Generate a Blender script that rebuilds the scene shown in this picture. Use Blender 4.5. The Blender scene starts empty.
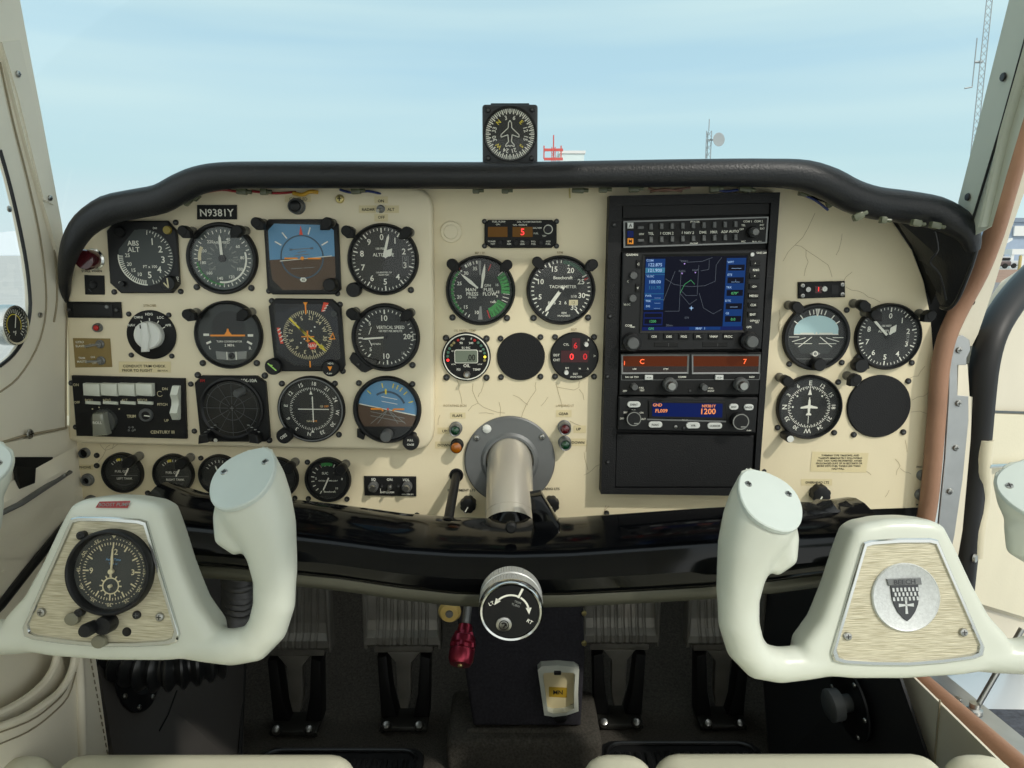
import bpy, bmesh, math, random
from mathutils import Vector, Matrix, Euler
PI = math.pi; RAD = math.radians
random.seed(11)
SC = bpy.context.scene; COL = SC.collection
F = 740.0; PITCH = RAD(10.0); CP, SP = math.cos(PITCH), math.sin(PITCH)
CAM = Vector((0, -0.88, 0.85))

# ------------------------------------------------------------------ camera rays: where things of the cockpit stand
def ray(u, v):
    a = (u - 512) / F; b = (384 - v) / F
    return Vector((a, CP + b * SP, b * CP - SP))
def at(u, v, y=0.0):
    d = ray(u, v); return CAM + d * ((y - CAM.y) / d.y)
def atx(u, v, x):
    d = ray(u, v); return CAM + d * ((x - CAM.x) / d.x)
def atz(u, v, z):
    d = ray(u, v); return CAM + d * ((z - CAM.z) / d.z)
def onpl(u, v, p, n):
    d = ray(u, v); n = Vector(n); return CAM + d * ((Vector(p) - CAM).dot(n) / d.dot(n))

# ------------------------------------------------------------------ materials
def lin(c):
    return tuple(((x / 255) / 12.92 if x / 255 <= .04045 else ((x / 255 + .055) / 1.055) ** 2.4) for x in c) + (1,)
def mat(name, rgb, rough=.5, metal=0.0, var=0.0, vscale=40, bump=0.0, bscale=200, stretch=None, coat=0, emit=None, es=0, spec=.5, sheen=0):
    m = bpy.data.materials.new(name); m.use_nodes = True
    nt = m.node_tree; b = nt.nodes['Principled BSDF']
    c = lin(rgb)
    b.inputs['Base Color'].default_value = c
    b.inputs['Roughness'].default_value = rough; b.inputs['Metallic'].default_value = metal
    b.inputs['Specular IOR Level'].default_value = spec
    if coat: b.inputs['Coat Weight'].default_value = coat; b.inputs['Coat Roughness'].default_value = .08
    if sheen: b.inputs['Sheen Weight'].default_value = sheen
    if emit: b.inputs['Emission Color'].default_value = lin(emit); b.inputs['Emission Strength'].default_value = es
    if var or bump:
        tc = nt.nodes.new('ShaderNodeTexCoord'); mp = nt.nodes.new('ShaderNodeMapping')
        nt.links.new(tc.outputs['Object'], mp.inputs[0])
        if stretch: mp.inputs['Scale'].default_value = stretch
    if var:
        n = nt.nodes.new('ShaderNodeTexNoise'); n.inputs['Scale'].default_value = vscale; n.inputs['Detail'].default_value = 5
        nt.links.new(mp.outputs[0], n.inputs['Vector'])
        r = nt.nodes.new('ShaderNodeValToRGB')
        r.color_ramp.elements[0].position = .3; r.color_ramp.elements[1].position = .7
        r.color_ramp.elements[0].color = tuple(max(0, x * (1 - var)) for x in c[:3]) + (1,)
        r.color_ramp.elements[1].color = tuple(min(1, x * (1 + var * .6)) for x in c[:3]) + (1,)
        nt.links.new(n.outputs['Fac'], r.inputs[0]); nt.links.new(r.outputs[0], b.inputs['Base Color'])
    if bump:
        n = nt.nodes.new('ShaderNodeTexNoise'); n.inputs['Scale'].default_value = bscale; n.inputs['Detail'].default_value = 3
        nt.links.new(mp.outputs[0], n.inputs['Vector'])
        bm_ = nt.nodes.new('ShaderNodeBump'); bm_.inputs['Strength'].default_value = bump; bm_.inputs['Distance'].default_value = .002
        nt.links.new(n.outputs['Fac'], bm_.inputs['Height']); nt.links.new(bm_.outputs[0], b.inputs['Normal'])
    return m
def glass_mat(name, ior=1.45, tint=(255, 255, 255), rough=.03):
    m = bpy.data.materials.new(name); m.use_nodes = True; nt = m.node_tree
    for n in list(nt.nodes):
        if n.type == 'BSDF_PRINCIPLED': nt.nodes.remove(n)
    o = nt.nodes['Material Output']
    fr = nt.nodes.new('ShaderNodeFresnel')
    ge = nt.nodes.new('ShaderNodeNewGeometry'); mr = nt.nodes.new('ShaderNodeMapRange')      # same reflectance from either side of the pane
    mr.inputs['To Min'].default_value = ior; mr.inputs['To Max'].default_value = 1 / ior
    nt.links.new(ge.outputs['Backfacing'], mr.inputs['Value']); nt.links.new(mr.outputs[0], fr.inputs['IOR'])
    t = nt.nodes.new('ShaderNodeBsdfTransparent'); t.inputs[0].default_value = lin(tint)
    g = nt.nodes.new('ShaderNodeBsdfGlossy'); g.inputs['Roughness'].default_value = rough
    mx = nt.nodes.new('ShaderNodeMixShader')
    nt.links.new(fr.outputs[0], mx.inputs[0]); nt.links.new(t.outputs[0], mx.inputs[1]); nt.links.new(g.outputs[0], mx.inputs[2])
    nt.links.new(mx.outputs[0], o.inputs[0])
    return m
CREAM = mat('cream_panel_paint', (226, 214, 182), .42, var=.05, vscale=9, bump=.05, bscale=350)
CREAM2 = mat('cream_panel_paint_smooth', (226, 215, 186), .38, var=.04, vscale=7, bump=.03, bscale=350)
CRACK = mat('paint_crack', (168, 152, 118), .8)
BLK = mat('black_bezel', (14, 15, 17), .45, bump=.08, bscale=500, spec=.4)
BLKM = mat('black_matte', (12, 13, 14), .6, bump=.1, bscale=400, spec=.35)
BLKF = mat('black_crinkle', (15, 16, 18), .55, bump=.35, bscale=700, spec=.35)
DIAL = mat('dial_face', (27, 29, 29), .6)
DIALG = mat('dial_face_grey', (44, 48, 47), .6)
WHT = mat('marking_white', (226, 226, 214), .6)
GRYM = mat('marking_grey', (128, 130, 126), .6)
DIMM = mat('marking_faint', (74, 76, 76), .6)
YEL = mat('marking_yellow', (226, 208, 60), .6)
CRMM = mat('marking_cream', (205, 196, 160), .6)
ORG = mat('marking_orange', (240, 150, 40), .6)
RED = mat('marking_red', (170, 36, 32), .6)
REDO = mat('flag_red', (226, 76, 50), .6)
GRN = mat('marking_green', (52, 128, 62), .6)
GRND = mat('marking_dark_green', (36, 78, 58), .6)
LIME = mat('marking_lime', (170, 220, 110), .6)
SKYB = mat('horizon_blue', (92, 142, 180), .6)
SKYP = mat('horizon_pale', (176, 208, 212), .6)
ERTH = mat('horizon_brown', (84, 64, 48), .6)
INK = mat('label_ink', (24, 21, 18), .7)
INKF = mat('faded_ink', (168, 152, 118), .8)
TAPE = mat('label_tape', (216, 202, 160), .5)
GOLD = mat('gold_placard', (142, 122, 76), .35, metal=.3, var=.08)
STEEL = mat('steel', (168, 168, 164), .3, metal=1.0, var=.06, vscale=60)
CHROME = mat('chrome', (206, 208, 206), .14, metal=1.0)
ALU = mat('bare_aluminium', (176, 178, 178), .42, metal=.85, var=.1, vscale=30, bump=.05)
DALU = mat('dull_aluminium', (120, 122, 122), .5, metal=.6, var=.12, vscale=25)
TUBEM = mat('polished_tube', (206, 200, 186), .3, metal=.55, var=.1, vscale=14, bump=.03, bscale=60, stretch=(1, .2, 1))
BSCR = mat('black_screw', (20, 20, 21), .35)
GLASS = glass_mat('instrument_glass', 1.42)
IVORY = mat('ivory_plastic', (203, 207, 195), .3, var=.03, vscale=6)
IVCAP = mat('ivory_cap', (198, 207, 201), .35, var=.05, vscale=18)
GLOSSB = mat('gloss_black', (5, 6, 8), .1, spec=.3)
LIPM = mat('olive_edge', (70, 70, 60), .4)
VINYL = mat('black_vinyl', (22, 24, 28), .42, bump=.25, bscale=420)
BEIGE = mat('cream_vinyl', (230, 223, 203), .5, var=.05, vscale=7, bump=.12, bscale=260)
BEIGEP = mat('cream_paint_trim', (230, 224, 206), .45, var=.06, vscale=9)
BEIGED = mat('beige_stitch', (150, 140, 116), .7)
SEATM = mat('seat_vinyl', (214, 212, 190), .42, var=.03, vscale=8, bump=.1, bscale=300)
LEATHER = mat('tan_leather', (152, 114, 90), .5, var=.12, vscale=22, bump=.2, bscale=260)
GREENG = mat('grey_green_post', (196, 200, 186), .45, var=.05, vscale=8)
RUBBER = mat('black_rubber', (16, 16, 17), .5, var=.2, vscale=40)
RUBS = mat('satin_rubber', (26, 27, 28), .33)
CARPET = mat('dark_carpet', (78, 75, 69), .95, var=.35, vscale=260, bump=.8, bscale=500, spec=.1)
KICK = mat('dark_kick_panel', (74, 71, 68), .6, var=.08, vscale=12)
FELT = mat('charcoal_felt', (56, 55, 60), .95, var=.2, vscale=200, bump=.4, bscale=600, spec=.1)
PEDAL = mat('worn_pedal_metal', (136, 133, 125), .42, metal=.45, var=.2, vscale=25)
PEDALD = mat('dark_pedal_metal', (66, 66, 62), .45, metal=.6, var=.2, vscale=25)
ANOD = mat('red_anodised', (150, 48, 66), .28, metal=.75)
YKNOB = mat('yellow_knob', (206, 178, 104), .4)
WKNOB = mat('white_knob', (214, 216, 210), .35)
GREYK = mat('grey_knob', (84, 86, 86), .45)
SILK = mat('silver_key', (205, 208, 204), .35, metal=.2)
LCD = mat('lcd_grey', (106, 116, 100), .3)
AMBD = mat('amber_window', (60, 24, 6), .3, emit=(120, 50, 12), es=.25, spec=.15)
AMBF = mat('amber_brown_window', (92, 62, 18), .3, emit=(120, 78, 20), es=.15, spec=.15)
REDD = mat('dark_red_window', (48, 10, 15), .2, emit=(80, 12, 20), es=.18)
LEDR = mat('red_led', (220, 40, 40), .3, emit=(255, 54, 52), es=1.3)
LEDRD = mat('dim_red_led', (150, 24, 26), .3, emit=(220, 34, 40), es=.7)
LEDO = mat('orange_led', (230, 90, 40), .3, emit=(255, 96, 50), es=1.1)
LEDY = mat('yellow_led', (240, 220, 80), .3, emit=(255, 230, 70), es=.8)
LEDG = mat('dim_green_led', (76, 116, 98), .3)
LEDT = mat('dim_tan_led', (150, 138, 92), .3)
SCRN = mat('screen_navy', (2, 3, 6), .3, emit=(7, 11, 36), es=.5, spec=.1)
SCRB = mat('screen_blue', (4, 14, 34), .3, emit=(20, 70, 142), es=.5, spec=.1)
SCRBD = mat('screen_blue_deep', (4, 8, 24), .3, emit=(18, 38, 110), es=.5, spec=.1)
SCRC = mat('screen_teal', (14, 70, 100), .2, emit=(24, 120, 160), es=.4)
SCRWH = mat('screen_white', (110, 140, 180), .3, emit=(170, 200, 240), es=.35)
SCRL = mat('screen_line', (60, 66, 78), .3, emit=(90, 98, 116), es=.2)
SCRG = mat('screen_green', (50, 130, 80), .3, emit=(60, 150, 90), es=.5)
SCRM = mat('screen_magenta', (150, 120, 190), .3, emit=(160, 130, 200), es=.6)
SCRO = mat('screen_orange', (200, 120, 60), .3, emit=(220, 132, 70), es=.7)
LENSG = mat('green_lens', (14, 58, 34), .12, coat=1)
LENSA = mat('amber_lens', (150, 84, 10), .12, coat=1)
LENSR = mat('red_lens', (78, 10, 18), .12, coat=1)
LENSD = mat('dark_red_lens', (70, 22, 28), .18, coat=1)
KNRL = mat('knurled_steel', (196, 198, 196), .42, metal=.55)
BRASS = mat('brass_screw', (190, 176, 120), .35, metal=.8)

# brushed plate: thin horizontal lines
def brushed():
    m = mat('brushed_plate', (196, 184, 148), .45, metal=.35)
    nt = m.node_tree; b = nt.nodes['Principled BSDF']
    tc = nt.nodes.new('ShaderNodeTexCoord'); mp = nt.nodes.new('ShaderNodeMapping'); mp.inputs['Scale'].default_value = (60, 30, 1150)
    n = nt.nodes.new('ShaderNodeTexNoise'); n.inputs['Scale'].default_value = 1.0; n.inputs['Detail'].default_value = 3
    r = nt.nodes.new('ShaderNodeValToRGB'); r.color_ramp.elements[0].position = .33; r.color_ramp.elements[1].position = .66
    r.color_ramp.elements[0].color = lin((168, 160, 134)); r.color_ramp.elements[1].color = lin((208, 202, 178))
    bp = nt.nodes.new('ShaderNodeBump'); bp.inputs['Strength'].default_value = .5; bp.inputs['Distance'].default_value = .001
    L = nt.links.new
    L(tc.outputs['Object'], mp.inputs[0]); L(mp.outputs[0], n.inputs['Vector']); L(n.outputs['Fac'], r.inputs[0])
    L(r.outputs[0], b.inputs['Base Color']); L(n.outputs['Fac'], bp.inputs['Height']); L(bp.outputs[0], b.inputs['Normal'])
    return m
BRUSH = brushed()

# ------------------------------------------------------------------ objects
RM = {}      # world matrix of each top-level object or part
def tag(o, label=None, cat=None, group=None, kind=None):
    if label: o['label'] = label
    if cat: o['category'] = cat
    if group: o['group'] = group
    if kind: o['kind'] = kind
    return o
def thing(name, label, cat, mw=None, group=None):
    o = bpy.data.objects.new(name, None); COL.objects.link(o)
    mw = mw or Matrix(); o.matrix_world = mw
    loc, rot, sc = mw.decompose(); o.location = loc; o.rotation_euler = rot.to_euler(); o.scale = sc
    o.empty_display_size = .01
    RM[o.name] = mw.copy()
    return tag(o, label, cat, group)
def T(p): return Matrix.Translation(Vector(p))

TXT = {}
def glyphs(s):
    if s not in TXT:
        cu = bpy.data.curves.new('t', 'FONT'); cu.body = s; cu.size = 1; cu.align_x = 'CENTER'; cu.align_y = 'CENTER'; cu.resolution_u = 2; cu.offset = .014
        ob = bpy.data.objects.new('t', cu); COL.objects.link(ob)
        me = bpy.data.meshes.new_from_object(ob)
        vs = [tuple(v.co[:2]) for v in me.vertices]; fs = [tuple(p.vertices) for p in me.polygons]
        if vs:
            cx = (min(v[0] for v in vs) + max(v[0] for v in vs)) / 2; cy = (min(v[1] for v in vs) + max(v[1] for v in vs)) / 2
            h = max(v[1] for v in vs) - min(v[1] for v in vs)
            vs = [(x - cx, y - cy) for x, y in vs]
        bpy.data.objects.remove(ob); bpy.data.meshes.remove(me); bpy.data.curves.remove(cu)
        TXT[s] = (vs, fs)
    return TXT[s]

class MB:
    """collects shapes, builds ONE mesh object"""
    def __init__(s): s.v = []; s.f = []; s.mi = []; s.sm = []; s.mats = []
    def add(s, vs, fs, m, smooth=False):
        if m not in s.mats: s.mats.append(m)
        k = s.mats.index(m); n = len(s.v)
        s.v += [Vector(x) for x in vs]
        for f in fs: s.f.append([n + i for i in f]); s.mi.append(k); s.sm.append(smooth)
        return s
    def xf(s, mtx):
        s.v = [mtx @ v for v in s.v]; return s
    def poly(s, pts, m): return s.add(pts, [list(range(len(pts)))], m)
    def flat(s, pts2, y, m): return s.poly([(p[0], y, p[1]) for p in pts2], m)
    def box(s, x0, x1, y0, y1, z0, z1, m):
        v = [(x, y, z) for z in (z0, z1) for y in (y0, y1) for x in (x0, x1)]
        return s.add(v, [(0, 1, 3, 2), (4, 6, 7, 5), (0, 4, 5, 1), (2, 3, 7, 6), (0, 2, 6, 4), (1, 5, 7, 3)], m)
    def rbox(s, x0, x1, y0, y1, z0, z1, b, m, seg=3):
        bm = bmesh.new(); bmesh.ops.create_cube(bm, size=1)
        for v in bm.verts: v.co = Vector(((x0 + x1) / 2 + v.co.x * (x1 - x0), (y0 + y1) / 2 + v.co.y * (y1 - y0), (z0 + z1) / 2 + v.co.z * (z1 - z0)))
        bmesh.ops.bevel(bm, geom=bm.edges[:], offset=b, segments=seg, profile=.5, affect='EDGES')
        bm.verts.index_update()
        s.add([v.co.copy() for v in bm.verts], [[v.index for v in f.verts] for f in bm.faces], m, seg > 1); bm.free(); return s
    def lathe(s, prof, m, c=(0, 0, 0), n=40, smooth=True, axis=None):
        """profile [(r, d)] round the local y axis through c; axis = other direction"""
        vs = []; fs = []; idx = []
        for r, d in prof:
            if abs(r) < 1e-9: idx.append([len(vs)]); vs.append(Vector((0, d, 0)))
            else:
                idx.append(list(range(len(vs), len(vs) + n)))
                vs += [Vector((r * math.sin(2 * PI * k / n), d, r * math.cos(2 * PI * k / n))) for k in range(n)]
        for a, b in zip(idx, idx[1:]):
            if len(a) == 1 and len(b) == 1: continue
            for k in range(n):
                k2 = (k + 1) % n
                if len(a) == 1: fs.append((a[0], b[k], b[k2]))
                elif len(b) == 1: fs.append((a[k], b[0], a[k2]))
                else: fs.append((a[k], b[k], b[k2], a[k2]))
        if axis is not None:
            q = Vector((0, 1, 0)).rotation_difference(Vector(axis)).to_matrix(); vs = [q @ v for v in vs]
        c = Vector(c)
        return s.add([v + c for v in vs], fs, m, smooth)
    def disc(s, cx, cz, r, y, m, n=32):
        return s.flat([(cx + r * math.sin(2 * PI * k / n), cz + r * math.cos(2 * PI * k / n)) for k in range(n)], y, m)
    def arc(s, cx, cz, r0, r1, a0, a1, y, m):
        n = max(2, int(abs(a1 - a0) / 6) + 1); vs = []; fs = []
        for k in range(n + 1):
            a = RAD(a0 + (a1 - a0) * k / n)
            for r in (r0, r1): vs.append((cx + r * math.sin(a), y, cz + r * math.cos(a)))
        for k in range(n): fs.append((2 * k, 2 * k + 1, 2 * k + 3, 2 * k + 2))
        return s.add(vs, fs, m)
    def ring(s, cx, cz, r0, r1, y, m): return s.arc(cx, cz, r0, r1, 0, 360, y, m)
    def line(s, p, q, w, y, m):
        p = Vector(p); q = Vector(q); d = (q - p)
        if d.length < 1e-9: return s
        d.normalize(); o = Vector((-d.y, d.x)) * w / 2
        return s.flat([p + o, q + o, q - o, p - o], y, m)
    def pline(s, pts, w, y, m):
        for a, b in zip(pts, pts[1:]): s.line(a, b, w, y, m)
        return s
    def rect(s, x0, z0, x1, z1, y, m): return s.flat([(x0, z0), (x1, z0), (x1, z1), (x0, z1)], y, m)
    def frame(s, x0, z0, x1, z1, w, y, m):
        return s.rect(x0, z0, x1, z0 + w, y, m).rect(x0, z1 - w, x1, z1, y, m).rect(x0, z0 + w, x0 + w, z1 - w, y, m).rect(x1 - w, z0 + w, x1, z1 - w, y, m)
    def prism(s, pts, y0, y1, m, b=0.0, seg=1, smooth=False):
        """outline in local x,z; front at y0 (towards the viewer), back at y1; front edge rounded by b"""
        n = len(pts); P = [Vector(p) for p in pts]
        ar = sum(P[i].x * P[(i + 1) % n].y - P[(i + 1) % n].x * P[i].y for i in range(n))
        if ar < 0: P.reverse()
        nr = []
        for i in range(n):
            d0 = (P[i] - P[i - 1]).normalized(); d1 = (P[(i + 1) % n] - P[i]).normalized()
            n0 = Vector((-d0.y, d0.x)); n1 = Vector((-d1.y, d1.x)); k = (n0 + n1)
            k = k / max(.35, (1 + n0.dot(n1))) if k.length > 1e-6 else n0
            nr.append(k)
        rows = [[(p.x, y1, p.y) for p in P]]
        if b:
            for j in range(seg + 1):
                a = PI / 2 * j / seg
                ins = b * (1 - math.cos(a)); dy = b * (1 - math.sin(a))
                rows.append([(P[i].x + nr[i].x * ins, y0 + dy, P[i].y + nr[i].y * ins) for i in range(n)])
        else: rows.append([(p.x, y0, p.y) for p in P])
        vs = [x for r in rows for x in r]; fs = [list(range(n))[::-1]]
        for j in range(len(rows) - 1):
            for i in range(n):
                i2 = (i + 1) % n; fs.append((j * n + i, j * n + i2, (j + 1) * n + i2, (j + 1) * n + i))
        fs.append([(len(rows) - 1) * n + i for i in range(n)])
        return s.add(vs, fs, m, smooth)
    def tube(s, path, rad, m, n=12, caps=True, smooth=True, up=None, shp=None):
        """round or (rx, ry) elliptical section swept along path"""
        P = [Vector(p) for p in path]; k = len(P)
        if not isinstance(rad, list): rad = [rad] * k
        rad = [(r, r) if not isinstance(r, tuple) else r for r in rad]
        tg = [(P[min(i + 1, k - 1)] - P[max(i - 1, 0)]).normalized() for i in range(k)]
        ref = Vector(up) if up else (Vector((0, 0, 1)) if abs(tg[0].z) < .9 else Vector((0, 1, 0)))
        e = (ref - tg[0] * ref.dot(tg[0])).normalized(); vs = []; fs = []
        for i in range(k):
            if up: e = Vector(up)
            e = (e - tg[i] * e.dot(tg[i])).normalized(); g = tg[i].cross(e)
            for j in range(n):
                a = 2 * PI * j / n
                ca, sa = math.cos(a), math.sin(a)
                if shp:
                    p_ = 2 / shp[1]; ca = math.copysign(abs(ca) ** p_, ca); sa = math.copysign(abs(sa) ** p_, sa); ca *= 1 + shp[0] * sa
                vs.append(P[i] + g * (rad[i][0] * ca) + e * (rad[i][1] * sa))
        for i in range(k - 1):
            for j in range(n):
                j2 = (j + 1) % n; fs.append((i * n + j, i * n + j2, (i + 1) * n + j2, (i + 1) * n + j))
        if caps: fs.append(list(range(n))[::-1]); fs.append([(k - 1) * n + j for j in range(n)])
        return s.add(vs, fs, m, smooth)
    def loft(s, rows, m, smooth=True, closed=False, caps=False):
        n = len(rows[0]); vs = [p for r in rows for p in r]; fs = []
        for i in range(len(rows) - 1):
            for j in range(n if closed else n - 1):
                j2 = (j + 1) % n; fs.append((i * n + j, i * n + j2, (i + 1) * n + j2, (i + 1) * n + j))
        if caps: fs.append(list(range(n))); fs.append([(len(rows) - 1) * n + j for j in range(n)])
        return s.add(vs, fs, m, smooth)
    def text(s, t, x, z, size, y, m, rot=0.0, sx=1.0):
        vs, fs = glyphs(t); a = RAD(-rot); ca, sa = math.cos(a), math.sin(a)
        return s.add([(x + size * (px * sx * ca - py * sa), y, z + size * (px * sx * sa + py * ca)) for px, py in vs], fs, m)
    def build(s, name, parent=None, world=False, label=None, recalc=True, kind=None):
        me = bpy.data.meshes.new(name); vs = s.v
        if parent is not None and world:
            inv = RM[parent.name].inverted(); vs = [inv @ v for v in vs]
        me.from_pydata(vs, [], s.f)
        for x in s.mats: me.materials.append(x)
        me.polygons.foreach_set('material_index', s.mi); me.polygons.foreach_set('use_smooth', s.sm)
        if recalc:
            bm = bmesh.new(); bm.from_mesh(me); bmesh.ops.recalc_face_normals(bm, faces=bm.faces[:]); bm.to_mesh(me); bm.free()
        o = bpy.data.objects.new(name, me); COL.objects.link(o)
        if any(s.sm):
            bm = bmesh.new(); bm.from_mesh(me)
            for e in bm.edges:
                if len(e.link_faces) == 2 and e.calc_face_angle(0) > RAD(38): e.smooth = False
            bm.to_mesh(me); bm.free()
        if parent is not None: o.parent = parent; RM[o.name] = RM[parent.name]
        else: RM[o.name] = Matrix()
        return tag(o, label, None, None, kind)
    def solo(s, name, label, cat, group=None, kind=None):
        """one-mesh thing, its origin moved to the middle of its base"""
        lo = Vector([min(v[i] for v in s.v) for i in range(3)]); hi = Vector([max(v[i] for v in s.v) for i in range(3)])
        c = Vector(((lo.x + hi.x) / 2, (lo.y + hi.y) / 2, lo.z)); s.v = [v - c for v in s.v]
        o = s.build(name); o.location = c; RM[o.name] = T(c); return tag(o, label, cat, group, kind)
def copy_tree(o, parent=None):
    c = o.copy(); COL.objects.link(c); c.parent = parent
    for ch in o.children: copy_tree(ch, c)
    return c
def rrect(x0, z0, x1, z1, r, n=4):
    out = []
    for cx, cz, a0 in ((x1 - r, z1 - r, 0), (x0 + r, z1 - r, 90), (x0 + r, z0 + r, 180), (x1 - r, z0 + r, 270)):
        for k in range(n + 1):
            a = RAD(a0 + 90 * k / n); out.append((cx + r * math.cos(a), cz + r * math.sin(a)))
    return out
def chamf(x0, z0, x1, z1, c):
    return [(x0 + c, z0), (x1 - c, z0), (x1, z0 + c), (x1, z1 - c), (x1 - c, z1), (x0 + c, z1), (x0, z1 - c), (x0, z0 + c)]
def smoothpath(pts, sub=4):
    P = [Vector(p) for p in pts]; out = []
    for i in range(len(P) - 1):
        p0, p1, p2, p3 = P[max(i - 1, 0)], P[i], P[i + 1], P[min(i + 2, len(P) - 1)]
        for k in range(sub):
            t = k / sub; out.append(.5 * (2 * p1 + (p2 - p0) * t + (2 * p0 - 5 * p1 + 4 * p2 - p3) * t * t + (3 * p1 - p0 - 3 * p2 + p3) * t ** 3))
    out.append(P[-1]); return out

class Frame:
    """a flat place in the cockpit (panel, radio, yoke face): local x right, z up, y away from the viewer"""
    def __init__(s, u, v, y=0.0, rx=0.0, ry=0.0, lead=0.0):
        s.o = at(u, v, y - lead) + Vector((0, lead, 0)); s.m = T(s.o) @ Euler((rx, ry, 0)).to_matrix().to_4x4(); s.i = s.m.inverted()
        s.px = ((s.o.y - CAM.y) / ray(u, v).y) / F
    def P(s, u, v, d=0.0):
        c = s.i @ CAM; r = s.i.to_3x3() @ ray(u, v); p = c + r * ((d - c.y) / r.y); return Vector((p.x, p.z))
    def Ps(s, pts, d=0.0): return [s.P(u, v, d) for u, v in pts]

# shared little pieces
def shared(fn):
    cache = {}
    def g(name, parent, loc, scale=1.0, roty=0.0, label=None, key=None):
        k = (key,)
        if k not in cache:
            o = fn(key).build(name, None); cache[k] = o.data
        else:
            o = bpy.data.objects.new(name, cache[k]); COL.objects.link(o)
        if parent is not None: o.parent = parent; RM[o.name] = RM[parent.name]
        o.location = loc; o.scale = (scale, scale, scale); o.rotation_euler = (0, roty, 0)
        return tag(o, label)
    return g
@shared
def screw(key):
    m = {'black': BSCR, 'steel': STEEL, 'brass': BRASS, None: BSCR}[key]; s = MB()
    s.lathe([(1, 0), (1, -.35), (.82, -.62), (.45, -.72), (0, -.72)], m, n=18)
    dk = INK if key in ('steel', 'brass') else GREYK
    s.rect(-.55, -.1, .55, .1, -.735, dk).rect(-.1, -.55, .1, .55, -.737, dk); return s
# ================================================================== instruments
SUBY, MAINY, STKY = -0.013, 0.0, -0.016
YF, YM, YN, YG = -.0016, -.0021, -.0034, -.0056          # face, markings, needles, glass
class G:
    def __init__(s, name, label, cat, u, v, r, y, group=None):
        s.fr = Frame(u, v, y, lead=.005); s.R = r * s.fr.px; s.t = thing(name, label, cat, s.fr.m, group); s.mk = MB(); s.nd = MB(); s.y0 = y
    def pol(s, a, r): return (s.R * r * math.sin(RAD(a)), s.R * r * math.cos(RAD(a)))
    def bezel(s, m=None, inner=.86, lip=-.007, face=None, rim=None):
        R = s.R; m = m or BLK
        b = MB().lathe([(R, .004), (R, lip + .002), (R * .965, lip), (R * (inner + .05), lip), (R * (inner + .015), lip + .0015), (R * inner, YF)], m, n=56)
        if rim: b.lathe([(R * (inner + .055), lip - .0002), (R * (inner + .02), lip - .0002)], rim, n=56)
        b.build('bezel', s.t)
        MB().disc(0, 0, R * (inner + .005), YF, face or DIAL, 56).build('dial_face', s.t); s.inner = inner
    def glass(s, r=None):
        MB().disc(0, 0, s.R * (r or s.inner) * 1.005, YG, GLASS, 48).build('glass', s.t)
    def tick(s, a, r0, r1, w, m=None, mb=None):
        (mb or s.mk).line(s.pol(a, r0), s.pol(a, r1), w * s.R, YM, m or WHT)
    def ticks(s, a0, a1, n, r0, r1, w, m=None):
        for k in range(n + 1): s.tick(a0 + (a1 - a0) * k / n, r0, r1, w, m)
    def num(s, a, r, t, size, m=None, rot=None):
        x, z = s.pol(a, r); s.mk.text(t, x, z, size * s.R, YM, m or WHT, a if rot == 'r' else (rot or 0))
    def arc(s, a0, a1, r0, r1, m, y=None): s.mk.arc(0, 0, r0 * s.R, r1 * s.R, a0, a1, y or YM + .0002, m)
    def txt(s, t, x, z, size, m=None, rot=0, sx=1.0): s.mk.text(t, x * s.R, z * s.R, size * s.R, YM, m or WHT, rot, sx)
    def seg(s, x0, z0, x1, z1, w, m=None, y=None): s.mk.line((x0 * s.R, z0 * s.R), (x1 * s.R, z1 * s.R), w * s.R, y or YM, m or WHT)
    def pg(s, pts, m, y=None): s.mk.flat([(x * s.R, z * s.R) for x, z in pts], y or YM, m)
    def needle(s, a, ln, tail=.1, w=.05, m=None, shape='taper', c=(0, 0), name='needle', y=YN):
        R = s.R; d = Vector((math.sin(RAD(a)), math.cos(RAD(a)))); o = Vector((d.y, -d.x)); c = Vector(c) * R
        n = MB()
        if shape == 'taper': P = [d * ln, d * ln * .85 + o * w / 2, -d * tail + o * w / 2, -d * tail - o * w / 2, d * ln * .85 - o * w / 2]
        elif shape == 'spade': P = [d * ln, d * ln * .6 + o * w, d * ln * .25 + o * w * .3, -d * tail + o * w * .3, -d * tail - o * w * .3, d * ln * .25 - o * w * .3, d * ln * .6 - o * w]
        elif shape == 'lance': P = [d * ln, d * ln * .8 + o * w * .35, d * ln * .5 + o * w * .55, d * .18 + o * w * .3, -d * tail + o * w * .3, -d * tail - o * w * .3, d * .18 - o * w * .3, d * ln * .5 - o * w * .55, d * ln * .8 - o * w * .35]
        n.prism([c + p * R for p in P], y - .0005, y, m or WHT); n.build(name, s.t); return n
    def hub(s, r=.08, m=None, c=(0, 0)):
        MB().lathe([(r * s.R, YF), (r * s.R, YN - .0012), (r * s.R * .6, YN - .0016), (0, YN - .0016)], m or BLK, (c[0] * s.R, 0, c[1] * s.R), n=20).build('needle_hub', s.t)
    def screws(s, pts, rpx=3.2, key='black'):
        for u, v in pts:
            p = s.fr.P(u, v); screw('mounting_screw', s.t, (p.x, 0, p.y), rpx * s.fr.px, key=key)
    def knob(s, u, v, rpx, depth=.014, m=None, face=None, base=None, name='knob', d=None, label=None):
        p = s.fr.P(u, v, -depth if d is None else d); r = rpx * s.fr.px; b = MB()
        b.lathe([(r * .82, 0.002), (r * .82, -.002), (r, -.003), (r, -depth + .0015), (r * .88, -depth), (0, -depth)], m or BLK, (p.x, 0, p.y), n=24)
        o = b.build(name, s.t, label=label)
        if face:
            k = MB(); face(k, p.x, p.y, r, -depth - .0003); k.build('marking', o)
        return o
    def done(s, glass=True):
        if s.mk.v: s.mk.build('dial_marking', s.t, recalc=False)
        if glass: s.glass()
        return s.t
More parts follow.
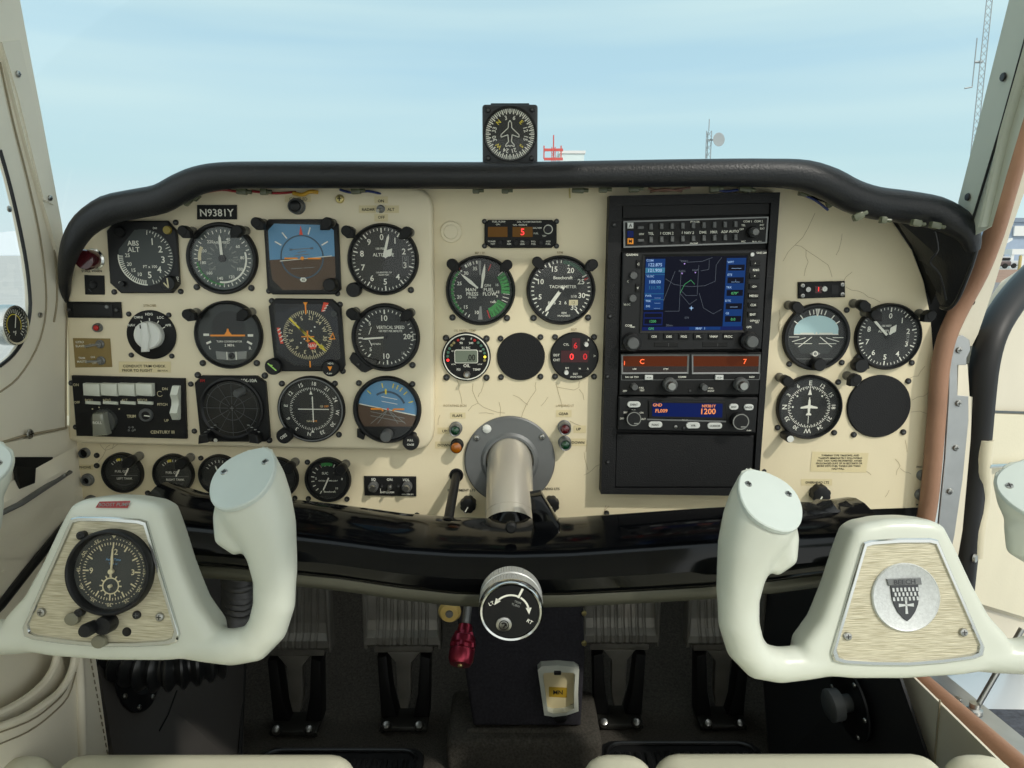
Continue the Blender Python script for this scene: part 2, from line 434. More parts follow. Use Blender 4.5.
def sqbezel(g, pts, inner, lip=-.008, c=None, face=None):
    """square case: outline pts in pixels, round or polygon opening given in local R units"""
    P = g.fr.Ps(pts); MB().prism(P, lip + .003, .004, BLK, .0012).build('case', g.t)
    return P

# ---------------- the raised floating panel -------------------------------------------------
def altimeter_dial(g, big, small, sh):
    for k in range(50): g.tick(k * 7.2, .84 if k % 5 else .78, .93, .022 if k % 5 else .035)
    for k in range(10): g.num(k * 36, .66, str(k), .25)
ALT = G('altimeter', 'black altimeter with white pointers near one o clock, below the radar switch', 'gauge', 383, 259.5, 35.5, SUBY)
ALT.bezel(inner=.9)
for k in range(50): ALT.tick(k * 7.2 - 3, .80 if k % 5 else .74, .87, .02 if k % 5 else .035)
for k in range(10): ALT.num(k * 36 - 3, .62, str(k), .23)
ALT.txt('ALTITUDE', 0, .13, .13); ALT.txt('100 FEET', -.06, .3, .08); ALT.txt('CALIBRATED TO', 0, -.36, .06); ALT.txt('20,000 FEET', 0, -.43, .06)
ALT.txt('29.92', .62, -.06, .12, GRYM, 90); ALT.mk.frame(.53 * ALT.R, -.22 * ALT.R, .7 * ALT.R, .1 * ALT.R, .012 * ALT.R, YM, GRYM)
ALT.needle(14, .72, .06, .07); ALT.needle(40, .4, .05, .1, shape='spade', name='hundreds_needle', y=YN + .0008); ALT.hub(.07)
ALT.knob(353, 290, 7.2, .016, BLK)
ALT.screws([(411, 290)])
ALT.done()

A = G('radar_altimeter', 'square black absolute altimeter beside the red stall lamp', 'gauge', 146, 257.5, 28, SUBY)
sqbezel(A, [(117, 221), (169, 221), (178, 231), (181, 284), (174, 293), (123, 293), (112, 283), (108.5, 231)], None)
L = -.0056
def AP(k): return A.pol(k, 1)
MB().flat([(A.R * x, A.R * z) for x, z in [(-.3, .97), (-.93, .28)] + [(.99 * math.sin(RAD(a)), .99 * math.cos(RAD(a))) for a in range(265, -20, -8)]], L - .0002, mat('dial_face_smoke', (58, 64, 63), .5)).build('dial_face', A.t)
YM0, YM = YM, L - .0006
for k in range(20): A.tick(184 + k * 4.7, .8, .95, .032, WHT)
A.mk.arc(0, 0, .94 * A.R, .985 * A.R, 180, 276, YM, WHT)
for k in range(25): A.tick(8 + k * 6.6, .88 if k % 3 else .8, .96, .024)
for a, t in ((27, '1'), (62, '2'), (97, '3'), (133, '4'), (171, '5')): A.num(a, .62, t, .32)
for a, t in ((203, '10'), (226, '15'), (249, '20'), (277, '25')): A.num(a, .64, t, .18)
A.txt('ABS', -.4, .5, .24); A.txt('ALT', -.4, .28, .24); A.txt('FT x 100', .14, -.32, .14)
A.txt('GS', -.98, -.88, .1); A.txt('DH', 1.08, -.76, .12, rot=90); A.txt('DH', .42, 1.02, .1)
A.done(False); YM = YM0
A.knob(167.5, 283.5, 7.5, .014, BLK, lambda k, x, z, r, y: k.pline([(x - .5 * r, z + .1 * r), (x + .1 * r, z - .6 * r), (x + .0 * r, z + .7 * r)], .18 * r, y, CRMM))
A.knob(166.5, 230, 4.2, .008, mat('dull_yellow', (150, 132, 44), .35), name='test_lamp', label='yellow press lamp')
A.knob(118.5, 232, 5.5, .009, BLKM, name='blank_plug'); A.knob(121.5, 284, 2.6, .01, BLK, name='small_screw')
A.screws([(108, 222.5), (176, 222.5), (114.5, 292), (181, 291.5)], 2.8)

A = G('airspeed_indicator', 'airspeed dial with glass full of reflections, below the registration plate', 'gauge', 221.5, 258.5, 35.5, SUBY)
A.bezel(inner=.87, face=mat('dial_face_reflection_grey', (70, 78, 76), .4))  # face colour lightened to stand for reflections in the glass
for k in range(40): A.tick(k * 9, .74 if k % 2 else .7, .8, .025)
for k, t in enumerate(('40', '60', '80', '100', '120', '140', '160', '180', '200', '220')): A.num(20 + k * 34, .56, t, .12)
A.mk.arc(0, 0, .64 * A.R, .69 * A.R, 75, 190, YM, WHT); A.mk.arc(0, 0, .6 * A.R, .69 * A.R, 265, 300, YM, CRMM); A.mk.arc(0, 0, .7 * A.R, .75 * A.R, 180, 262, YM, GRN)
for k in range(13): A.tick(225 + k * 22, .3, .44, .03, GRYM)
A.txt('AIR SPEED', .0, .44, .1); A.txt('KNOTS', .34, -.05, .1, GRYM); A.txt('MPH', -.3, -.3, .1, GRYM)
A.needle(357, .66, .0, .075); A.hub(.1)
A.screws([(197, 287), (251.5, 288)]); A.done()

A = G('attitude_indicator', 'square attitude indicator, blue over brown, below the COUPLED button', 'gauge', 302.5, 257, 36, SUBY)
O = chamf(-1.02, -1.03, 1.02, 1.02, .14); MB().prism([(x * A.R, z * A.R) for x, z in O], -.006, .004, BLK, .0012).build('case', A.t)
yy = -.0063
sc = lambda pts: [(x * A.R, z * A.R) for x, z in pts]
MB().flat(sc([(-.9, -.08), (.9, .02), (.9, .72), (.72, .86), (-.72, .9), (-.9, .72)]), yy, SKYB).flat(sc([(-.9, -.08), (-.86, -.62), (-.58, -.9), (.5, -.9), (.9, -.55), (.9, .02)]), yy, ERTH).build('horizon_card', A.t)
m = MB(); R = A.R
m.arc(0, 0, .56 * R, .6 * R, 0, 360, yy - .0003, mat('horizon_ring_shade', (60, 84, 102), .6))
m.line((-.62 * R, -.11 * R), (.82 * R, .03 * R), .02 * R, yy - .0004, WHT)
for a in (-60, -38, 18, 60): m.line((.64 * R * math.sin(RAD(a)), .64 * R * math.cos(RAD(a))), (.84 * R * math.sin(RAD(a)), .84 * R * math.cos(RAD(a))), .035 * R, yy - .0004, WHT)
m.flat(sc([(0, .85), (-.05, .6), (.05, .6)]), yy - .0005, REDO)
for k, (z, w) in enumerate(((.22, .32), (.14, .12), (.06, .2), (-.3, .32))): m.line((-w * R, (z - .02) * R), (w * R, (z + .02) * R), .02 * R, yy - .0005, DALU)
m.text('20', -.3 * R, .2 * R, .09 * R, yy - .0006, DIMM); m.text('20', .28 * R, .24 * R, .09 * R, yy - .0006, DIMM)
m.build('pitch_scale', A.t, recalc=False)
MB().rect(-.48 * R, -.055 * R, -.12 * R, -.015 * R, yy - .0015, ORG).rect(.16 * R, -.06 * R, .52 * R, -.02 * R, yy - .0015, ORG).disc(.01 * R, -.035 * R, .05 * R, yy - .0015, ORG).rect(-.01 * R, -.5 * R, .03 * R, -.06 * R, yy - .0012, ERTH).build('aircraft_symbol', A.t)
MB().flat(sc([(-.09, -.62), (-.04, -.56), (.06, -.56), (.11, -.62), (.06, -.68), (-.04, -.68)]), yy - .0016, WHT).text('AI', .01 * R, -.62 * R, .09 * R, yy - .002, INK).build('maker_emblem', A.t)
MB().flat(sc(chamf(-.92, -.92, .92, .92, .16)), yy - .003, GLASS).build('glass', A.t)
A.knob(329, 285, 6.5, .02, BLK); A.screws([(269, 291), (337.5, 293.5)], 2.8)

A = G('trim_selector', 'round black selector with a big white knob, above the trim check placard', 'switch', 150, 335, 24.5, SUBY)
MB().lathe([(A.R, .003), (A.R, -.002), (A.R * .95, -.003), (0, -.003)], BLKM, n=48).build('dial_face', A.t)
YM = -.0033
for a, t in ((-62, 'NAV'), (-32, 'OMNI'), (0, 'HDG'), (33, 'LOC'), (62, 'APR')):
    A.tick(a, .5, .68, .035); A.num(a, .84, t, .14)
A.done(False); YM = YM0
k = MB(); r = A.R; k.lathe([(.56 * r, -.003), (.56 * r, -.011), (.5 * r, -.013), (0, -.013)], WKNOB, n=36)
k.prism([(-.13 * r, .54 * r), (.1 * r, .54 * r), (.15 * r, 0), (.05 * r, -.64 * r), (-.25 * r, -.66 * r), (-.2 * r, 0)], -.0165, -.012, WKNOB, .002, 2, True)
kk = k.build('selector_knob', A.t); MB().line((-.16 * r, .3 * r), (-.16 * r, .45 * r), .05 * r, -.0169, INK).build('marking', kk)
A.screws([(129, 314), (169, 315), (131.5, 355), (172, 356)], 2.6)

A = G('turn_coordinator', 'turn coordinator with an orange aeroplane bar and a slip ball', 'gauge', 228, 335, 34, SUBY)
A.bezel(inner=.9, face=DIALG)
A.mk.disc(0, .2 * A.R, .5 * A.R, YM + .0003, DIAL)
A.seg(-.54, -.02, .48, -.02, .05, ORG, YM - .0008); A.pg([(-.14, -.01), (.1, -.01), (.02, .1), (.0, .18), (-.04, .18), (-.06, .1)], ORG, YM - .0007)
A.seg(-.75, 0, -.58, 0, .07); A.seg(.55, -.02, .71, -.02, .07); A.seg(-.68, -.26, -.54, -.2, .06); A.seg(.52, -.2, .66, -.28, .06)
A.txt('L', -.58, -.38, .13); A.txt('R', .6, -.4, .13); A.txt('TURN COORDINATOR', 0, -.2, .08, sx=.9); A.txt('2 MIN.', 0, -.31, .11)
A.done()
MB().prism([(x * A.R, z * A.R) for x, z in ((-.42, -.48), (0, -.52), (.5, -.48), (.48, -.72), (0, -.76), (-.4, -.72))], -.0032, YF, GRYM, .0006).build('slip_tube', A.t)
MB().lathe([(0, -.006), (.07 * A.R, -.0052), (.1 * A.R, -.0035), (.07 * A.R, -.002), (0, -.002)], BLK, (.05 * A.R, 0, -.62 * A.R), n=18).build('slip_ball', A.t)
MB().rect(-.1 * A.R, -.74 * A.R, -.07 * A.R, -.5 * A.R, -.0036, WHT).rect(.17 * A.R, -.74 * A.R, .2 * A.R, -.5 * A.R, -.0036, WHT).build('slip_marking', A.t)
A.screws([(203, 363), (257, 363)])

# horizontal situation indicator
A = G('heading_situation_indicator', 'square compass instrument with a yellow course arrow and red flags', 'gauge', 307.5, 335.5, 36, SUBY)
O = [(-.83, 1.02), (.72, 1.0), (.95, .78), (1.0, -.84), (.93, -1.0), (-.84, -1.0), (-.95, -.85), (-1.03, .8)]
MB().prism(sc(O), -.006, .004, BLK, .0012).build('case', A.t); R = A.R
m = MB(); yy = -.0063
m.flat(sc([(-.84, .88), (.62, .86), (.86, .62), (.9, -.62), (.6, -.82), (-.36, -.82), (-.84, -.5)]), yy, mat('hsi_face', (16, 20, 30), .5)).disc(.02 * R, .02 * R, .68 * R, yy - .0002, DIAL, 48); m.build('dial_face', A.t)
m = MB(); c = (.02 * R, .02 * R)
for k in range(72):
    a = RAD(k * 5 + 2); r0 = .56 if k % 2 else .6
    m.line((c[0] + r0 * R * math.sin(a), c[1] + r0 * R * math.cos(a)), (c[0] + .68 * R * math.sin(a), c[1] + .68 * R * math.cos(a)), .02 * R, yy - .0005, CRMM)
for k, t in enumerate(('21', '24', 'W', '30', '33', 'N', '3', '6', 'E', '12', '15', 'S')):
    a = 12 + k * 30; m.text(t, c[0] + .48 * R * math.sin(RAD(a)), c[1] + .48 * R * math.cos(RAD(a)), .15 * R, yy - .0005, CRMM, a)
for dx in (-.2, -.1, .1, .2): m.disc(c[0] + dx * R, c[1] + dx * 1.1 * R, .022 * R, yy - .0005, WHT, 10)
m.rect(-.56 * R, -.02 * R, -.53 * R, .01 * R, yy - .0005, WHT)
m.build('compass_card', A.t, recalc=False)
m = MB(); y2 = yy - .0012
P = lambda x, z: (x * R, z * R)
m.line(P(-.46, .48), P(.0, .0), .05 * R, y2, YEL).line(P(-.2, .2), P(.28, -.2), .05 * R, y2, YEL).line(P(.26, -.2), P(.4, -.33), .05 * R, y2, YEL)
m.flat([P(.52, -.44), P(.31, -.33), P(.4, -.24)], y2, YEL); m.build('course_arrow', A.t)
MB().flat([P(-.06, .92), P(.06, .92), P(.02, .84), P(.02, .6), P(-.02, .6), P(-.02, .84)], y2, ORG).rect(.03 * R, -.88 * R, .07 * R, -.7 * R, y2, ORG).flat([P(.72, .1), P(.78, -.1), P(.6, -.1)], y2, ORG).flat([P(.72, .04), P(.75, -.07), P(.65, -.07)], y2 - .0002, DIAL).build('lubber_line', A.t)
MB().rect(.0 * R, -.18 * R, .04 * R, .14 * R, y2 - .0006, ORG).rect(-.15 * R, -.04 * R, .2 * R, -.01 * R, y2 - .0006, ORG).rect(-.04 * R, -.15 * R, .08 * R, -.12 * R, y2 - .0006, ORG).build('aircraft_symbol', A.t)
f = MB().flat([P(.42, .66), P(.5, .66), P(.64, .9), P(.5, .92)], y2, REDO)
for k in range(3): f.line(P(.46 + .05 * k, .68 + .07 * k), P(.54 + .04 * k, .7 + .07 * k), .025 * R, y2 - .0003, WHT)
f.build('warning_flag', A.t)
f = MB().flat([P(-.82, .22), P(-.74, .22), P(-.66, -.22), P(-.74, -.22)], y2, REDO)
for k in range(4): f.line(P(-.8 + .025 * k, .14 - .1 * k), P(-.71 + .025 * k, .2 - .1 * k), .025 * R, y2 - .0003, WHT)
f.build('warning_flag', A.t)
f = MB().flat([P(.04, -.2), P(.2, -.17), P(.28, -.26), P(.22, -.36), P(.1, -.38), P(.02, -.28)], y2 - .0008, REDO).text('NAV', .15 * R, -.27 * R, .13 * R, y2 - .0012, WHT); f.build('warning_flag', A.t)
MB().flat(sc([(-.85, .89), (.63, .87), (.87, .63), (.91, -.63), (.6, -.83), (-.37, -.83), (-.85, -.5)]), yy - .004, GLASS).build('glass', A.t)
A.knob(272.5, 367, 8.2, .014, BLK, lambda k, x, z, r, y: k.line((x - .55 * r, z + .45 * r), (x + .45 * r, z - .45 * r), .16 * r, y, LIME).flat([(x - .2 * r, z + .0 * r), (x + .1 * r, z + .25 * r), (x - .35 * r, z + .32 * r)], y - .0002, LIME))
A.knob(330, 368.5, 8.4, .014, BLK, lambda k, x, z, r, y: k.flat([(x - .28 * r, z + .25 * r), (x + .28 * r, z + .25 * r), (x, z - .3 * r)], y, ORG).text('HDG', x + .1 * r, z + .6 * r, .3 * r, y, WHT).text('PUSH', x - .1 * r, z - .6 * r, .26 * r, y, WHT))
A.knob(334, 314, 3.2, .008, DIALG, name='lamp_plug')
A.screws([(272, 301), (340, 304.5), (265, 376), (343, 371)], 3)

A = G('vertical_speed_indicator', 'vertical speed dial with its needle level at nine o clock', 'gauge', 385.5, 337.5, 34, SUBY)
A.bezel(inner=.88)
for k in range(40): A.tick(-90 + k * 9 - 2, .74 if k % 5 else .68, .81, .025 if k % 5 else .04)
A.txt('10', -.03, .56, .23); A.txt('10', 0, -.56, .23); A.txt('20', .62, .02, .22); A.txt('5', -.46, .4, .15); A.txt('5', -.46, -.36, .15); A.txt('15', .52, .5, .13, DIMM); A.txt('15', .5, -.47, .13, GRYM)
A.txt('VERTICAL SPEED', .14, .29, .135, sx=.82); A.txt('100 FEET PER MINUTE', .14, .18, .085, sx=.85); A.txt('DOWN', -.3, -.2, .08)
A.seg(-.5, .08, -.42, .3, .02); A.seg(-.5, -.08, -.42, -.26, .02); A.mk.frame(.78 * A.R, -.08 * A.R, .92 * A.R, .1 * A.R, .02 * A.R, YM, WHT)
A.needle(266, .72, .02, .05); A.hub(.06)
c = [A.fr.P(u, v) for u, v in ((353, 352), (350, 358), (352, 362), (362, 371), (366, 372), (374, 368), (380, 360))]
MB().prism(c, -.005, .003, BLK, .001).build('adjuster_ear', A.t)
A.screws([(412.5, 365)]); p = A.fr.P(359.5, 363.5); screw('adjusting_screw', A.t, (p.x, -.005, p.y), 2 * A.fr.px, key='black')
A.done()

# autopilot controller
A = G('autopilot_controller', 'black autopilot box with four white rocker keys, above the fuel gauges', 'avionics', 130.5, 406.5, 40, SUBY)
O = A.fr.Ps([(73.5, 375), (186, 378), (188, 438), (78.5, 435)]); MB().prism(O, -.005, .004, BLKM, .001).build('case', A.t)
fr = A.fr; yy = -.0054
def fp(u, v): return fr.P(u, v)
base = MB().flat(fr.Ps([(84.5, 384), (153.5, 385), (154, 406), (85.5, 403)]), yy, BLK).build('key_recess', A.t)
for k, t in enumerate(('ROLL', 'HDG', 'ALT', 'PITCH')):
    x0 = 82.5 + k * 17.5; x1 = x0 + 17
    kb = MB(); kb.prism(fr.Ps([(x0, 383.5), (x1, 384), (x1 + .3, 396.5), (x0 + .8, 395.5)], -.012), -.013, -.005, IVORY, .002, 2, True)
    kb.prism(fr.Ps([(x0 + 2.5, 401), (x1 + .3, 402), (x1 + .3, 405), (x0 + 2.5, 404)], -.008), -.008, -.005, IVORY, .0006); o = kb.build('rocker_key', A.t)
    c = fp((x0 + x1) / 2 + 1, 399.2); MB().text(t, c.x, c.y, .0042, yy - .0004, CRMM).build('marking', o)
m = MB()
for t, u, v, s_ in (('ON', 78.5, 384, 3.2), ('OFF', 79.5, 401.5, 3), ('TRIM', 133.5, 415.3, 3.6), ('DN', 167, 388, 3.2), ('PITCH', 164.5, 403.5, 3.2), ('UP', 168.5, 419.5, 3.2), ('CENTURY III', 164.5, 431, 3.8)):
    c = fp(u, v); m.text(t, c.x, c.y, s_ * fr.px * 1.15, yy, CRMM)
for u, v in ((95, 408), (101.5, 406.5), (109.5, 409), (121.5, 408)): c = fp(u, v); m.disc(c.x, c.y, .0009, yy, CRMM, 10)
c = fp(162, 393); m.arc(c.x, c.y, .0028, .0034, 120, 400, yy, CRMM)
for dx, dz in ((-.002, .002), (.002, .0022), (-.003, -.0015), (.0015, -.002), (.004, -.001)): c = fp(133.5, 428); m.ring(c.x + dx, c.y + dz, .0006, .0012, yy, GRYM)
m.build('marking', A.t, recalc=False)
r = 13 * fr.px; c = fr.P(101.5, 422, -.012)
k = MB().lathe([(r, -.004), (r, -.006), (r * .92, -.009), (0, -.009)], mat('smoky_knob', (62, 64, 62), .12, coat=1), (c.x, 0, c.y), n=32)
k.prism([(c.x - .6 * r, c.y - 1.05 * r), (c.x + .55 * r, c.y - .95 * r), (c.x + .4 * r, c.y + .75 * r), (c.x - .45 * r, c.y + .7 * r)], -.019, -.008, mat('smoky_bar', (128, 130, 118), .14, coat=1), .003, 2, True)
o = k.build('roll_knob', A.t); MB().text('ROLL', c.x - .05 * r, c.y + .05 * r, .0045, -.0194, WHT).build('marking', o)
A.knob(145, 415.5, 6.8, .009, GREYK, lambda k, x, z, r, y: k.disc(x + .1 * r, z, .62 * r, y, BLKM).line((x - .1 * r, z), (x + .7 * r, z - .1 * r), .14 * r, y - .0003, WHT), name='trim_knob')
sl = MB().prism(fr.Ps([(170.5, 385), (180, 385), (181, 421), (172, 421)]), -.0056, -.005, BLK)
o = sl.build('thumbwheel_slot', A.t)
w = []
for v, d in ((386, -.009), (394, -.015), (400, -.011), (405, -.011), (412, -.016), (420, -.009)):
    a, b = fr.P(171.8, v, -.01), fr.P(179, v, -.01); w.append([(a.x, -.005, a.y), (a.x, d, a.y), (b.x, d, b.y), (b.x, -.005, b.y)])
MB().loft(w, IVORY, smooth=True, caps=True).build('thumbwheel', o)
A.screws([(71.5, 383), (76, 427), (191, 384), (194.5, 431)], 2.7)

# lightning detector
A = G('storm_scope', 'square black weather scope with a faint spoked grid', 'avionics', 232, 408.5, 33, SUBY)
O = [(-1.07, .78), (-.85, 1.0), (.8, .99), (1.05, .8), (1.09, -.9), (.95, -1.03), (-.8, -1.03), (-1.02, -.85)]
R = A.R; MB().prism(sc(O), -.006, .004, BLKM, .0012).build('case', A.t)
MB().lathe([(.96 * R, -.005), (.96 * R, -.0085), (.9 * R, -.009), (.84 * R, -.0068)], BLK, n=48).build('screen_bezel', A.t)
MB().disc(0, 0, .88 * R, -.0066, mat('scope_glass', (19, 19, 20), .25), 48).build('screen', A.t)
m = MB(); cx, cz = .02 * R, .02 * R
for rr in (.36, .75): m.ring(cx, cz, rr * R, (rr + .014) * R, -.0069, DIMM)
for k in range(12): a = RAD(k * 30 + 1); m.line((cx + .12 * R * math.sin(a), cz + .12 * R * math.cos(a)), (cx + .86 * R * math.sin(a), cz + .86 * R * math.cos(a)), .012 * R, -.0069, DIMM)
m.rect(cx - .06 * R, cz - .006 * R, cx + .06 * R, cz + .006 * R, -.007, GRYM).rect(cx - .006 * R, cz - .09 * R, cx + .006 * R, cz + .06 * R, -.007, GRYM)
m.build('grid_marking', A.t, recalc=False)
m = MB().text('WX-10A', .55 * R, .86 * R, .14 * R, -.0064, WHT).text('3M', -.82 * R, .86 * R, .12 * R, -.0064, RED)
for sx in (-1, 1):
    for k in range(4): m.rect(sx * (.5 + .1 * k) * R - .04 * R, (-.5 - .07 * k) * R, sx * (.5 + .1 * k) * R + .04 * R, (-.475 - .07 * k) * R, -.0093, GRYM)
m.build('marking', A.t, recalc=False)
for sx in (-1, 1):
    MB().prism(sc([(sx * .9, -.98), (sx * .62, -.94), (sx * .6, -.66), (sx * .86, -.72)]), -.024, -.006, BLK, .001).build('rotary_knob', A.t)
    MB().disc(sx * .55 * R - (.0 if sx < 0 else .03 * R), -.98 * R, .06 * R, -.0064, WHT, 14).build('indicator_dot', A.t)
MB().lathe([(.12 * R, -.006), (.12 * R, -.018), (.1 * R, -.02), (0, -.02)], GREYK, (.42 * R, 0, .56 * R), n=18, axis=(.3, 1, .1)).build('brightness_knob', A.t)
A.screws([(198, 375), (265, 375.5), (202, 439), (269.5, 440)], 3.2)

# VOR
A = G('course_deviation_indicator', 'course deviation dial with crossed white needles, below the compass instrument', 'gauge', 311, 409.5, 33.5, SUBY)
A.bezel(inner=.9, rim=DALU)
for k in range(72): A.tick(k * 5, .6 if k % 2 else .57, .65, .016)
for k, t in enumerate(('18', '21', '24', 'W', '30', '33', 'N', '3', '6', 'E', '12', '15')): A.num(k * 30 + 8, .77, t, .16, WHT, 'r')
A.mk.disc(0, 0, .55 * A.R, YM - .0001, mat('dial_centre', (20, 21, 21), .6))
A.pg([(-.05, .44), (.05, .44), (0, .56)], WHT, YM - .0003)
A.seg(.04, -.4, .04, .38, .03, WHT, YM - .0006); A.seg(-.4, 0, .52, -.01, .028, WHT, YM - .0007)
for k in range(-4, 5):
    if k: A.seg(.0, k * .08, .06, k * .08, .02, GRYM, YM - .0004)
YM -= .0003
A.txt('GS', .3, .08, .08, CRMM); A.txt('OFF', .44, .08, .08, ORG); A.txt('NAV', -.08, -.37, .08, CRMM); A.txt('OFF', .08, -.37, .08, ORG); YM = YM0
A.pg([(-.05, -.72), (.05, -.72), (.0, -.62)], WHT)
A.knob(283.5, 436.5, 7.6, .016, BLK, lambda k, x, z, r, y: k.text('OBS', x, z, .55 * r, y, WHT, -35))
A.screws([(282, 383.5), (335, 383.5), (339, 434.5)], 3); A.done()

# second attitude indicator
A = G('standby_attitude_indicator', 'small attitude indicator with a tilted brown horizon, below the vertical speed dial', 'gauge', 387, 410, 34, SUBY)
A.bezel(inner=.87); R = A.R
def half(a0, a1, rr): return [(rr * math.sin(RAD(a)), rr * math.cos(RAD(a))) for a in range(a0, a1 + 1, 6)]
MB().flat(sc(half(-78, 102, .86)), YM, SKYB).flat(sc(half(102, 282, .86)), YM - .0001, ERTH).build('horizon_card', A.t)
m = MB(); yy = YM - .0004
m.line(sc(half(-78, -78, .84))[0], sc(half(102, 102, .84))[0], .03 * R, yy, WHT)
m.arc(-.0 * R, .0, .5 * R, .56 * R, -35, 70, yy, mat('horizon_shade', (50, 74, 96), .6))
for a in (-45, -10, 15, 25, 35, 48, 72): m.line((.66 * R * math.sin(RAD(a)), .66 * R * math.cos(RAD(a))), (.8 * R * math.sin(RAD(a)), .8 * R * math.cos(RAD(a))), .03 * R, yy, YEL)
for x in (-.5, -.3, .3, .52): m.line((0.02 * R, 0), (x * R, -.42 * R), .02 * R, yy, GRYM)
for z in (-.16, -.28): m.line(((-.5) * R, (z + .1) * R), (.5 * R, (z - .1) * R), .02 * R, yy, GRYM)
for z in (.22, .36): m.line((-.16 * R, (z + .03) * R), (.3 * R, (z - .06) * R), .018 * R, yy, WHT)
m.build('pitch_scale', A.t, recalc=False)
MB().rect(-.48 * R, .0, -.16 * R, .05 * R, yy - .001, ORG).rect(.2 * R, -.01 * R, .5 * R, .04 * R, yy - .001, ORG).line((-.16 * R, .02 * R), (-.12 * R, -.04 * R), .05 * R, yy - .001, ORG).line((.2 * R, .02 * R), (.16 * R, -.04 * R), .05 * R, yy - .001, ORG).disc(.02 * R, .02 * R, .035 * R, yy - .001, REDO, 12).rect(-.05 * R, .46 * R, 0, .62 * R, yy - .001, YEL).build('aircraft_symbol', A.t)
MB().flat(sc([(-.72, -.5), (.72, -.5), (.58, -.76), (.2, -.88), (-.2, -.88), (-.58, -.76)]), yy - .0016, BLK).disc(-.02 * R, -.66 * R, .06 * R, yy - .002, WHT, 14).build('lower_mask', A.t)
A.glass()
A.knob(385.5, 437, 5.6, .02, GREYK); A.knob(410.5, 443, 8, .013, BLK, lambda k, x, z, r, y: k.text('PULL', x, z + .35 * r, .34 * r, y, WHT).text('CAGE', x, z - .2 * r, .34 * r, y, WHT))
MB().prism(A.fr.Ps([(358, 428), (366, 434), (364, 439), (358, 436)]), -.006, .003, BLK, .001).build('mounting_ear', A.t)
A.screws([(359, 383), (412.5, 384), (414, 434.5)], 3)

# ---------------- lower strip of the main panel ----------------------------------------------
def fuel(label, u, v, r, title, needle):
    A = G('fuel_gauge', label, 'gauge', u, v, r, MAINY); A.bezel(inner=.86)
    A.txt('FUEL QTY', -.05, .05, .15); A.txt(title, .05, -.3, .15); A.seg(-.6, -.15, .7, -.15, .015, GRYM)
    for k in range(9): A.tick(-48 + k * 12, .58, .7, .03)
    A.mk.arc(0, 0, .6 * A.R, .72 * A.R, -22, -6, YM, YEL); A.mk.arc(0, 0, .62 * A.R, .66 * A.R, 140, 220, YM, DIMM)
    A.needle(28, .5, .0, .07, c=(.12, -.12)); A.done(); return A
A = fuel('small fuel gauge reading LEFT TANK', 121.8, 473.2, 20.6, 'LEFT TANK', 28)
A.screws([(97, 465.5), (148, 493)], 2.8)
A = fuel('small fuel gauge reading RIGHT TANK', 172.7, 474.4, 20.6, 'RIGHT TANK', 28)
A.screws([(201, 458), (203, 495)], 2.6)
A = G('oil_gauge', 'small dark gauge almost hidden behind the pilot yoke horn', 'gauge', 219, 475.5, 21, MAINY); A.bezel(inner=.86)
A.ticks(-60, 60, 8, .6, .72, .03); A.needle(-20, .5, .0, .06); A.done()
A = G('fuel_pressure_gauge', 'small dark gauge half behind the pilot yoke horn, next to the suction gauge', 'gauge', 276.5, 478.5, 21.5, MAINY); A.bezel(inner=.86)
A.ticks(-60, 60, 8, .6, .72, .03, DIMM); A.seg(-.6, -.15, .7, -.15, .015, DIMM); A.done(); A.screws([(295, 498)], 2.6)
A = G('suction_gauge', 'round suction gauge with a short green arc, beside the squelch panel', 'gauge', 327.5, 480.2, 23, MAINY); A.bezel(inner=.86)
A.ticks(210, 420, 12, .6, .74, .04); A.mk.arc(0, 0, .62 * A.R, .76 * A.R, -22, 18, YM - .0003, GRN); A.tick(-28, .6, .74, .04, RED)
A.txt('SUC', -.12, .28, .15); A.txt('IN.', .34, .28, .13); A.txt('INCHES OF MERCURY', .0, -.06, .085); A.txt('5', -.52, .04, .14); A.txt('8', .6, .02, .14); A.txt('Beechcraft', .05, -.55, .12); A.txt('10', .36, -.4, .13)
A.needle(205, .55, .1, .06); A.done(); A.screws([(307.5, 462), (308.5, 498.5), (347, 499)], 2.7)

# squelch / intercom
A = G('intercom_panel', 'small black intercom plate with two silver knobs and a toggle', 'avionics', 390.3, 485.5, 20, MAINY)
MB().prism(A.fr.Ps([(364.3, 475.8), (416.3, 476.3), (416.5, 495.8), (364.8, 495)]), -.003, .002, BLKM, .001).build('face_plate', A.t)
m = MB()
for t, u, v, s_ in (('SQ', 374, 478.8, 3), ('ON', 390, 478.8, 3), ('VOL', 406.5, 479, 3), ('INTERCOM', 388, 491.5, 2.2), ('PULL FOR ISO', 408, 493.5, 1.6)): c = A.fr.P(u, v); m.text(t, c.x, c.y, s_ * A.fr.px * 1.2, -.0034, WHT)
c = A.fr.P(381, 490); m.line(c + Vector((0, -.003)), c + Vector((0, .003)), .0006, -.0034, WHT); m.build('marking', A.t, recalc=False)
for u, v in ((372.5, 488), (406.5, 488)):
    A.knob(u, v, 5.0, .012, GREYK); A.knob(u - .5, v + 1, 3.2, .016, STEEL, name='knob_cap')
for u, v in ((382.5, 485.3), (399, 485.3)): p = A.fr.P(u, v); screw('face_screw', A.t, (p.x, -.003, p.y), 1.8 * A.fr.px, key='black')
p = A.fr.P(390.5, 486); MB().lathe([(.0036, -.003), (.0036, -.005), (.0024, -.007), (0, -.007)], STEEL, (p.x, 0, p.y), n=16).tube([(p.x, -.006, p.y), (p.x, -.016, p.y - .001)], [.0012, .0018], STEEL, 10).build('toggle_switch', A.t)

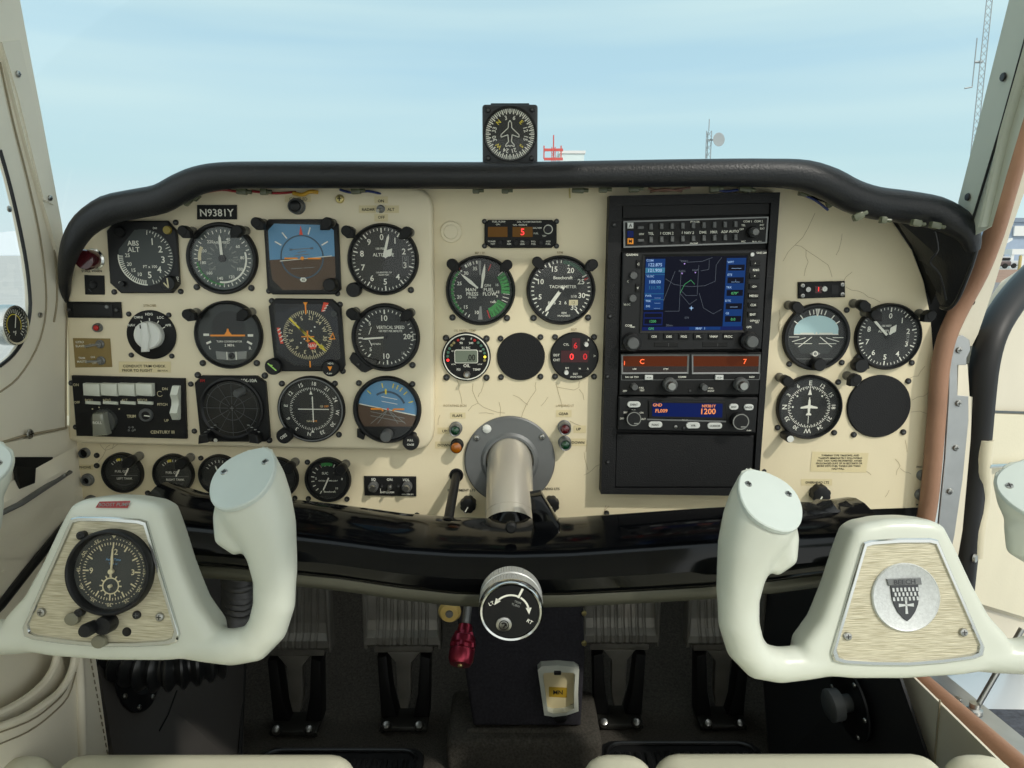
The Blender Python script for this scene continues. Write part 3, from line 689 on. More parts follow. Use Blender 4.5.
# ---------------- centre of the main panel ---------------------------------------------------
A = G('fuel_flow_meter', 'small chamfered black meter with two amber windows, one showing 5', 'gauge', 521, 234, 36, MAINY)
MB().prism(A.fr.Ps([(488.5, 220), (552, 220), (556.5, 225), (556.5, 243), (551.5, 248), (491, 248), (484.5, 243), (484.5, 225)]), -.004, .003, BLKM, .001).build('face_plate', A.t)
q = A.fr.Ps([(488, 227), (507.5, 227), (507.5, 237), (488, 237)]); MB().flat(q, -.0044, AMBF).build('display', A.t)
q = A.fr.Ps([(512.5, 227), (532.5, 227), (532.5, 237), (512.5, 237)]); o = MB().flat(q, -.0044, AMBF).build('display', A.t)
c = A.fr.P(522.5, 232); MB().text('5', c.x, c.y, .0105, -.0049, LEDR).build('digit', o)
m = MB()
for t, u, v, s_ in (('FUEL FLOW', 499, 221.8, 2.3), ('GPH', 498, 224.6, 2), ('GAL. TO DESTINATION', 529, 222, 2.1), ('GAL. RESERVE', 520, 225, 2.1), ('GAL REM', 537, 228, 2), ('FUEL', 536, 233.5, 2), ('TEST', 544, 236, 1.8), ('POWER', 492, 241.5, 2), ('TEST', 493, 244, 2), ('SET', 509, 241.5, 2), ('REM', 509, 244, 2), ('GAL', 522.5, 241.5, 2), ('USED', 522.5, 244, 2), ('FULL', 533.5, 241.5, 2), ('FUEL', 533.5, 244, 2), ('ADD', 548, 241.5, 2), ('FUEL', 548, 244, 2)):
    c = A.fr.P(u, v); m.text(t, c.x, c.y, s_ * A.fr.px * 1.1, -.0044, WHT)
c = A.fr.P(548, 229.5); m.ring(c.x, c.y, .0044, .0054, -.0046, WHT); m.build('marking', A.t, recalc=False)
A.knob(548, 229.5, 3.6, .008, BLK)
for u in (500.5, 516, 527, 541): A.knob(u, 242.7, 2.3, .006, BLK, name='push_button')
A.screws([(484.5, 221.5), (556.5, 221.5), (484.5, 246), (556.5, 246)], 2.6)

A = G('manifold_pressure_gauge', 'manifold pressure and fuel flow dial with green arcs and two needles', 'gauge', 480.5, 290.5, 34.7, MAINY)
A.bezel(inner=.9)
A.mk.arc(0, 0, .78 * A.R, .85 * A.R, 218, 312, YM, GRN)
for k in range(20): A.tick(205 + k * 7.8, .76, .85, .025, WHT)
for k in range(8): A.tick(310 + k * 6, .76, .85, .025, WHT)
for a, t in ((-14, '35'), (-40, '30'), (-72, '25'), (-107, '20'), (-138, '15'), (-170, '10')): A.num(a, .64, t, .14)
A.mk.arc(0, 0, .6 * A.R, .84 * A.R, 52, 98, YM, GRN); A.mk.arc(0, 0, .56 * A.R, .84 * A.R, 118, 158, YM, GRN)
for k in range(14): A.tick(50 + k * 8, .66, .84, .018, WHT)
A.tick(22, .6, .8, .03, RED); A.tick(162, .6, .84, .03, RED); A.tick(-45, .8, .9, .05, RED)
A.pg([(-.06, .84), (.02, .84), (.01, .44), (-.03, .44)], GRYM); A.pg([(-.08, -.84), (.05, -.84), (.02, -.46), (-.03, -.46)], GRYM)
A.txt('MAN', -.28, .02, .14); A.txt('PRESS', -.24, -.1, .14); A.txt('IN. HG', -.24, -.2, .08); A.txt('FUEL', .24, .02, .14); A.txt('FLOW', .26, -.1, .14); A.txt('GPH', .2, .14, .1); A.txt('TAKEOFF', .42, -.34, .07)
for a, t in ((72, '15'), (95, '12'), (110, '9'), (128, '6')): A.num(a, .5, t, .1)
A.needle(310, .74, -.1, .09, shape='lance', c=(0, .0)); A.needle(8, .72, -.02, .09, shape='lance', name='fuel_flow_needle', c=(.03, .05)); A.hub(.07)
A.done(); A.screws([(452.5, 317.5), (507, 318)])

A = G('tachometer', 'tachometer with a single white needle below the five mark, beside the radio stack', 'gauge', 561, 290.3, 34.4, MAINY)
A.bezel(inner=.9)
for k in range(36): A.tick(-150 + k * 8.35, .78 if k % 5 else .72, .86, .03 if k % 5 else .04, WHT)
A.mk.arc(0, 0, .76 * A.R, .86 * A.R, 4, 58, YM - .0004, GRND); A.tick(66, .74, .86, .05, RED)
for a, t in ((-108, '5'), (-67, '10'), (-17, '15'), (26, '20'), (67, '25'), (104, '30'), (142, '35')): A.num(a, .63, t, .21)
A.txt('Beechcraft', .06, .36, .13); A.txt('TACHOMETER', .06, .1, .12); A.txt('RPM', .1, -.66, .08); A.txt('HUNDREDS', .1, -.74, .07); A.txt('1/10', .38, -.18, .1)
for k in range(4): A.txt('6526'[k], -.34 + k * .16, -.36, .14)
A.pg([(.24, -.28), (.5, -.28), (.5, -.44), (.24, -.44)], CRMM); A.txt('12', .37, -.36, .12, INK)
A.needle(216, .78, .12, .1); A.hub(.06, BLK); A.done(); A.screws([(533.5, 318), (588, 317.5)])

A = G('oil_monitor', 'round digital oil monitor with a grey screen and ring of coloured lamps', 'gauge', 466.2, 357, 24.4, MAINY)
R = A.R; MB().lathe([(R, .003), (R, -.003), (R * .96, -.004), (R * .0, -.004)], BLKM, n=48).build('case', A.t)
YM = -.0045
A.mk.ring(0, 0, .9 * R, .945 * R, YM, WHT)
for t, x, z, s_ in (('PSI', -.14, .74, .13), ('F', .22, .74, .12), ('90', -.2, .57, .13), ('240', .2, .57, .12), ('E.I. INC', .0, .38, .11), ('OIL', .02, -.36, .18), ('PSI', -.32, -.52, .13), ('TEMP', .42, -.52, .13), ('30', -.56, .24, .09), ('180', .58, .24, .09), ('LOW', -.52, -.3, .08), ('LOW', .56, -.3, .08)): A.txt(t, x, z, s_)
A.mk.flat(rrect(-.48 * R, -.26 * R, .48 * R, .3 * R, .08 * R), YM, WHT)
A.done(False)
MB().flat(rrect(-.45 * R, -.23 * R, .45 * R, .27 * R, .06 * R), YM - .0004, LCD).text('.00', .2 * R, -.02 * R, .36 * R, YM - .0008, INK, sx=.8).build('display', A.t)
for a, m in ((-100, LEDR), (-88, LEDG), (-76, LEDG), (-63, LEDG), (-51, LEDT), (-41, LEDT), (-25, RED), (27, RED), (40, LEDG), (53, LEDG), (66, LEDG), (78, LEDG), (90, LEDY), (101, LEDT)):
    x, z = A.pol(a if a < 0 else a, .76); MB().lathe([(.06 * R, YM), (.05 * R, YM - .0008), (0, YM - .0012)], m, (x, 0, z), n=12).build('lamp', A.t)
MB().lathe([(.15 * R, -.004), (.15 * R, -.006), (.09 * R, -.008), (0, -.008)], STEEL, (.02 * R, 0, -.72 * R), n=8).tube([(.02 * R, -.007, -.72 * R), (.04 * R, -.016, -.7 * R)], [.0012, .0018], STEEL, 10).build('toggle_switch', A.t)
A.screws([(446, 338), (486.5, 338.5), (446.5, 377.3), (486.5, 377.5)], 3.3); YM = YM0

def blank(label, u, v, r, y, scr):
    A = G('blanking_plate', label, 'cover', u, v, r, y); R = A.R
    MB().lathe([(R, .003), (R, -.0015), (R * .97, -.0028), (0, -.0028)], BLKF, n=56).build('plate', A.t); A.screws(scr, 3); return A
blank('round black blanking plate between the oil monitor and the exhaust readout', 521, 357, 24, MAINY, [(500.5, 338.5), (540.5, 337), (501, 377), (540.5, 376.5)])

A = G('exhaust_gas_readout', 'round black temperature readout with a red T-shaped window', 'gauge', 574.6, 356.6, 24.2, MAINY)
R = A.R; MB().lathe([(R, .003), (R, -.003), (R * .95, -.0045), (0, -.0045)], BLK, n=48).build('case', A.t); YM = -.005
o = MB().flat(sc([(-.56, .25), (-.12, .25), (-.12, .76), (.22, .76), (.22, .25), (.6, .25), (.54, -.24), (-.56, -.24)]), YM, REDD).build('display', A.t)
MB().text('6', .03 * R, .46 * R, .34 * R, YM - .0005, LEDRD).text('0', -.12 * R, .0, .36 * R, YM - .0005, LEDR).text('0', .43 * R, .0, .36 * R, YM - .0005, LEDRD).build('digit', o)
for t, x, z, s_ in (('CYL', -.35, .5, .13), ('EGT', -.74, .06, .14), ('CHT', -.74, -.14, .14), ('SET', -.3, -.48, .1), ('R', .56, .68, .12), ('M', .22, -.5, .11), ('A', .55, -.5, .11), ('EGT', .05, -.72, .11), ('ANALYZER', .08, -.84, .1), ('>', .82, .03, .18)): A.txt(t, x, z, s_)
A.done(False); YM = YM0
A.knob(586.5, 344.8, 2.2, .012, WKNOB, name='push_button'); A.knob(566.5, 373, 2.2, .012, WKNOB, name='push_button')
p = A.fr.P(581.5, 372.5); MB().box(p.x - .0025, p.x + .006, -.007, -.0045, p.y - .001, p.y + .0015, BLK).build('slide_switch', A.t)
A.screws([(555, 337), (594, 337), (555, 376.5), (594, 376.5)], 3)

# ---------------- right side of the main panel -----------------------------------------------
A = G('attitude_indicator', 'attitude indicator with a pale sky, below the small red digit panel', 'gauge', 816.8, 337.2, 33.5, MAINY)
A.bezel(inner=.86); R = A.R
MB().disc(0, 0, .86 * R, YF - .0002, DIAL, 40).flat(sc([(-.66, .2)] + [(.66 * math.sin(RAD(a)), .2 + .44 * math.cos(RAD(a))) for a in range(-84, 91, 8)] + [(.66, .08), (-.66, .08)]), YM, SKYP).flat(sc([(-.66, .08), (.66, .08), (.64, -.2), (.4, -.5), (-.4, -.5), (-.64, -.2)]), YM, DIALG).build('horizon_card', A.t)
m = MB(); yy = YM - .0004
for a in (-55, -38, -18, -9, 0, 9, 18, 38, 55): m.line((.68 * R * math.sin(RAD(a)), .68 * R * math.cos(RAD(a))), (.82 * R * math.sin(RAD(a)), .82 * R * math.cos(RAD(a))), .03 * R, yy, WHT)
m.flat(sc([(-.07, .84), (.07, .84), (.02, .62), (-.02, .62)]), yy, WHT)
m.line((-.66 * R, .08 * R), (.66 * R, .08 * R), .03 * R, yy, WHT).line((-.8 * R, .0), (-.5 * R, .0), .02 * R, yy, WHT).line((.5 * R, -.02 * R), (.82 * R, -.02 * R), .02 * R, yy, WHT)
for sx in (-1, 1):
    m.line((sx * .12 * R, .0), (sx * .5 * R, -.3 * R), .025 * R, yy, WHT).line((sx * .3 * R, -.02 * R), (sx * .7 * R, -.14 * R), .02 * R, yy, WHT).line((sx * .1 * R, -.2 * R), (sx * .62 * R, -.2 * R), .018 * R, yy, WHT)
m.line((-.6 * R, -.66 * R), (.6 * R, -.66 * R), .014 * R, yy, GRYM)
m.build('pitch_scale', A.t, recalc=False)
MB().rect(-.48 * R, .1 * R, -.08 * R, .13 * R, yy - .001, WHT).rect(.08 * R, .1 * R, .48 * R, .13 * R, yy - .001, WHT).disc(0, .115 * R, .03 * R, yy - .001, WHT, 10).build('aircraft_symbol', A.t)
MB().flat(sc([(-.16, -.5), (0, -.4), (.16, -.5), (0, -.6)]), yy - .0012, GRYM).ring(0, -.5 * R, .05 * R, .08 * R, yy - .0016, WHT).build('maker_emblem', A.t)
A.glass(); A.knob(820.5, 365, 6.4, .018, BLK); A.screws([(846.5, 310), (789, 364), (841.5, 362.5)], 2.9)

A = G('altimeter', 'altimeter at the far edge of the panel, hour pointer up and needle toward nine', 'gauge', 889, 336.8, 33.3, MAINY)
A.bezel(inner=.9)
for k in range(50): A.tick(k * 7.2 + 3, .80 if k % 5 else .74, .87, .02 if k % 5 else .035)
for k in range(10):
    if k != 9: A.num(k * 36 + 3, .62, str(k), .22)
A.txt('ALTITUDE', -.05, .16, .11); A.txt('100 FEET', -.06, .32, .08); A.txt('29.92', .6, -.06, .12, GRYM, 90)
A.needle(316, .72, .04, .07); A.needle(32, .42, .04, .1, shape='spade', name='hundreds_needle', y=YN + .0008); A.hub(.07)
A.knob(862, 366, 7, .016, BLK); MB().prism(A.fr.Ps([(853, 358), (858, 352), (866, 356), (868, 368), (860, 370)]), -.005, .003, BLK, .001).build('adjuster_ear', A.t)
A.screws([(911.5, 362.7)], 2.9); A.done()

A = G('directional_gyro', 'heading gyro dial with a white aeroplane in the middle and E at top', 'gauge', 810, 407.5, 32.5, MAINY)
A.bezel(inner=.9)
for k in range(72): A.tick(k * 5, .6 if k % 2 else .56, .65, .022)
for k, t in enumerate(('E', '12', '15', '18', '21', '24', 'W', '30', '33', 'N', '3', '6')): A.num(k * 30, .75, t, .17 if t not in 'NEW' else .21, WHT, 'r')
A.pg([(-.06, .38), (.06, .38), (0, .6)], WHT); A.seg(0, .0, 0, .3, .03); A.seg(0, -.52, 0, -.28, .02)
A.pg([(-.03, .22), (0, .28), (.03, .22), (.04, .06), (.26, .0), (.26, -.05), (.04, -.04), (.03, -.18), (.08, -.22), (.08, -.26), (-.08, -.26), (-.08, -.22), (-.03, -.18), (-.04, -.04), (-.26, -.05), (-.26, .0), (-.04, .06)], WHT, YM - .0003)
for x, z in ((-.38, .34), (.38, .34), (-.5, 0)): A.mk.disc(x * A.R, z * A.R, .03 * A.R, YM, WHT, 10)
A.knob(790, 438.5, 4.4, .022, BLK, lambda k, x, z, r, y: k.disc(x + .1 * r, z - .1 * r, .75 * r, y, WKNOB, 20))
A.screws([(838, 382), (777.5, 427.5), (834, 432.5)], 2.9); A.done()
blank('round black blanking plate below the altimeter at the panel edge', 880.2, 407, 31.8, MAINY, [(856.5, 384), (908, 381), (853.5, 434.5), (903, 432)])

A = G('carbon_monoxide_detector', 'tiny black panel with four silver screws and a red digit', 'avionics', 820.5, 289.5, 20, MAINY)
MB().prism(A.fr.Ps([(797.5, 282), (844, 281), (844.3, 297), (797.5, 298.5)]), -.003, .002, BLKM, .0008).build('face_plate', A.t)
A.screws([(801.5, 285.5), (841, 284.5), (801.5, 295.5), (841, 294)], 2.2, 'steel')
for o in A.t.children:
    if o.name.startswith('mounting_screw'): o.location.y = -.003
q = A.fr.Ps([(814, 286), (820.5, 286), (820.5, 293), (814, 293)]); o = MB().flat(q, -.0034, REDD).build('display', A.t); c = A.fr.P(817.3, 289); MB().text('1', c.x, c.y, .007, -.0038, LEDR).build('digit', o)
A.knob(808.5, 289.5, 2.8, .006, STEEL, name='push_button'); A.knob(825, 289, 2.8, .006, WKNOB, name='push_button')
MB().flat(A.fr.Ps([(830.5, 285), (837, 285), (837, 294), (830.5, 294)]), -.0034, BLK).build('sensor_grille', A.t)
# ================================================================== radio stack
fr = Frame(689, 345, STKY); PX = fr.px
ST = thing('radio_rack', 'tall black radio rack frame holding four radios, beside the tachometer', 'rack', fr.m)
O = fr.Ps([(609, 196), (779, 192.5), (757, 495), (600.5, 493)])
OI = fr.Ps([(621.5, 206), (770, 203), (752.5, 487), (614.5, 487)])
f = MB(); n = 4
for k in range(4): f.add([(O[k].x, -.004, O[k].y), (O[(k + 1) % 4].x, -.004, O[(k + 1) % 4].y), (OI[(k + 1) % 4].x, -.004, OI[(k + 1) % 4].y), (OI[k].x, -.004, OI[k].y)], [(0, 1, 2, 3)], BLKF); f.add([(O[k].x, -.004, O[k].y), (O[(k + 1) % 4].x, -.004, O[(k + 1) % 4].y), (O[(k + 1) % 4].x, .017, O[(k + 1) % 4].y), (O[k].x, .017, O[k].y)], [(0, 1, 2, 3)], BLKF); f.add([(OI[k].x, -.004, OI[k].y), (OI[(k + 1) % 4].x, -.004, OI[(k + 1) % 4].y), (OI[(k + 1) % 4].x, .004, OI[(k + 1) % 4].y), (OI[k].x, .004, OI[k].y)], [(0, 1, 2, 3)], BLKF)
f.build('frame', ST)
MB().flat(OI, .004, BLKM).build('back_plate', ST)
MB().prism(fr.Ps([(616, 433), (753.5, 435), (750.5, 486.5), (614.5, 486.5)]), -.003, .003, BLKF, .001).build('blank_panel', ST)
MB().prism(fr.Ps([(623, 206), (769, 203.5), (769, 214), (623, 218)]), -.001, .003, BLKM).build('filler_strip', ST)
for u, v in ((613.5, 225), (609.5, 316), (607, 376), (607.5, 461), (763, 470)):
    p = fr.P(u, v); screw('mounting_screw', ST, (p.x, -.004, p.y), 2.2 * PX, key='black')
def unit(name, label, quad, d=-.006, m=BLKM, b=.0008):
    f = Frame(sum(q[0] for q in quad) / 4, sum(q[1] for q in quad) / 4, STKY, lead=.006)
    t = thing(name, label, 'radio', f.m); MB().prism(f.Ps(quad, d), d, .003, m, b).build('case', t); return t, f
def wr(mb, f, lst, y, m, k=1.15):
    for t, u, v, s in lst:
        c = f.P(u, v, y); mb.text(t, c.x, c.y, s * PX * k, y, m)
def knob(t, f, u, v, r, depth, m, y0=-.006, name='knob', cap=None):
    c = f.P(u, v, y0 - depth); r = r * PX
    o = MB().lathe([(r * .9, y0), (r, y0 - .002), (r, y0 - depth + .0015), (r * .86, y0 - depth), (0, y0 - depth)], m, (c.x, 0, c.y), n=24).build(name, t)
    if cap: r2 = r * .62; MB().lathe([(r2, y0 - depth), (r2, y0 - depth - .006), (r2 * .85, y0 - depth - .007), (0, y0 - depth - .007)], cap, (c.x, 0, c.y), n=20).build('knob_cap', o)
    return o
def key(t, f, u0, v0, u1, v1, m, y=-.006, h=.0022, name='button', txt=None, tm=None, ts=3, r=.0):
    P = f.Ps([(u0, v0), (u1, v0), (u1, v1), (u0, v1)], y - h)
    if r:
        xs = [p.x for p in P]; zs = [p.y for p in P]; P = rrect(min(xs), min(zs), max(xs), max(zs), r * PX)
    o = MB().prism(P, y - h, y, m, .0005).build(name, t)
    if txt:
        k = MB(); wr(k, f, [(txt, (u0 + u1) / 2, (v0 + v1) / 2, ts)], y - h - .0003, tm or WHT); k.build('marking', o)
    return o
# audio panel
t, f = unit('audio_panel', 'audio selector panel with two rows of grey keys in a silver frame', [(623.3, 221), (768.5, 216.6), (766.8, 243.3), (623.5, 247.8)])
Q = f.Ps([(623.3, 221), (768.5, 216.6), (766.8, 243.3), (623.5, 247.8)], -.0062); Q2 = f.Ps([(625, 222.5), (767, 218), (765.3, 241.8), (625.2, 246.2)], -.0062)
m = MB()
for k in range(4): m.add([(Q[k].x, -.0066, Q[k].y), (Q[(k + 1) % 4].x, -.0066, Q[(k + 1) % 4].y), (Q2[(k + 1) % 4].x, -.0066, Q2[(k + 1) % 4].y), (Q2[k].x, -.0066, Q2[k].y)], [(0, 1, 2, 3)], DALU)
m.build('trim_frame', t)
for v, mt in ((225.5, SILK), (234, SCRBD), (241.2, ORG)):
    o = key(t, f, 627.5, v - 3, 633.5, v + 3, mt, -.006, .0012, 'marker_lamp')
    k = MB(); wr(k, f, [({225.5: 'A', 234: 'O', 241.2: 'M'}[v], 630.5, v, 4)], -.0076, INK); k.build('marking', o)
for k in range(9):
    u = 651.3 + k * 10.6; dv = -.3 * k
    for v in (226.5, 239.5): key(t, f, u - 1.7, v - 3 + dv, u + 1.7, v + 3 + dv, GREYK, -.006, .003, 'push_key')
for v in (227.5, 240.5): key(t, f, 638, v - 1.5, 644, v + 1.5, GREYK, -.006, .003, 'push_key')
m = MB(); wr(m, f, [('TEL', 651, 233.6, 3), ('1 COM 2', 667, 233.3, 3), ('1 NAV 2', 688, 232.7, 3), ('DME', 703, 232.3, 3), ('MKR', 714, 232, 3), ('ADF', 724.5, 231.8, 3), ('AUTO', 734, 231.3, 3), ('SPEAKER', 695, 221.8, 2), ('PHONE', 694, 243.5, 2), ('SENS', 641.5, 234, 2), ('COM 1', 747.5, 221.5, 2.4), ('COM 2', 758.5, 221.3, 2.4), ('TEL', 743.5, 225.3, 2.2), ('INT', 762, 225, 2.2), ('OFF', 741.5, 229.3, 2.2), ('EXT', 762.5, 228.6, 2.2), ('MIC', 743.5, 241.5, 2.2), ('PULL ICS', 757, 241.8, 2)], -.0064, WHT); m.build('marking', t, recalc=False)
knob(t, f, 754, 232, 5.6, .008, BLK, cap=GREYK)
# navigator
NAV = [(622.5, 252.3), (767.5, 249), (761.6, 349.3), (620.3, 351.3)]
t, f = unit('navigation_radio', 'large moving-map navigator with a dark blue screen', NAV, -.009, BLK, .0012)
y0 = -.009
S4 = [(645, 256.8), (747.5, 255.6), (742.3, 330), (642, 330.6)]
def sp(a, b):   # a,b 0..1 in the screen
    x0 = S4[0][0] + (S4[3][0] - S4[0][0]) * b; x1 = S4[1][0] + (S4[2][0] - S4[1][0]) * b
    z0 = S4[0][1] + (S4[3][1] - S4[0][1]) * b; z1 = S4[1][1] + (S4[2][1] - S4[1][1]) * b
    return (x0 + (x1 - x0) * a, z0 + (z1 - z0) * a)
m = MB(); Q = f.Ps([(642.5, 254.5), (750, 253.2), (744.8, 332.3), (639.5, 333)], y0); Q2 = f.Ps(S4, y0)
for k in range(4): m.add([(Q[k].x, y0 - .0014, Q[k].y), (Q[(k + 1) % 4].x, y0 - .0014, Q[(k + 1) % 4].y), (Q2[(k + 1) % 4].x, y0 - .0003, Q2[(k + 1) % 4].y), (Q2[k].x, y0 - .0003, Q2[k].y)], [(0, 1, 2, 3)], BLKM)
m.build('screen_bezel', t)
scn = MB().flat(f.Ps(S4, y0), y0 - .0003, SCRN).build('screen', t)
m = MB(); ys = y0 - .0006
def srect(a0, b0, a1, b1, mt, y=ys): m.flat(f.Ps([sp(a0, b0), sp(a1, b0), sp(a1, b1), sp(a0, b1)], y), y, mt)
srect(.01, .03, .2, .72, SCRB); srect(.01, .15, .2, .22, SCRC, ys - .0001); srect(.01, .75, .2, .93, SCRBD); srect(.02, .77, .19, .82, SCRN, ys - .0001); srect(.02, .84, .19, .91, SCRN, ys - .0001)
srect(.8, .03, .99, .95, SCRB); srect(.0, .95, 1, 1, SCRBD); srect(.47, .955, .78, .995, SCRB, ys - .0002)
for b in (.12, .29, .46, .64, .81): srect(.82, b, .98, b + .08, SCRN, ys - .0001)
for b in (.24, .5, .58): srect(.01, b, .2, b + .006, SCRC, ys - .0001)
yt = ys - .0003
def stx(tx, a, b, s, mt): u, v = sp(a, b); wr(m, f, [(tx, u, v, s)], yt, mt)
stx('COM', .05, .05, 2.6, SCRWH); stx('122.875', .105, .11, 3.8, SCRWH); stx('121.900', .105, .185, 3.8, SCRWH); stx('VLOC', .06, .265, 2.4, SCRWH); stx('108.00', .11, .34, 3.8, SCRWH); stx('111.70', .11, .42, 3.8, SCRC)
for b, tx in ((.53, 'PWR'), (.6, 'TRK'), (.67, 'DIS')): stx(tx, .05, b, 2.4, SCRWH); stx('____', .14, b + .03, 2.6, SCRWH)
stx('1200', .105, .875, 3, SCRG); stx('GPS', .09, .975, 2.8, SCRG); stx('MAP  1', .58, .975, 2.8, SCRWH)
for b, tx in ((.085, 'WPT'), (.255, 'ETE'), (.425, 'TRK'), (.605, 'DTK'), (.775, 'GS')): stx(tx, .84, b, 2.5, SCRWH)
for b, tx in ((.17, '_____'), (.34, '__:__'), (.505, '079°'), (.69, '____'), (.855, '0.0')): stx(tx, .9, b, 3.2, SCRG if tx[0] == '0' else SCRWH)
def sl(pts, mt=SCRL, w=.35): m.pline([f.P(*sp(a, b), yt) for a, b in pts], w * PX, yt, mt)
sl([(.36, .2), (.36, .74), (.22, .74)]); sl([(.53, .12), (.53, .52)]); sl([(.21, .3), (.3, .38), (.45, .41), (.6, .4), (.7, .34), (.7, .12), (.75, .02)]); sl([(.36, .45), (.42, .53), (.53, .53)]); sl([(.3, .2), (.22, .52), (.2, .6)]); sl([(.36, .5), (.46, .65), (.53, .58)]); sl([(.55, .5), (.6, .7), (.7, .78), (.78, .72)]); sl([(.55, .2), (.63, .18), (.63, .05)])
sl([(.36, .5), (.4, .38), (.46, .32), (.5, .38)], SCRG); sl([(.34, .05), (.42, .08), (.56, .07), (.66, .02)])
for a, b, tx in ((.39, .1, 'KABQ'), (.37, .23, 'KAEG'), (.5, .22, 'KSAF')):
    u, v = sp(a, b); c = f.P(u, v, yt); m.flat([(c.x - .001, c.y + .0006), (c.x + .001, c.y + .0006), (c.x, c.y - .0012)], yt, SCRM); wr(m, f, [(tx, u, v - 2.4, 2.2)], yt, SCRL)
u, v = sp(.48, .7); c = f.P(u, v, yt); m.flat([(c.x, c.y + .003), (c.x + .0007, c.y + .0006), (c.x + .003, c.y), (c.x + .0007, c.y - .0006), (c.x, c.y - .003), (c.x - .0007, c.y - .0006), (c.x - .003, c.y), (c.x - .0007, c.y + .0006)], yt, SCRWH)
wr(m, f, [('E70', *sp(.44, .83), 2.4), ('20nm', *sp(.27, .93), 2.6)], yt, SCRL)
m.build('map_display', scn, recalc=False)
m = MB(); wr(m, f, [('GARMIN', 632, 254.8, 2.7), ('GNS 530', 761.5, 252.8, 2.3), ('COM', 628.5, 325.5, 2.6), ('PUSH', 632.5, 327, 1.8), ('VLOC', 627, 304.5, 2.2), ('C', 628, 281.5, 2.4), ('GPS', 749, 327, 2.6), ('DEFAULT', 755, 320.7, 2), ('NAV', 757, 322.5, 1.6), ('RNG', 756, 270, 2.6)], y0 - .0004, WHT); m.build('marking', t, recalc=False)
knob(t, f, 632.5, 343, 9.3, .011, BLK, y0, cap=GREYK); knob(t, f, 751, 341.5, 9.3, .011, BLK, y0, cap=GREYK)
knob(t, f, 633.8, 275.5, 3.7, .006, GREYK, y0, 'volume_knob'); knob(t, f, 633, 298.5, 3.7, .006, GREYK, y0, 'volume_knob')
knob(t, f, 752.5, 254.5, 2, .002, SILK, y0, 'photocell')
for u, v, tx in ((638.5, 264, 'C'), (637.8, 288, 'V')): key(t, f, u - 2.2, v - 4, u + 2.2, v + 4, BLKM, y0, .002, 'flip_key', tx, WHT, 2.8)
for v, tx in ((263.3, '^'), (276, 'v'), (286.5, '-D>'), (295.8, 'MENU'), (305, 'CLR'), (314.5, 'ENT')): key(t, f, 750.5 - (v - 263) * .05, v - 2.8, 760.3 - (v - 263) * .05, v + 2.8, BLKM, y0, .002, 'side_key', tx, WHT, 2.7)
for k, tx in enumerate(('CDI', 'OBS', 'MSG', 'FPL', 'VNAV', 'PROC')): u = 654 + k * 14.9; key(t, f, u - 5, 333.8, u + 5, 339.3, BLKM, y0, .002, 'bottom_key', tx, WHT, 2.7)
for u0, u1 in ((654, 678), (702.5, 727.5)): key(t, f, u0, 342.3, u1, 347, BLKM, y0, .0005, 'card_slot'); c = f.P((u0 * .4 + u1 * .6), 344.7, y0); MB().rect(c.x - .0003, c.y - .002, c.x + .0003, c.y + .002, y0 - .0008, DIMM).build('slot_marking', t)
# nav com
t, f = unit('communication_radio', 'worn nav com radio with two orange lit windows', [(620.3, 353), (761.6, 352.2), (758.5, 394.6), (619.2, 395.3)])
for u0, u1 in ((621.2, 689), (691.5, 760.5)):
    m = MB(); P = f.Ps([(u0, 354.3), (u1, 354.3), (u1 - .7, 373.5), (u0 + .2, 374)], -.0062); P2 = f.Ps([(u0 + 1.7, 356), (u1 - 1.6, 356), (u1 - 2.2, 372), (u0 + 1.8, 372.3)], -.0062)
    for k in range(4): m.add([(P[k].x, -.0072, P[k].y), (P[(k + 1) % 4].x, -.0072, P[(k + 1) % 4].y), (P2[(k + 1) % 4].x, -.0066, P2[(k + 1) % 4].y), (P2[k].x, -.0066, P2[k].y)], [(0, 1, 2, 3)], DALU)
    m.build('window_frame', t)
    o = MB().flat(f.Ps([(u0 + 1.7, 356), (u1 - 1.6, 356), (u1 - 2, 366.3), (u0 + 1.8, 366.3)], -.0062), -.0064, AMBD).flat(f.Ps([(u0 + 1.7, 366.3), (u1 - 2, 366.3), (u1 - 2.2, 372), (u0 + 1.8, 372.3)], -.0062), -.0064, mat('amber_lower', (34, 18, 12), .25)).build('display', t)
    k = MB(); wr(k, f, [('1', 624.5, 363, 5), ('C', 642, 361.5, 6)] if u0 < 650 else [('7', 745, 361.5, 6)], -.0068, LEDO); wr(k, f, [('USE', 634.5, 369, 2), ('STBY', 666, 369, 2)] if u0 < 650 else [], -.0068, WHT); k.build('digit', o)
P = f.Ps([(621.3, 374.8), (760, 374), (759.5, 379.5), (621.5, 380)], -.0062); m = MB()
for k in (1, 2, 3): m.line(P[k], P[(k + 1) % 4], .5 * PX, -.0064, DALU)
wr(m, f, [('KX 165 TSO', 632, 377, 2.2), ('COMM', 682, 377, 2.3), ('NAV', 752, 377, 2.3), ('OFF', 625, 391, 2.2), ('PULL', 641.5, 387.8, 2), ('TEST', 642, 390.4, 2), ('PULL', 711, 388.3, 2), ('IDENT', 711, 391, 2)], -.0064, WHT); m.build('marking', t, recalc=False)
for u in (649, 719.5): key(t, f, u - 4, 375.2, u + 4, 380, SILK, -.006, .003, 'transfer_key', '<->', INK, 2.6, r=.6)
for u, v in ((671, 385.5), (742.5, 385.3)): knob(t, f, u, v, 7, .012, KNRL if False else GREYK, cap=STEEL)
for u, v in ((635, 387.5), (705, 388)): knob(t, f, u, v, 3.2, .012, GREYK)
p = f.P(688.5, 389.8); screw('lock_screw', t, (p.x, -.006, p.y), 1.5 * PX, key='black')
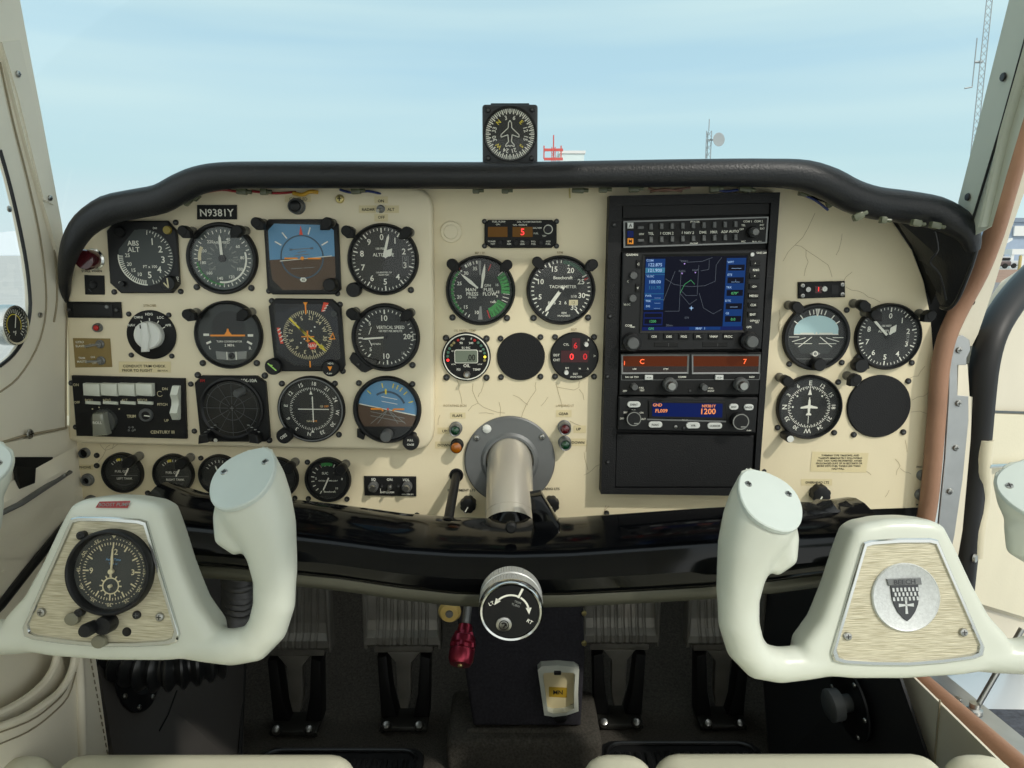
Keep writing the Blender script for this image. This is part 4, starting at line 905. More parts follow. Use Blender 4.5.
# transponder
t, f = unit('transponder', 'transponder with blue display reading 1200 and white oval keys', [(618.6, 396.8), (758.3, 397.6), (755.6, 433.3), (617.7, 430.4)], -.009, BLK, .0015)
y0 = -.009
MB().prism(f.Ps([(648, 400), (725, 401), (727, 420), (648, 418)], y0), y0 - .0022, y0, BLKM, .001).build('display_surround', t)
o = MB().flat(f.Ps([(652, 402.3), (722, 403.3), (721.6, 417), (651.8, 415.7)], y0), y0 - .0026, SCRBD).build('display', t)
k = MB(); wr(k, f, [('GND', 657.5, 405, 3.6), ('FL009', 661.5, 410.8, 4.4), ('N9381Y', 709, 406, 3.6), ('1200', 708.5, 411.4, 7)], y0 - .003, SCRO); k.build('digit', o)
m = MB().flat(f.Ps([(647, 418.5), (726, 420.5), (726, 422.2), (647, 420)], y0), y0 - .0004, DALU); wr(m, f, [('OFF', 622, 418.5, 2.2), ('SBY', 625.5, 412.5, 2.2), ('TST', 633.5, 410.5, 2.2), ('ON', 641.5, 412.8, 2.2), ('ALT', 643.5, 419, 2.2), ('KT 73', 685, 419.6, 1.8), ('PUSH', 749, 430.5, 1.6)], y0 - .0007, WHT); m.build('marking', t, recalc=False)
for u, v, tx, w in ((634, 404.6, 'IDENT', 6.5), (655.5, 424.8, 'FUNC', 6.8), (693.2, 425.6, 'VFR', 6.8), (715, 426, 'CURSOR', 7.2), (734, 407, 'ENT', 4.4), (749, 407.4, 'BACK', 4.6)): key(t, f, u - w, v - 3, u + w, v + 3, SILK, y0, .0025, 'oval_key', tx, INK, 2.4, r=2.9)
for u, v, r in ((634, 419, 7.3), (741, 421.8, 8.2)):
    o = knob(t, f, u, v, r, .013, BLK, y0); c = f.P(u, v, y0 - .013); MB().ring(c.x, c.y, r * .86 * PX, r * .98 * PX, y0 - .0132, GRYM).rect(c.x, c.y - .7 * r * PX, c.x + .6 * r * PX, c.y - .55 * r * PX, y0 - .0133, GRYM).build('marking', o)
for u, v, mm in ((674, 425, 'steel'), (682, 426, 'black')): p = f.P(u, v); screw('lock_screw', t, (p.x, y0, p.y), 1.8 * PX, key=mm)

# ================================================================== compass on the glareshield
A = G('magnetic_compass', 'small square vertical card compass standing on top of the glareshield', 'compass', 510, 134, 26, -.05)
R = A.R
P = rrect(-1.06 * R, -1.12 * R, 1.06 * R, 1.1 * R, .12 * R); MB().prism(P, -.003, .03, mat('compass_grey', (52, 54, 58), .45), .0025, 2, True).build('case', A.t)
MB().rect(-.7 * R, 1.1 * R, .7 * R, 1.16 * R, .004, BLK).prism(rrect(-.74 * R, 1.08 * R, .74 * R, 1.18 * R, .02 * R), .004, .028, BLK).build('top_cover', A.t)
MB().lathe([(1.04 * R, -.002), (1.04 * R, -.005), (.99 * R, -.0052), (.96 * R, -.0034)], BLK, n=48).build('bezel', A.t)
MB().disc(0, -.0 * R, .97 * R, -.0034, DIAL, 48).build('dial_face', A.t); YM = -.0039
for k in range(72): A.tick(k * 5, .8 if k % 2 else .74, .93, .03 if k % 2 else .045)
for k, t in enumerate(('N', '3', '6', 'E', '12', '15', 'S', '21', '24', 'W', '30', '33')): A.num(-45 + k * 30, .62, t, .22, YEL if t in 'NESW' else WHT, 'r')
pl = [(0, .44), (.05, .36), (.06, .2), (.3, -.02), (.3, -.1), (.07, -.02), (.05, -.24), (.14, -.34), (.14, -.4), (.03, -.36), (0, -.4), (-.03, -.36), (-.14, -.4), (-.14, -.34), (-.05, -.24), (-.07, -.02), (-.3, -.1), (-.3, -.02), (-.06, .2), (-.05, .36), (0, .44)]
A.mk.pline([(x * 1.15 * R, z * 1.15 * R) for x, z in pl], .03 * R, YM - .0004, WHT); A.done(False); YM = YM0
MB().disc(0, 0, .98 * R, -.0046, GLASS, 40).build('glass', A.t)
for x, z in ((-.84, .88), (.84, .9), (-.84, -.88), (.84, -.88)): screw('mounting_screw', A.t, (x * R, -.003, z * R), .1 * R, key='black')
MB().prism([(-.8 * R, -1.1 * R), (.7 * R, -1.1 * R), (.9 * R, -1.3 * R), (-1.0 * R, -1.3 * R)], .0, .026, BLK).build('mounting_foot', A.t)
MB().tube([(-.75 * R, -.003, -1.1 * R), (-.3 * R, -.005, -1.13 * R), (.1 * R, -.003, -1.12 * R)], .0012, DALU, 8).build('lead_wire', A.t)
# ================================================================== panels
fr = Frame(500, 400, MAINY)
IP = thing('instrument_panel', 'wide cream painted instrument panel with fine paint cracks, spanning the cockpit', 'panel', fr.m)
edge = [(66, 330), (60, 300), (64, 268), (74, 238), (95, 216), (130, 205), (180, 196), (200, 184), (300, 180), (500, 180), (700, 180), (790, 182), (806, 196), (830, 204), (868, 208), (893, 222), (912, 250), (924, 282), (931, 318), (934, 360), (932, 430), (927, 507.5), (860, 510), (800, 511.8), (700, 515.5), (600, 518.6), (486, 521), (400, 519), (340, 516.8), (270, 510), (180, 503), (80, 499), (62, 498)]
m = MB().prism(fr.Ps(edge), 0, .003, CREAM, .0008)
for pts in (
    [(783, 261), (788, 252), (795, 245), (806, 250), (815, 256), (828, 265), (832, 277)], [(795, 245), (808, 228), (815, 213)], [(842, 234), (840, 245), (836, 255)], [(806, 250), (808, 262), (804, 276)], [(846, 287), (858, 291), (868, 297), (880, 302)], [(852, 272), (842, 284), (836, 290)],
    [(457, 380), (459, 390), (462, 404)], [(484, 382), (481, 392), (478, 397)], [(473, 383), (475, 397), (478, 403), (468, 411)], [(478, 403), (491, 410), (505, 413)], [(536, 382), (536, 390), (526, 405), (521, 418)], [(513, 395), (524, 402), (528, 405)], [(548, 397), (541, 406)], [(556, 384), (559, 395), (562, 408)], [(557, 387), (574, 390), (579, 387), (580, 381)], [(579, 389), (584, 400)], [(499, 402), (500, 416)], [(479, 413), (494, 414)], [(584, 452), (587, 466), (588, 470)], [(570, 421), (582, 426)], [(601, 464), (592, 470), (584, 475)], [(606, 505), (604, 512), (609, 506)],
    [(900, 468), (905, 472), (911, 474)], [(895, 459), (900, 466), (896, 475)], [(885, 497), (889, 490)], [(912, 400), (924, 396), (930, 391)], [(911, 412), (928, 414)], [(780, 340), (778, 325), (779, 310)], [(905, 440), (907, 452)], [(866, 471), (871, 475)], [(925, 366), (918, 376), (910, 378)], [(100, 444), (105, 450), (110, 445)], [(80, 458), (88, 452)], [(112, 449), (114, 440)], [(98, 462), (106, 450), (118, 444)],
    [(306, 512), (308, 503), (306, 498)], [(440, 415), (438, 425)], [(587, 440), (586, 452)], [(545, 480), (547, 470)]):
    P = fr.Ps(pts); Q = [P[0]]
    for a, b in zip(P, P[1:]):
        mid = (a + b) / 2; d = b - a; Q += [mid + Vector((-d.y, d.x)) * random.uniform(-.12, .12), b]
    m.pline(Q, .00048, -.0003, CRACK)
m.build('painted_panel', IP)
MB().box(-.56, .53, .02, .028, .44, .60, BLKM).build('added_gap_plate', IP, world=True)  # added black plate, darkens the gap where sky showed below the panel
for u, v in ((97, 455.3), (836, 504), (417, 515), (606.5, 513)):
    p = fr.P(u, v); screw('panel_screw', IP, (p.x, 0, p.y), 2.8 * fr.px, key='black')
def placard(par, f, quad, lines, y, bg=TAPE, ink=INK, name='placard', d=.0004, label=None):
    P = f.Ps(quad); m = MB().flat(P, y - d, bg) if bg else MB()
    for t, u, v, s in lines: c = f.P(u, v); m.text(t, c.x, c.y, s * f.px * 1.2, y - d - .0003, ink)
    m.build(name, par, recalc=False, label=label)
def rq(u0, v0, u1, v1): return [(u0, v0), (u1, v0), (u1, v1), (u0, v1)]
placard(IP, fr, rq(450, 412.5, 465.5, 418.5), [('FLAPS', 457.5, 415.6, 3.2)], 0); placard(IP, fr, rq(437.5, 427.5, 449, 434), [('UP', 444.5, 431, 3.2)], 0); placard(IP, fr, rq(435, 441.5, 452, 448.5), [('DOWN', 444, 445, 3.2)], 0)
placard(IP, fr, rq(556, 410, 571.5, 417), [('GEAR', 563.5, 413.7, 3.2)], 0); placard(IP, fr, rq(573.5, 425.5, 586, 433), [('UP', 578.5, 429, 3.2)], 0); placard(IP, fr, rq(570.5, 438.5, 586, 446), [('DOWN', 578, 442.4, 3.2)], 0)
placard(IP, fr, rq(446, 486.5, 477, 493), [('INSTRUMENT LTS', 461.5, 490, 3)], 0, None); placard(IP, fr, rq(540, 486, 562, 492), [('RADIO LTS', 551, 488.7, 3)], 0, None)
placard(IP, fr, rq(801, 479, 832, 485.5), [('OVERHEAD LTS', 817, 482.3, 2.9)], 0, TAPE)
placard(IP, fr, [(812, 451.5), (868.5, 453), (866, 472.5), (810, 471.5)], [('TURNING TYPE TAKEOFFS, AND', 840, 455.4, 2.2), ('TAKEOFF IMMEDIATELY FOLLOWING', 840, 458, 2.2), ('FAST TAXI TURN PROHIBITED. AVOID', 839.5, 460.6, 2.2), ('PROLONGED SLIPS OF 30 SECONDS OR', 839, 463.2, 2.2), ('MORE WITH FUEL TANKS LESS THAN', 838.5, 465.8, 2.2), ('HALF FULL.', 838, 468.6, 2.2)], 0)
placard(IP, fr, rq(77.5, 464.5, 93.5, 470), [('PHONE', 85.5, 467.2, 3)], 0); placard(IP, fr, rq(914, 464, 930, 469), [('PHONE', 921, 466.8, 2.4)], 0, None); placard(IP, fr, rq(914, 502, 930, 507), [('MIKE', 919, 504.5, 2.4)], 0, None)
placard(IP, fr, rq(470, 252, 490, 256), [('MP / FF', 480, 253, 2.6), ('OIL PRESS / TEMP', 465, 330.5, 2.4), ('EGT', 574, 329.5, 2.6), ('ROTATING BCN', 455, 405.5, 2.6), ('LANDING LT', 565, 405.5, 2.6), ('RPM', 560, 252.5, 2.6)], 0, None, INKF, 'faded_marking')
p = fr.P(451, 232); MB().lathe([(.0125, 0), (.0125, -.0012), (.0115, -.002), (.0085, -.002), (.0078, -.0028), (0, -.0028)], CREAM2, (p.x, 0, p.y), n=36).build('plug_button', IP)

# the floating sub panel
fs = Frame(250, 320, SUBY)
SP_ = thing('raised_panel', 'raised cream sub panel with rounded corners carrying the flight instruments', 'panel', fs.m)
o = [(67, 440)]
o += [(66.5, 380), (66, 310), (69, 282), (78, 250), (92, 228), (112, 214), (150, 204), (180, 197), (205, 188), (300, 184), (410, 187)]
o += [(416, 187.5), (424, 191), (430, 197), (432.5, 205)]
o += [(433.5, 300), (434, 390), (434, 430), (432, 440), (427, 447), (420, 450), (410, 451), (300, 449), (180, 446.5), (80, 444)]
MB().prism(fs.Ps(o), 0, .0125, CREAM2, .005, 4, True).build('painted_panel', SP_)
placard(SP_, fs, rq(197.5, 205, 237.5, 219.5), [('N9381Y', 217.5, 212.8, 8.2)], 0, BLKM, WHT, 'registration_plate', .0014, 'black registration plate reading N9381Y')
placard(SP_, fs, rq(285, 195.5, 311, 202), [('COUPLED', 298.5, 199, 3.3)], 0)
placard(SP_, fs, rq(374.5, 196.5, 388, 203.5), [('ON', 381, 201, 3.2)], 0); placard(SP_, fs, rq(359, 205.5, 376, 213), [('RADAR', 368.5, 209.5, 3.2)], 0); placard(SP_, fs, rq(385, 205.5, 399, 213), [('ALT', 391, 209.5, 3.2)], 0); placard(SP_, fs, rq(374.5, 214, 388, 221.5), [('OFF', 381.5, 217.3, 3.2)], 0)
placard(SP_, fs, rq(119, 361.5, 171, 372.5), [('CONDUCT TRIM CHECK', 144.5, 366, 3.2), ('PRIOR TO FLIGHT', 137.5, 370.3, 3.2), ('SEE P.O.H.', 163, 370.6, 2)], 0)
placard(SP_, fs, rq(78, 269, 105, 273), [('STALL WARN', 92, 271, 2.8)], 0, None); placard(SP_, fs, rq(138, 304, 170, 308), [('STROBE', 150, 305.5, 3)], 0, None, INKF, 'faded_marking')
placard(SP_, fs, [(73, 338), (110.5, 338.5), (112.5, 367), (75.5, 367.5)], [('GYRO', 80, 342, 2.6), ('SLAVING', 82, 346, 2.6), ('TRIM', 82, 358, 2.6), ('MASTER', 83, 361.5, 2.6), ('FREE', 92, 344.8, 2.2), ('ON', 93, 357, 2.2), ('OFF', 94.5, 363, 2.2)], 0, GOLD, WHT, 'gold_placard')
p = fs.P(340, 199); screw('panel_screw', SP_, (p.x, 0, p.y), 4.2 * fs.px, key='brass'); 

def plain(name, label, cat, u, v, y, group=None):
    f = Frame(u, v, y); return thing(name, label, cat, f.m, group), f
# ---------------- toggles
def toggle(label, u, v, y, tip, s=1.0):
    t, f = plain('toggle_switch', label, 'switch', u, v, y, 'toggle switches on the raised panel')
    MB().lathe([(.0046 * s, .001), (.0046 * s, -.002), (.0034 * s, -.003), (.003 * s, -.005), (0, -.005)], DALU, n=18).build('threaded_collar', t)
    MB().tube([(0, -.004, 0), (tip[0] * .5, -.010, tip[1] * .5), (tip[0], -.0165, tip[1])], [.0011, .0013, .0019], STEEL, 10).build('lever', t)
toggle('small silver toggle in the middle of the RADAR ALT placards', 381, 209, SUBY, (-.001, -.003))
toggle('silver toggle on the gold placard beside GYRO SLAVING', 100.5, 344, SUBY, (-.009, -.001), 1.1)
toggle('silver toggle on the gold placard beside TRIM MASTER', 101.5, 360.5, SUBY, (-.009, .001), 1.1)
# ---------------- indicator lamps
def lamp(label, u, v, y, lens, r=8, ln=.016, body=DALU, k=.66, name='indicator_lamp'):
    t, f = plain(name, label, 'lamp', u, v, y, 'indicator lamps on the panel'); r = r * f.px
    b = MB().lathe([(r, .001), (r, -.002), (r * .86, -.003), (r * .9, -ln), (r * .82, -ln - .001), (r * k, -ln), (r * k, -ln + .002)], body, n=28)
    b.build('housing', t)
    MB().lathe([(r * k, -ln + .001), (r * k * .9, -ln - .001), (r * k * .5, -ln - .0022), (0, -ln - .0026)], lens, n=24).build('lens', t); return t
lamp('green flaps lamp beside the UP placard', 456, 427.8, 0, LENSG, 6.6, .015)
lamp('amber flaps lamp in a black housing beside DOWN', 457.2, 444.5, 0, LENSA, 6.6, .015, BLKM, .86)
lamp('red gear lamp beside the UP placard', 564.2, 426.5, 0, LENSR, 6.8, .015)
lamp('green gear lamp beside the DOWN placard', 564.6, 442, 0, LENSG, 6.6, .015)
lamp('dark push button lamp below the COUPLED placard', 297.8, 206.5, SUBY, BLK, 8, .012, GREYK, .72)
t = lamp('big dark red stall warning lamp in a chrome ring', 94, 259.5, SUBY, LENSD, 11, .005, CHROME, .84)
MB().lathe([(.0112, -.004), (.0118, -.018), (.0105, -.021), (0, -.0215)], LENSD, n=28).build('push_cap', t)
t = lamp('tiny red lamp in a knurled silver ring above the gold placard', 98.5, 327.5, SUBY, RED, 4.6, .005, DALU, .62)
# ---------------- small plates on the raised panel
t, f = plain('blank_cover', 'small square black cover with a dimple, below the stall lamp', 'cover', 94.5, 284.5, SUBY)
MB().prism(f.Ps([(85, 275), (104.5, 275.5), (105, 294.5), (86, 294.5)]), -.0022, .001, BLKM, .0006).build('plate', t); MB().lathe([(.0045, -.0022), (.004, -.0034), (.0015, -.003), (0, -.003)], BLK, n=18).line((-.006, -.005), (-.003, -.008), .0006, -.0026, GREYK).build('dimple', t)
t, f = plain('annunciator_plate', 'narrow black plate with one grey lamp, above the gold placard', 'avionics', 95, 310, SUBY)
MB().prism(f.Ps([(67.5, 301.5), (121.5, 302), (122.5, 318), (69, 317.5)]), -.003, .001, BLKM, .0008).build('plate', t); MB().prism(f.Ps([(75, 303.5), (114, 304), (114.5, 316), (76, 315.5)]), -.0045, -.003, BLK, .0006).build('window', t)
p = f.P(108.8, 306.7); MB().lathe([(.0024, -.0045), (.002, -.0055), (0, -.006)], DALU, (p.x, 0, p.y), n=14).build('lamp', t)
for u, v in ((71, 309.5), (118, 310)): p = f.P(u, v); screw('mounting_screw', t, (p.x, -.003, p.y), 2.4 * f.px, key='black')
# ---------------- jacks and knobs
def jack(label, u, v, rpx, bore=.6, m=STEEL):
    t, f = plain('headset_jack', label, 'jack', u, v, MAINY, 'headset jacks'); r = rpx * f.px
    MB().lathe([(r, .001), (r, -.002), (r * .86, -.003), (r * .8, -.006), (r * bore, -.0065), (r * bore, -.0015)], m, n=24).build('nut', t); MB().disc(0, 0, r * bore, -.0016, BLKM, 20).build('socket', t)
jack('empty bushing hole in the cream panel above the PHONE placard', 85.5, 452.5, 5.2, .84, DALU); jack('grey phone jack just below the PHONE placard beside the left fuel gauge'.replace('left fuel gauge', 'small fuel gauge'), 88.2, 479.5, 6.4, .52, DALU); jack('dull jack half hidden behind the clock yoke', 91.5, 501, 6.4, .52, DALU)
jack('phone jack at the panel edge next to the tan leather welt', 921.8, 475, 5.6, .5, DALU); jack('microphone jack directly below the phone jack by the leather welt', 920, 494.3, 5.8, .5, DALU)
def dimmer(label, u, v, rpx):
    t, f = plain('dimmer_knob', label, 'knob', u, v, MAINY, 'black dimmer knobs'); r = rpx * f.px
    P = []
    for k in range(24): a = 2 * PI * k / 24; rr = r * (1.0 if k % 3 else .9); P.append((rr * math.sin(a), rr * math.cos(a)))
    o = MB().prism(P, -.013, .0, BLK, .0016, 2, True).build('grip', t); MB().line((0, -.1 * r), (-.35 * r, -.75 * r), .14 * r, -.0134, WHT).build('pointer_marking', o)
dimmer('black fluted knob under INSTRUMENT LTS', 468.5, 502.8, 8); dimmer('black fluted knob under RADIO LTS', 551.2, 502.5, 7.8); dimmer('black fluted knob under OVERHEAD LTS', 818, 492.3, 9.3)

# ---------------- hooded post lights: one of a kind, then copies
def post():
    t = thing('post_light', 'hooded post light', 'lamp')
    MB().lathe([(.0054, .001), (.0054, -.003), (.0046, -.004), (.0046, -.019), (0, -.019)], mat('post_stem', (104, 102, 94), .4), n=18).build('stem', t)
    h = MB().lathe([(.0052, -.0165), (.0059, -.0175), (.0059, -.0275), (.005, -.029), (0, -.029)], BLKM, n=22)
    h.prism([(-.0058, 0), (-.0058, -.0055), (0, -.0115), (.0058, -.0055), (.0058, 0)], -.0285, -.0185, BLKM, .0008)
    h.build('hood', t); return t
PL = post(); first = True
for u, v, tu, tv, y, lab in (
    (193, 231.5, 221, 258, SUBY, 'airspeed dial, on the rim nearer the radar altimeter'), (246, 231, 221, 258, SUBY, 'airspeed dial, on the rim nearer the attitude indicator'),
    (264, 223.5, 302, 257, SUBY, 'blue attitude indicator corner towards the airspeed dial'), (333, 223.5, 302, 257, SUBY, 'blue attitude indicator corner towards the altimeter'),
    (351.5, 231.5, 383, 259, SUBY, 'radar switch altimeter, attitude indicator side'), (410, 232.5, 383, 259, SUBY, 'radar switch altimeter, outer side'),
    (197, 312.5, 228, 335, SUBY, 'turn coordinator, on the side of the trim selector'), (252, 312, 228, 335, SUBY, 'turn coordinator, on the side of the compass instrument'),
    (356, 311.5, 385, 337, SUBY, 'vertical speed dial, on the side of the compass instrument'), (411, 312.5, 385, 337, SUBY, 'vertical speed dial, on its outer side'),
    (453.5, 263.5, 480, 290, MAINY, 'manifold pressure dial, on the side of the raised panel'), (507.5, 264.5, 480, 290, MAINY, 'manifold pressure dial, on the side of the tachometer'),
    (536.5, 261.5, 561, 290, MAINY, 'tachometer, on the side of the manifold dial'), (590.5, 264, 561, 290, MAINY, 'tachometer, on the side of the radio rack'),
    (788, 305, 817, 337, MAINY, 'pale sky attitude indicator beside the radio rack'), (853, 303.5, 889, 337, MAINY, 'gap above the outer altimeter, standing apart from its rim'),
    (864, 312.5, 889, 337, MAINY, 'outer altimeter rim, directly below another post light'), (918.5, 313.5, 889, 337, MAINY, 'outer altimeter, on the side of the black vinyl flap'),
    (779, 377, 810, 407, MAINY, 'heading gyro dial, on the side of the radio rack'), (846.5, 375.5, 820, 400, MAINY, 'gap between the heading gyro and the blanking plate'),
    (140, 455.5, 122, 473, MAINY, 'LEFT TANK fuel gauge'), (191, 457, 173, 474, MAINY, 'RIGHT TANK fuel gauge'), (295.5, 461.5, 276, 478, MAINY, 'dark gauge half behind the pilot yoke'), (346, 463.5, 327, 480, MAINY, 'suction gauge')):
    t = PL if first else copy_tree(PL); first = False
    f = Frame(u, v, y); a, b = f.P(u, v), f.P(tu, tv); d = b - a
    t.location = f.o; t.rotation_euler = (0, math.atan2(-d.x, -d.y), 0)
    t['label'] = 'black hooded post light at the ' + lab; t['group'] = 'hooded post lights around the instruments'

# ================================================================== glareshield
GL = thing('glareshield', 'padded black vinyl glareshield roll arching along the top of the panel', 'glareshield', T(at(512, 190, 0)))
cl = [(66, 303, -.004, .004), (65, 286, -.02, .0062), (66.5, 264, -.04, .0085), (73, 243, -.055, .0115), (86, 224, -.06, .0138), (108, 210, -.062, .0155), (135, 204, -.062, .0155), (160, 199, -.062, .0155), (180, 188.5, -.062, .0155), (198, 180.5, -.062, .0148), (222, 176, -.062, .0142), (262, 175, -.062, .014), (340, 175, -.062, .014), (430, 175.5, -.062, .014), (520, 175.5, -.062, .014), (610, 174, -.062, .014), (700, 172.8, -.062, .0143), (770, 173, -.062, .0148), (805, 176, -.062, .0165), (830, 184.5, -.062, .0175), (852, 196, -.062, .0175), (875, 203, -.062, .0172), (905, 207, -.062, .0172), (935, 212.5, -.07, .017), (957, 223, -.078, .0155), (969, 235, -.082, .0115), (973, 250, -.08, .007)]
path = [at(u, v, y) for u, v, y, r in cl]; MB().tube(smoothpath(path, 3), [r for k in range(len(cl) - 1) for r in [cl[k][3] + (cl[k + 1][3] - cl[k][3]) * j / 3 for j in range(3)]] + [cl[-1][3]], VINYL, 18).build('padded_roll', GL, world=True)
top = []
for (u, v, y, r) in cl[4:-2]:
    p = at(u, v, y); row = []
    for dy, dz in ((.0, .010), (.07, .012), (.2, .008), (.36, -.004), (.45, -.012)): row.append(Vector((p.x * (1 - dy * .25), p.y + dy, p.z + dz + (.0 if dy < .1 else (1.0 - min(1, abs(p.x) / .5)) * .0))))
    top.append(row)
MB().loft(top, VINYL).build('top_deck', GL, world=True)
# inner lining behind the roll, down to the panel edge
inn = []
ed = {4: (90, 222), 5: (110, 213), 6: (140, 206), 7: (165, 200), 8: (182, 197), 9: (202, 188), 10: (225, 185), 11: (262, 185), 12: (340, 185), 13: (430, 185), 14: (520, 185), 15: (610, 185), 16: (700, 185), 17: (770, 185), 18: (803, 190), 19: (828, 205), 20: (850, 207), 21: (868, 208), 22: (893, 221), 23: (912, 248), 24: (924, 280), 25: (931, 305)}
for k in range(4, 26):
    u, v, y, r = cl[k]; p = at(u, v, y); q = at(*ed[k], .002); inn.append([p + Vector((0, .003, 0)), p.lerp(q, .5) + Vector((0, .006, .004)), q])
MB().loft(inn, BLKM).build('lining', GL, world=True)
fl = [(893, 216, -.03), (930, 212, -.058), (962, 226, -.075), (977, 238, -.084), (974, 258, -.08), (966, 280, -.07), (957, 300, -.055), (948, 309, -.045), (941, 307, -.03), (934, 292, -.003), (926, 276, -.002), (912, 246, -.002)]
P = [at(u, v, y) for u, v, y in fl]; c = sum(P, Vector()) / len(P) + Vector((0, -.008, 0)); m = MB()
m.add(P + [c], [(k, (k + 1) % len(P), len(P)) for k in range(len(P))], VINYL, True)
Q = [p + Vector((.004, .006, 0)) for p in P]; m.add(Q, [list(range(len(Q)))], VINYL)
m.build('side_flap', GL, world=True)
MB().poly([at(u, v, .006) for u, v in [(800, 180), (872, 196), (930, 205), (962, 215), (975, 240), (965, 290), (948, 322), (938, 380), (900, 380), (900, 260), (800, 230)]], BLKM).build('light_leak_closure', GL, world=True)  # black plate added to stop light leaking past the panel edge
MB().tube(smoothpath([at(u, v, y - .001) for u, v, y in fl[2:9]], 3), .0022, RUBS, 8).build('flap_piping', GL, world=True)
MB().tube(smoothpath([at(935, 232, -.072), at(938, 250, -.07), at(930, 262, -.062), at(940, 275, -.062), at(946, 300, -.052)], 3), .0012, RUBS, 6).build('flap_crease', GL, world=True)

# cables under the lip
def cable(label, m, pts, r=.0014): MB().tube(smoothpath([at(u, v + (1.2 if u < 790 else 4), y) for u, v, y in pts], 4), r, m, 8).solo('wire', label, 'wire', 'loose wires under the glareshield')
WR = mat('wire_red', (150, 34, 40), .5); WY = mat('wire_yellow', (196, 150, 40), .5); WB = mat('wire_blue', (40, 54, 110), .5); WN = mat('wire_brown', (110, 80, 66), .5)
cable('red wire under the glareshield above the registration plate', WR, [(205, 191, -.012), (222, 188.5, -.016), (238, 190.5, -.014), (250, 190, -.012)])
cable('red wire running under the glareshield beside the yellow wire', WR, [(252, 190, -.016), (266, 191.5, -.018), (280, 192, -.018), (296, 190.5, -.012)])
cable('yellow wire hanging under the glareshield above the COUPLED button', WY, [(293, 192, -.018), (302, 193.5, -.02), (310, 190.5, -.02), (318, 191, -.016)], .0022)
cable('blue wire hanging under the glareshield near the radar switch', WB, [(340, 188.5, -.014), (352, 191.5, -.018), (368, 190, -.016), (386, 194, -.01)])
cable('dark blue wire under the glareshield above the audio panel', WB, [(712, 186, -.014), (725, 190, -.018), (742, 188, -.016), (752, 186, -.012)])
cable('brown wire under the glareshield above the radio rack', WN, [(648, 187, -.016), (662, 189.5, -.018), (678, 188, -.018), (690, 186.5, -.014)])
cable('brown wire crossing the brown pair above the radio rack', WN, [(650, 190.5, -.016), (664, 188, -.02), (682, 190, -.018)])
cable('blue wire tucked under the glareshield bend', WB, [(800, 190, -.02), (815, 196, -.024), (828, 206, -.02)])
cable('thin brass pin hanging under the glareshield over the fuel flow meter', BRASS, [(569.5, 187, -.014), (569.7, 192, -.014), (570, 197, -.014)], .001)
CN = mat('clear_connector', (92, 96, 76), .25); n = 0
for u, v, w, a, lab in ((188, 199.5, 12, -40, 'above the radar altimeter'), (196, 195.5, 9, -40, 'nearest the registration plate'), (242, 190, 12, 5, 'right above the registration plate'.replace('right ', '')), (264, 190.5, 8, 0, 'over the post light of the attitude indicator'), (356, 189.5, 11, -5, 'over the altimeter beside the radar switch'), (476, 189, 8, 0, 'over the manifold pressure dial'), (505, 189, 8, 0, 'before the fuel flow meter'), (578, 188.5, 14, 3, 'over the tachometer'), (603, 188, 10, 0, 'at the corner of the radio rack'), (634, 187.5, 12, -3, 'over the start of the audio panel'), (714, 187.5, 11, -5, 'over the middle of the audio panel'), (745, 187.5, 14, 8, 'over the knob of the audio panel'), (803, 190, 10, 10, 'where the glareshield starts to bend down'), (831, 200, 11, -35, 'inside the bend of the glareshield'), (858, 213.5, 12, -25, 'at the lower end of the glareshield bend'), (883, 217, 7, 5, 'at the start of the side flap'), (916, 220, 11, 10, 'on the black side flap, first of two'), (935, 222.5, 12, 10, 'on the black side flap, second of two')):
    f = Frame(u, v + 1.4 if u < 790 else v + 3, -.026 if u < 850 else -.09); a = RAD(a); w *= f.px * .85
    mt = MB().rbox(-w / 2, w / 2, -.004, .004, -.0035, .0035, .0012, CN, 2).lathe([(.0022, 0), (.0022, .006), (0, .006)], CN, (w / 2 - .001, 0, 0), n=10, axis=(1, 0, 0))
    mt.xf(f.m @ Euler((0, a, 0)).to_matrix().to_4x4()); mt.solo('wire_connector', 'small clear wire connector under the glareshield ' + lab, 'connector', 'wire connectors under the glareshield')
# ================================================================== control column, bar, trim wheel
f = Frame(509.7, 460, MAINY)
CC = thing('control_column', 'thick polished control tube in a grey round flange below the blanking plate', 'control column', f.m)
r = 45.3 * f.px
MB().lathe([(r, .002), (r, -.003), (r * .97, -.0045), (r * .64, -.0045), (r * .58, -.0075), (r * .53, -.0075), (r * .51, -.004), (r * .51, .002)], DALU, n=64).build('flange', CC)
for u, v, k in ((477, 437, 'steel'), (542, 436, 'steel')): p = f.P(u, v); screw('flange_screw', CC, (p.x, -.0045, p.y), 3 * f.px, key=k)
p = f.P(487, 428); MB().lathe([(.0055, -.0044), (.005, -.0062), (.002, -.0075), (0, -.0078)], WKNOB, (p.x, 0, p.y), n=18).build('bleed_cap', CC)
rt = 22.6 * f.px
MB().tube([(0, .02, .014), (0, -.006, -.004), (0, -.074, -.058)], rt, TUBEM, 48).build('polished_tube', CC)
MB().tube([(0, -.048, -.0375), (0, -.062, -.0485)], rt * 1.012, TUBEM, 48).build('end_sleeve', CC)
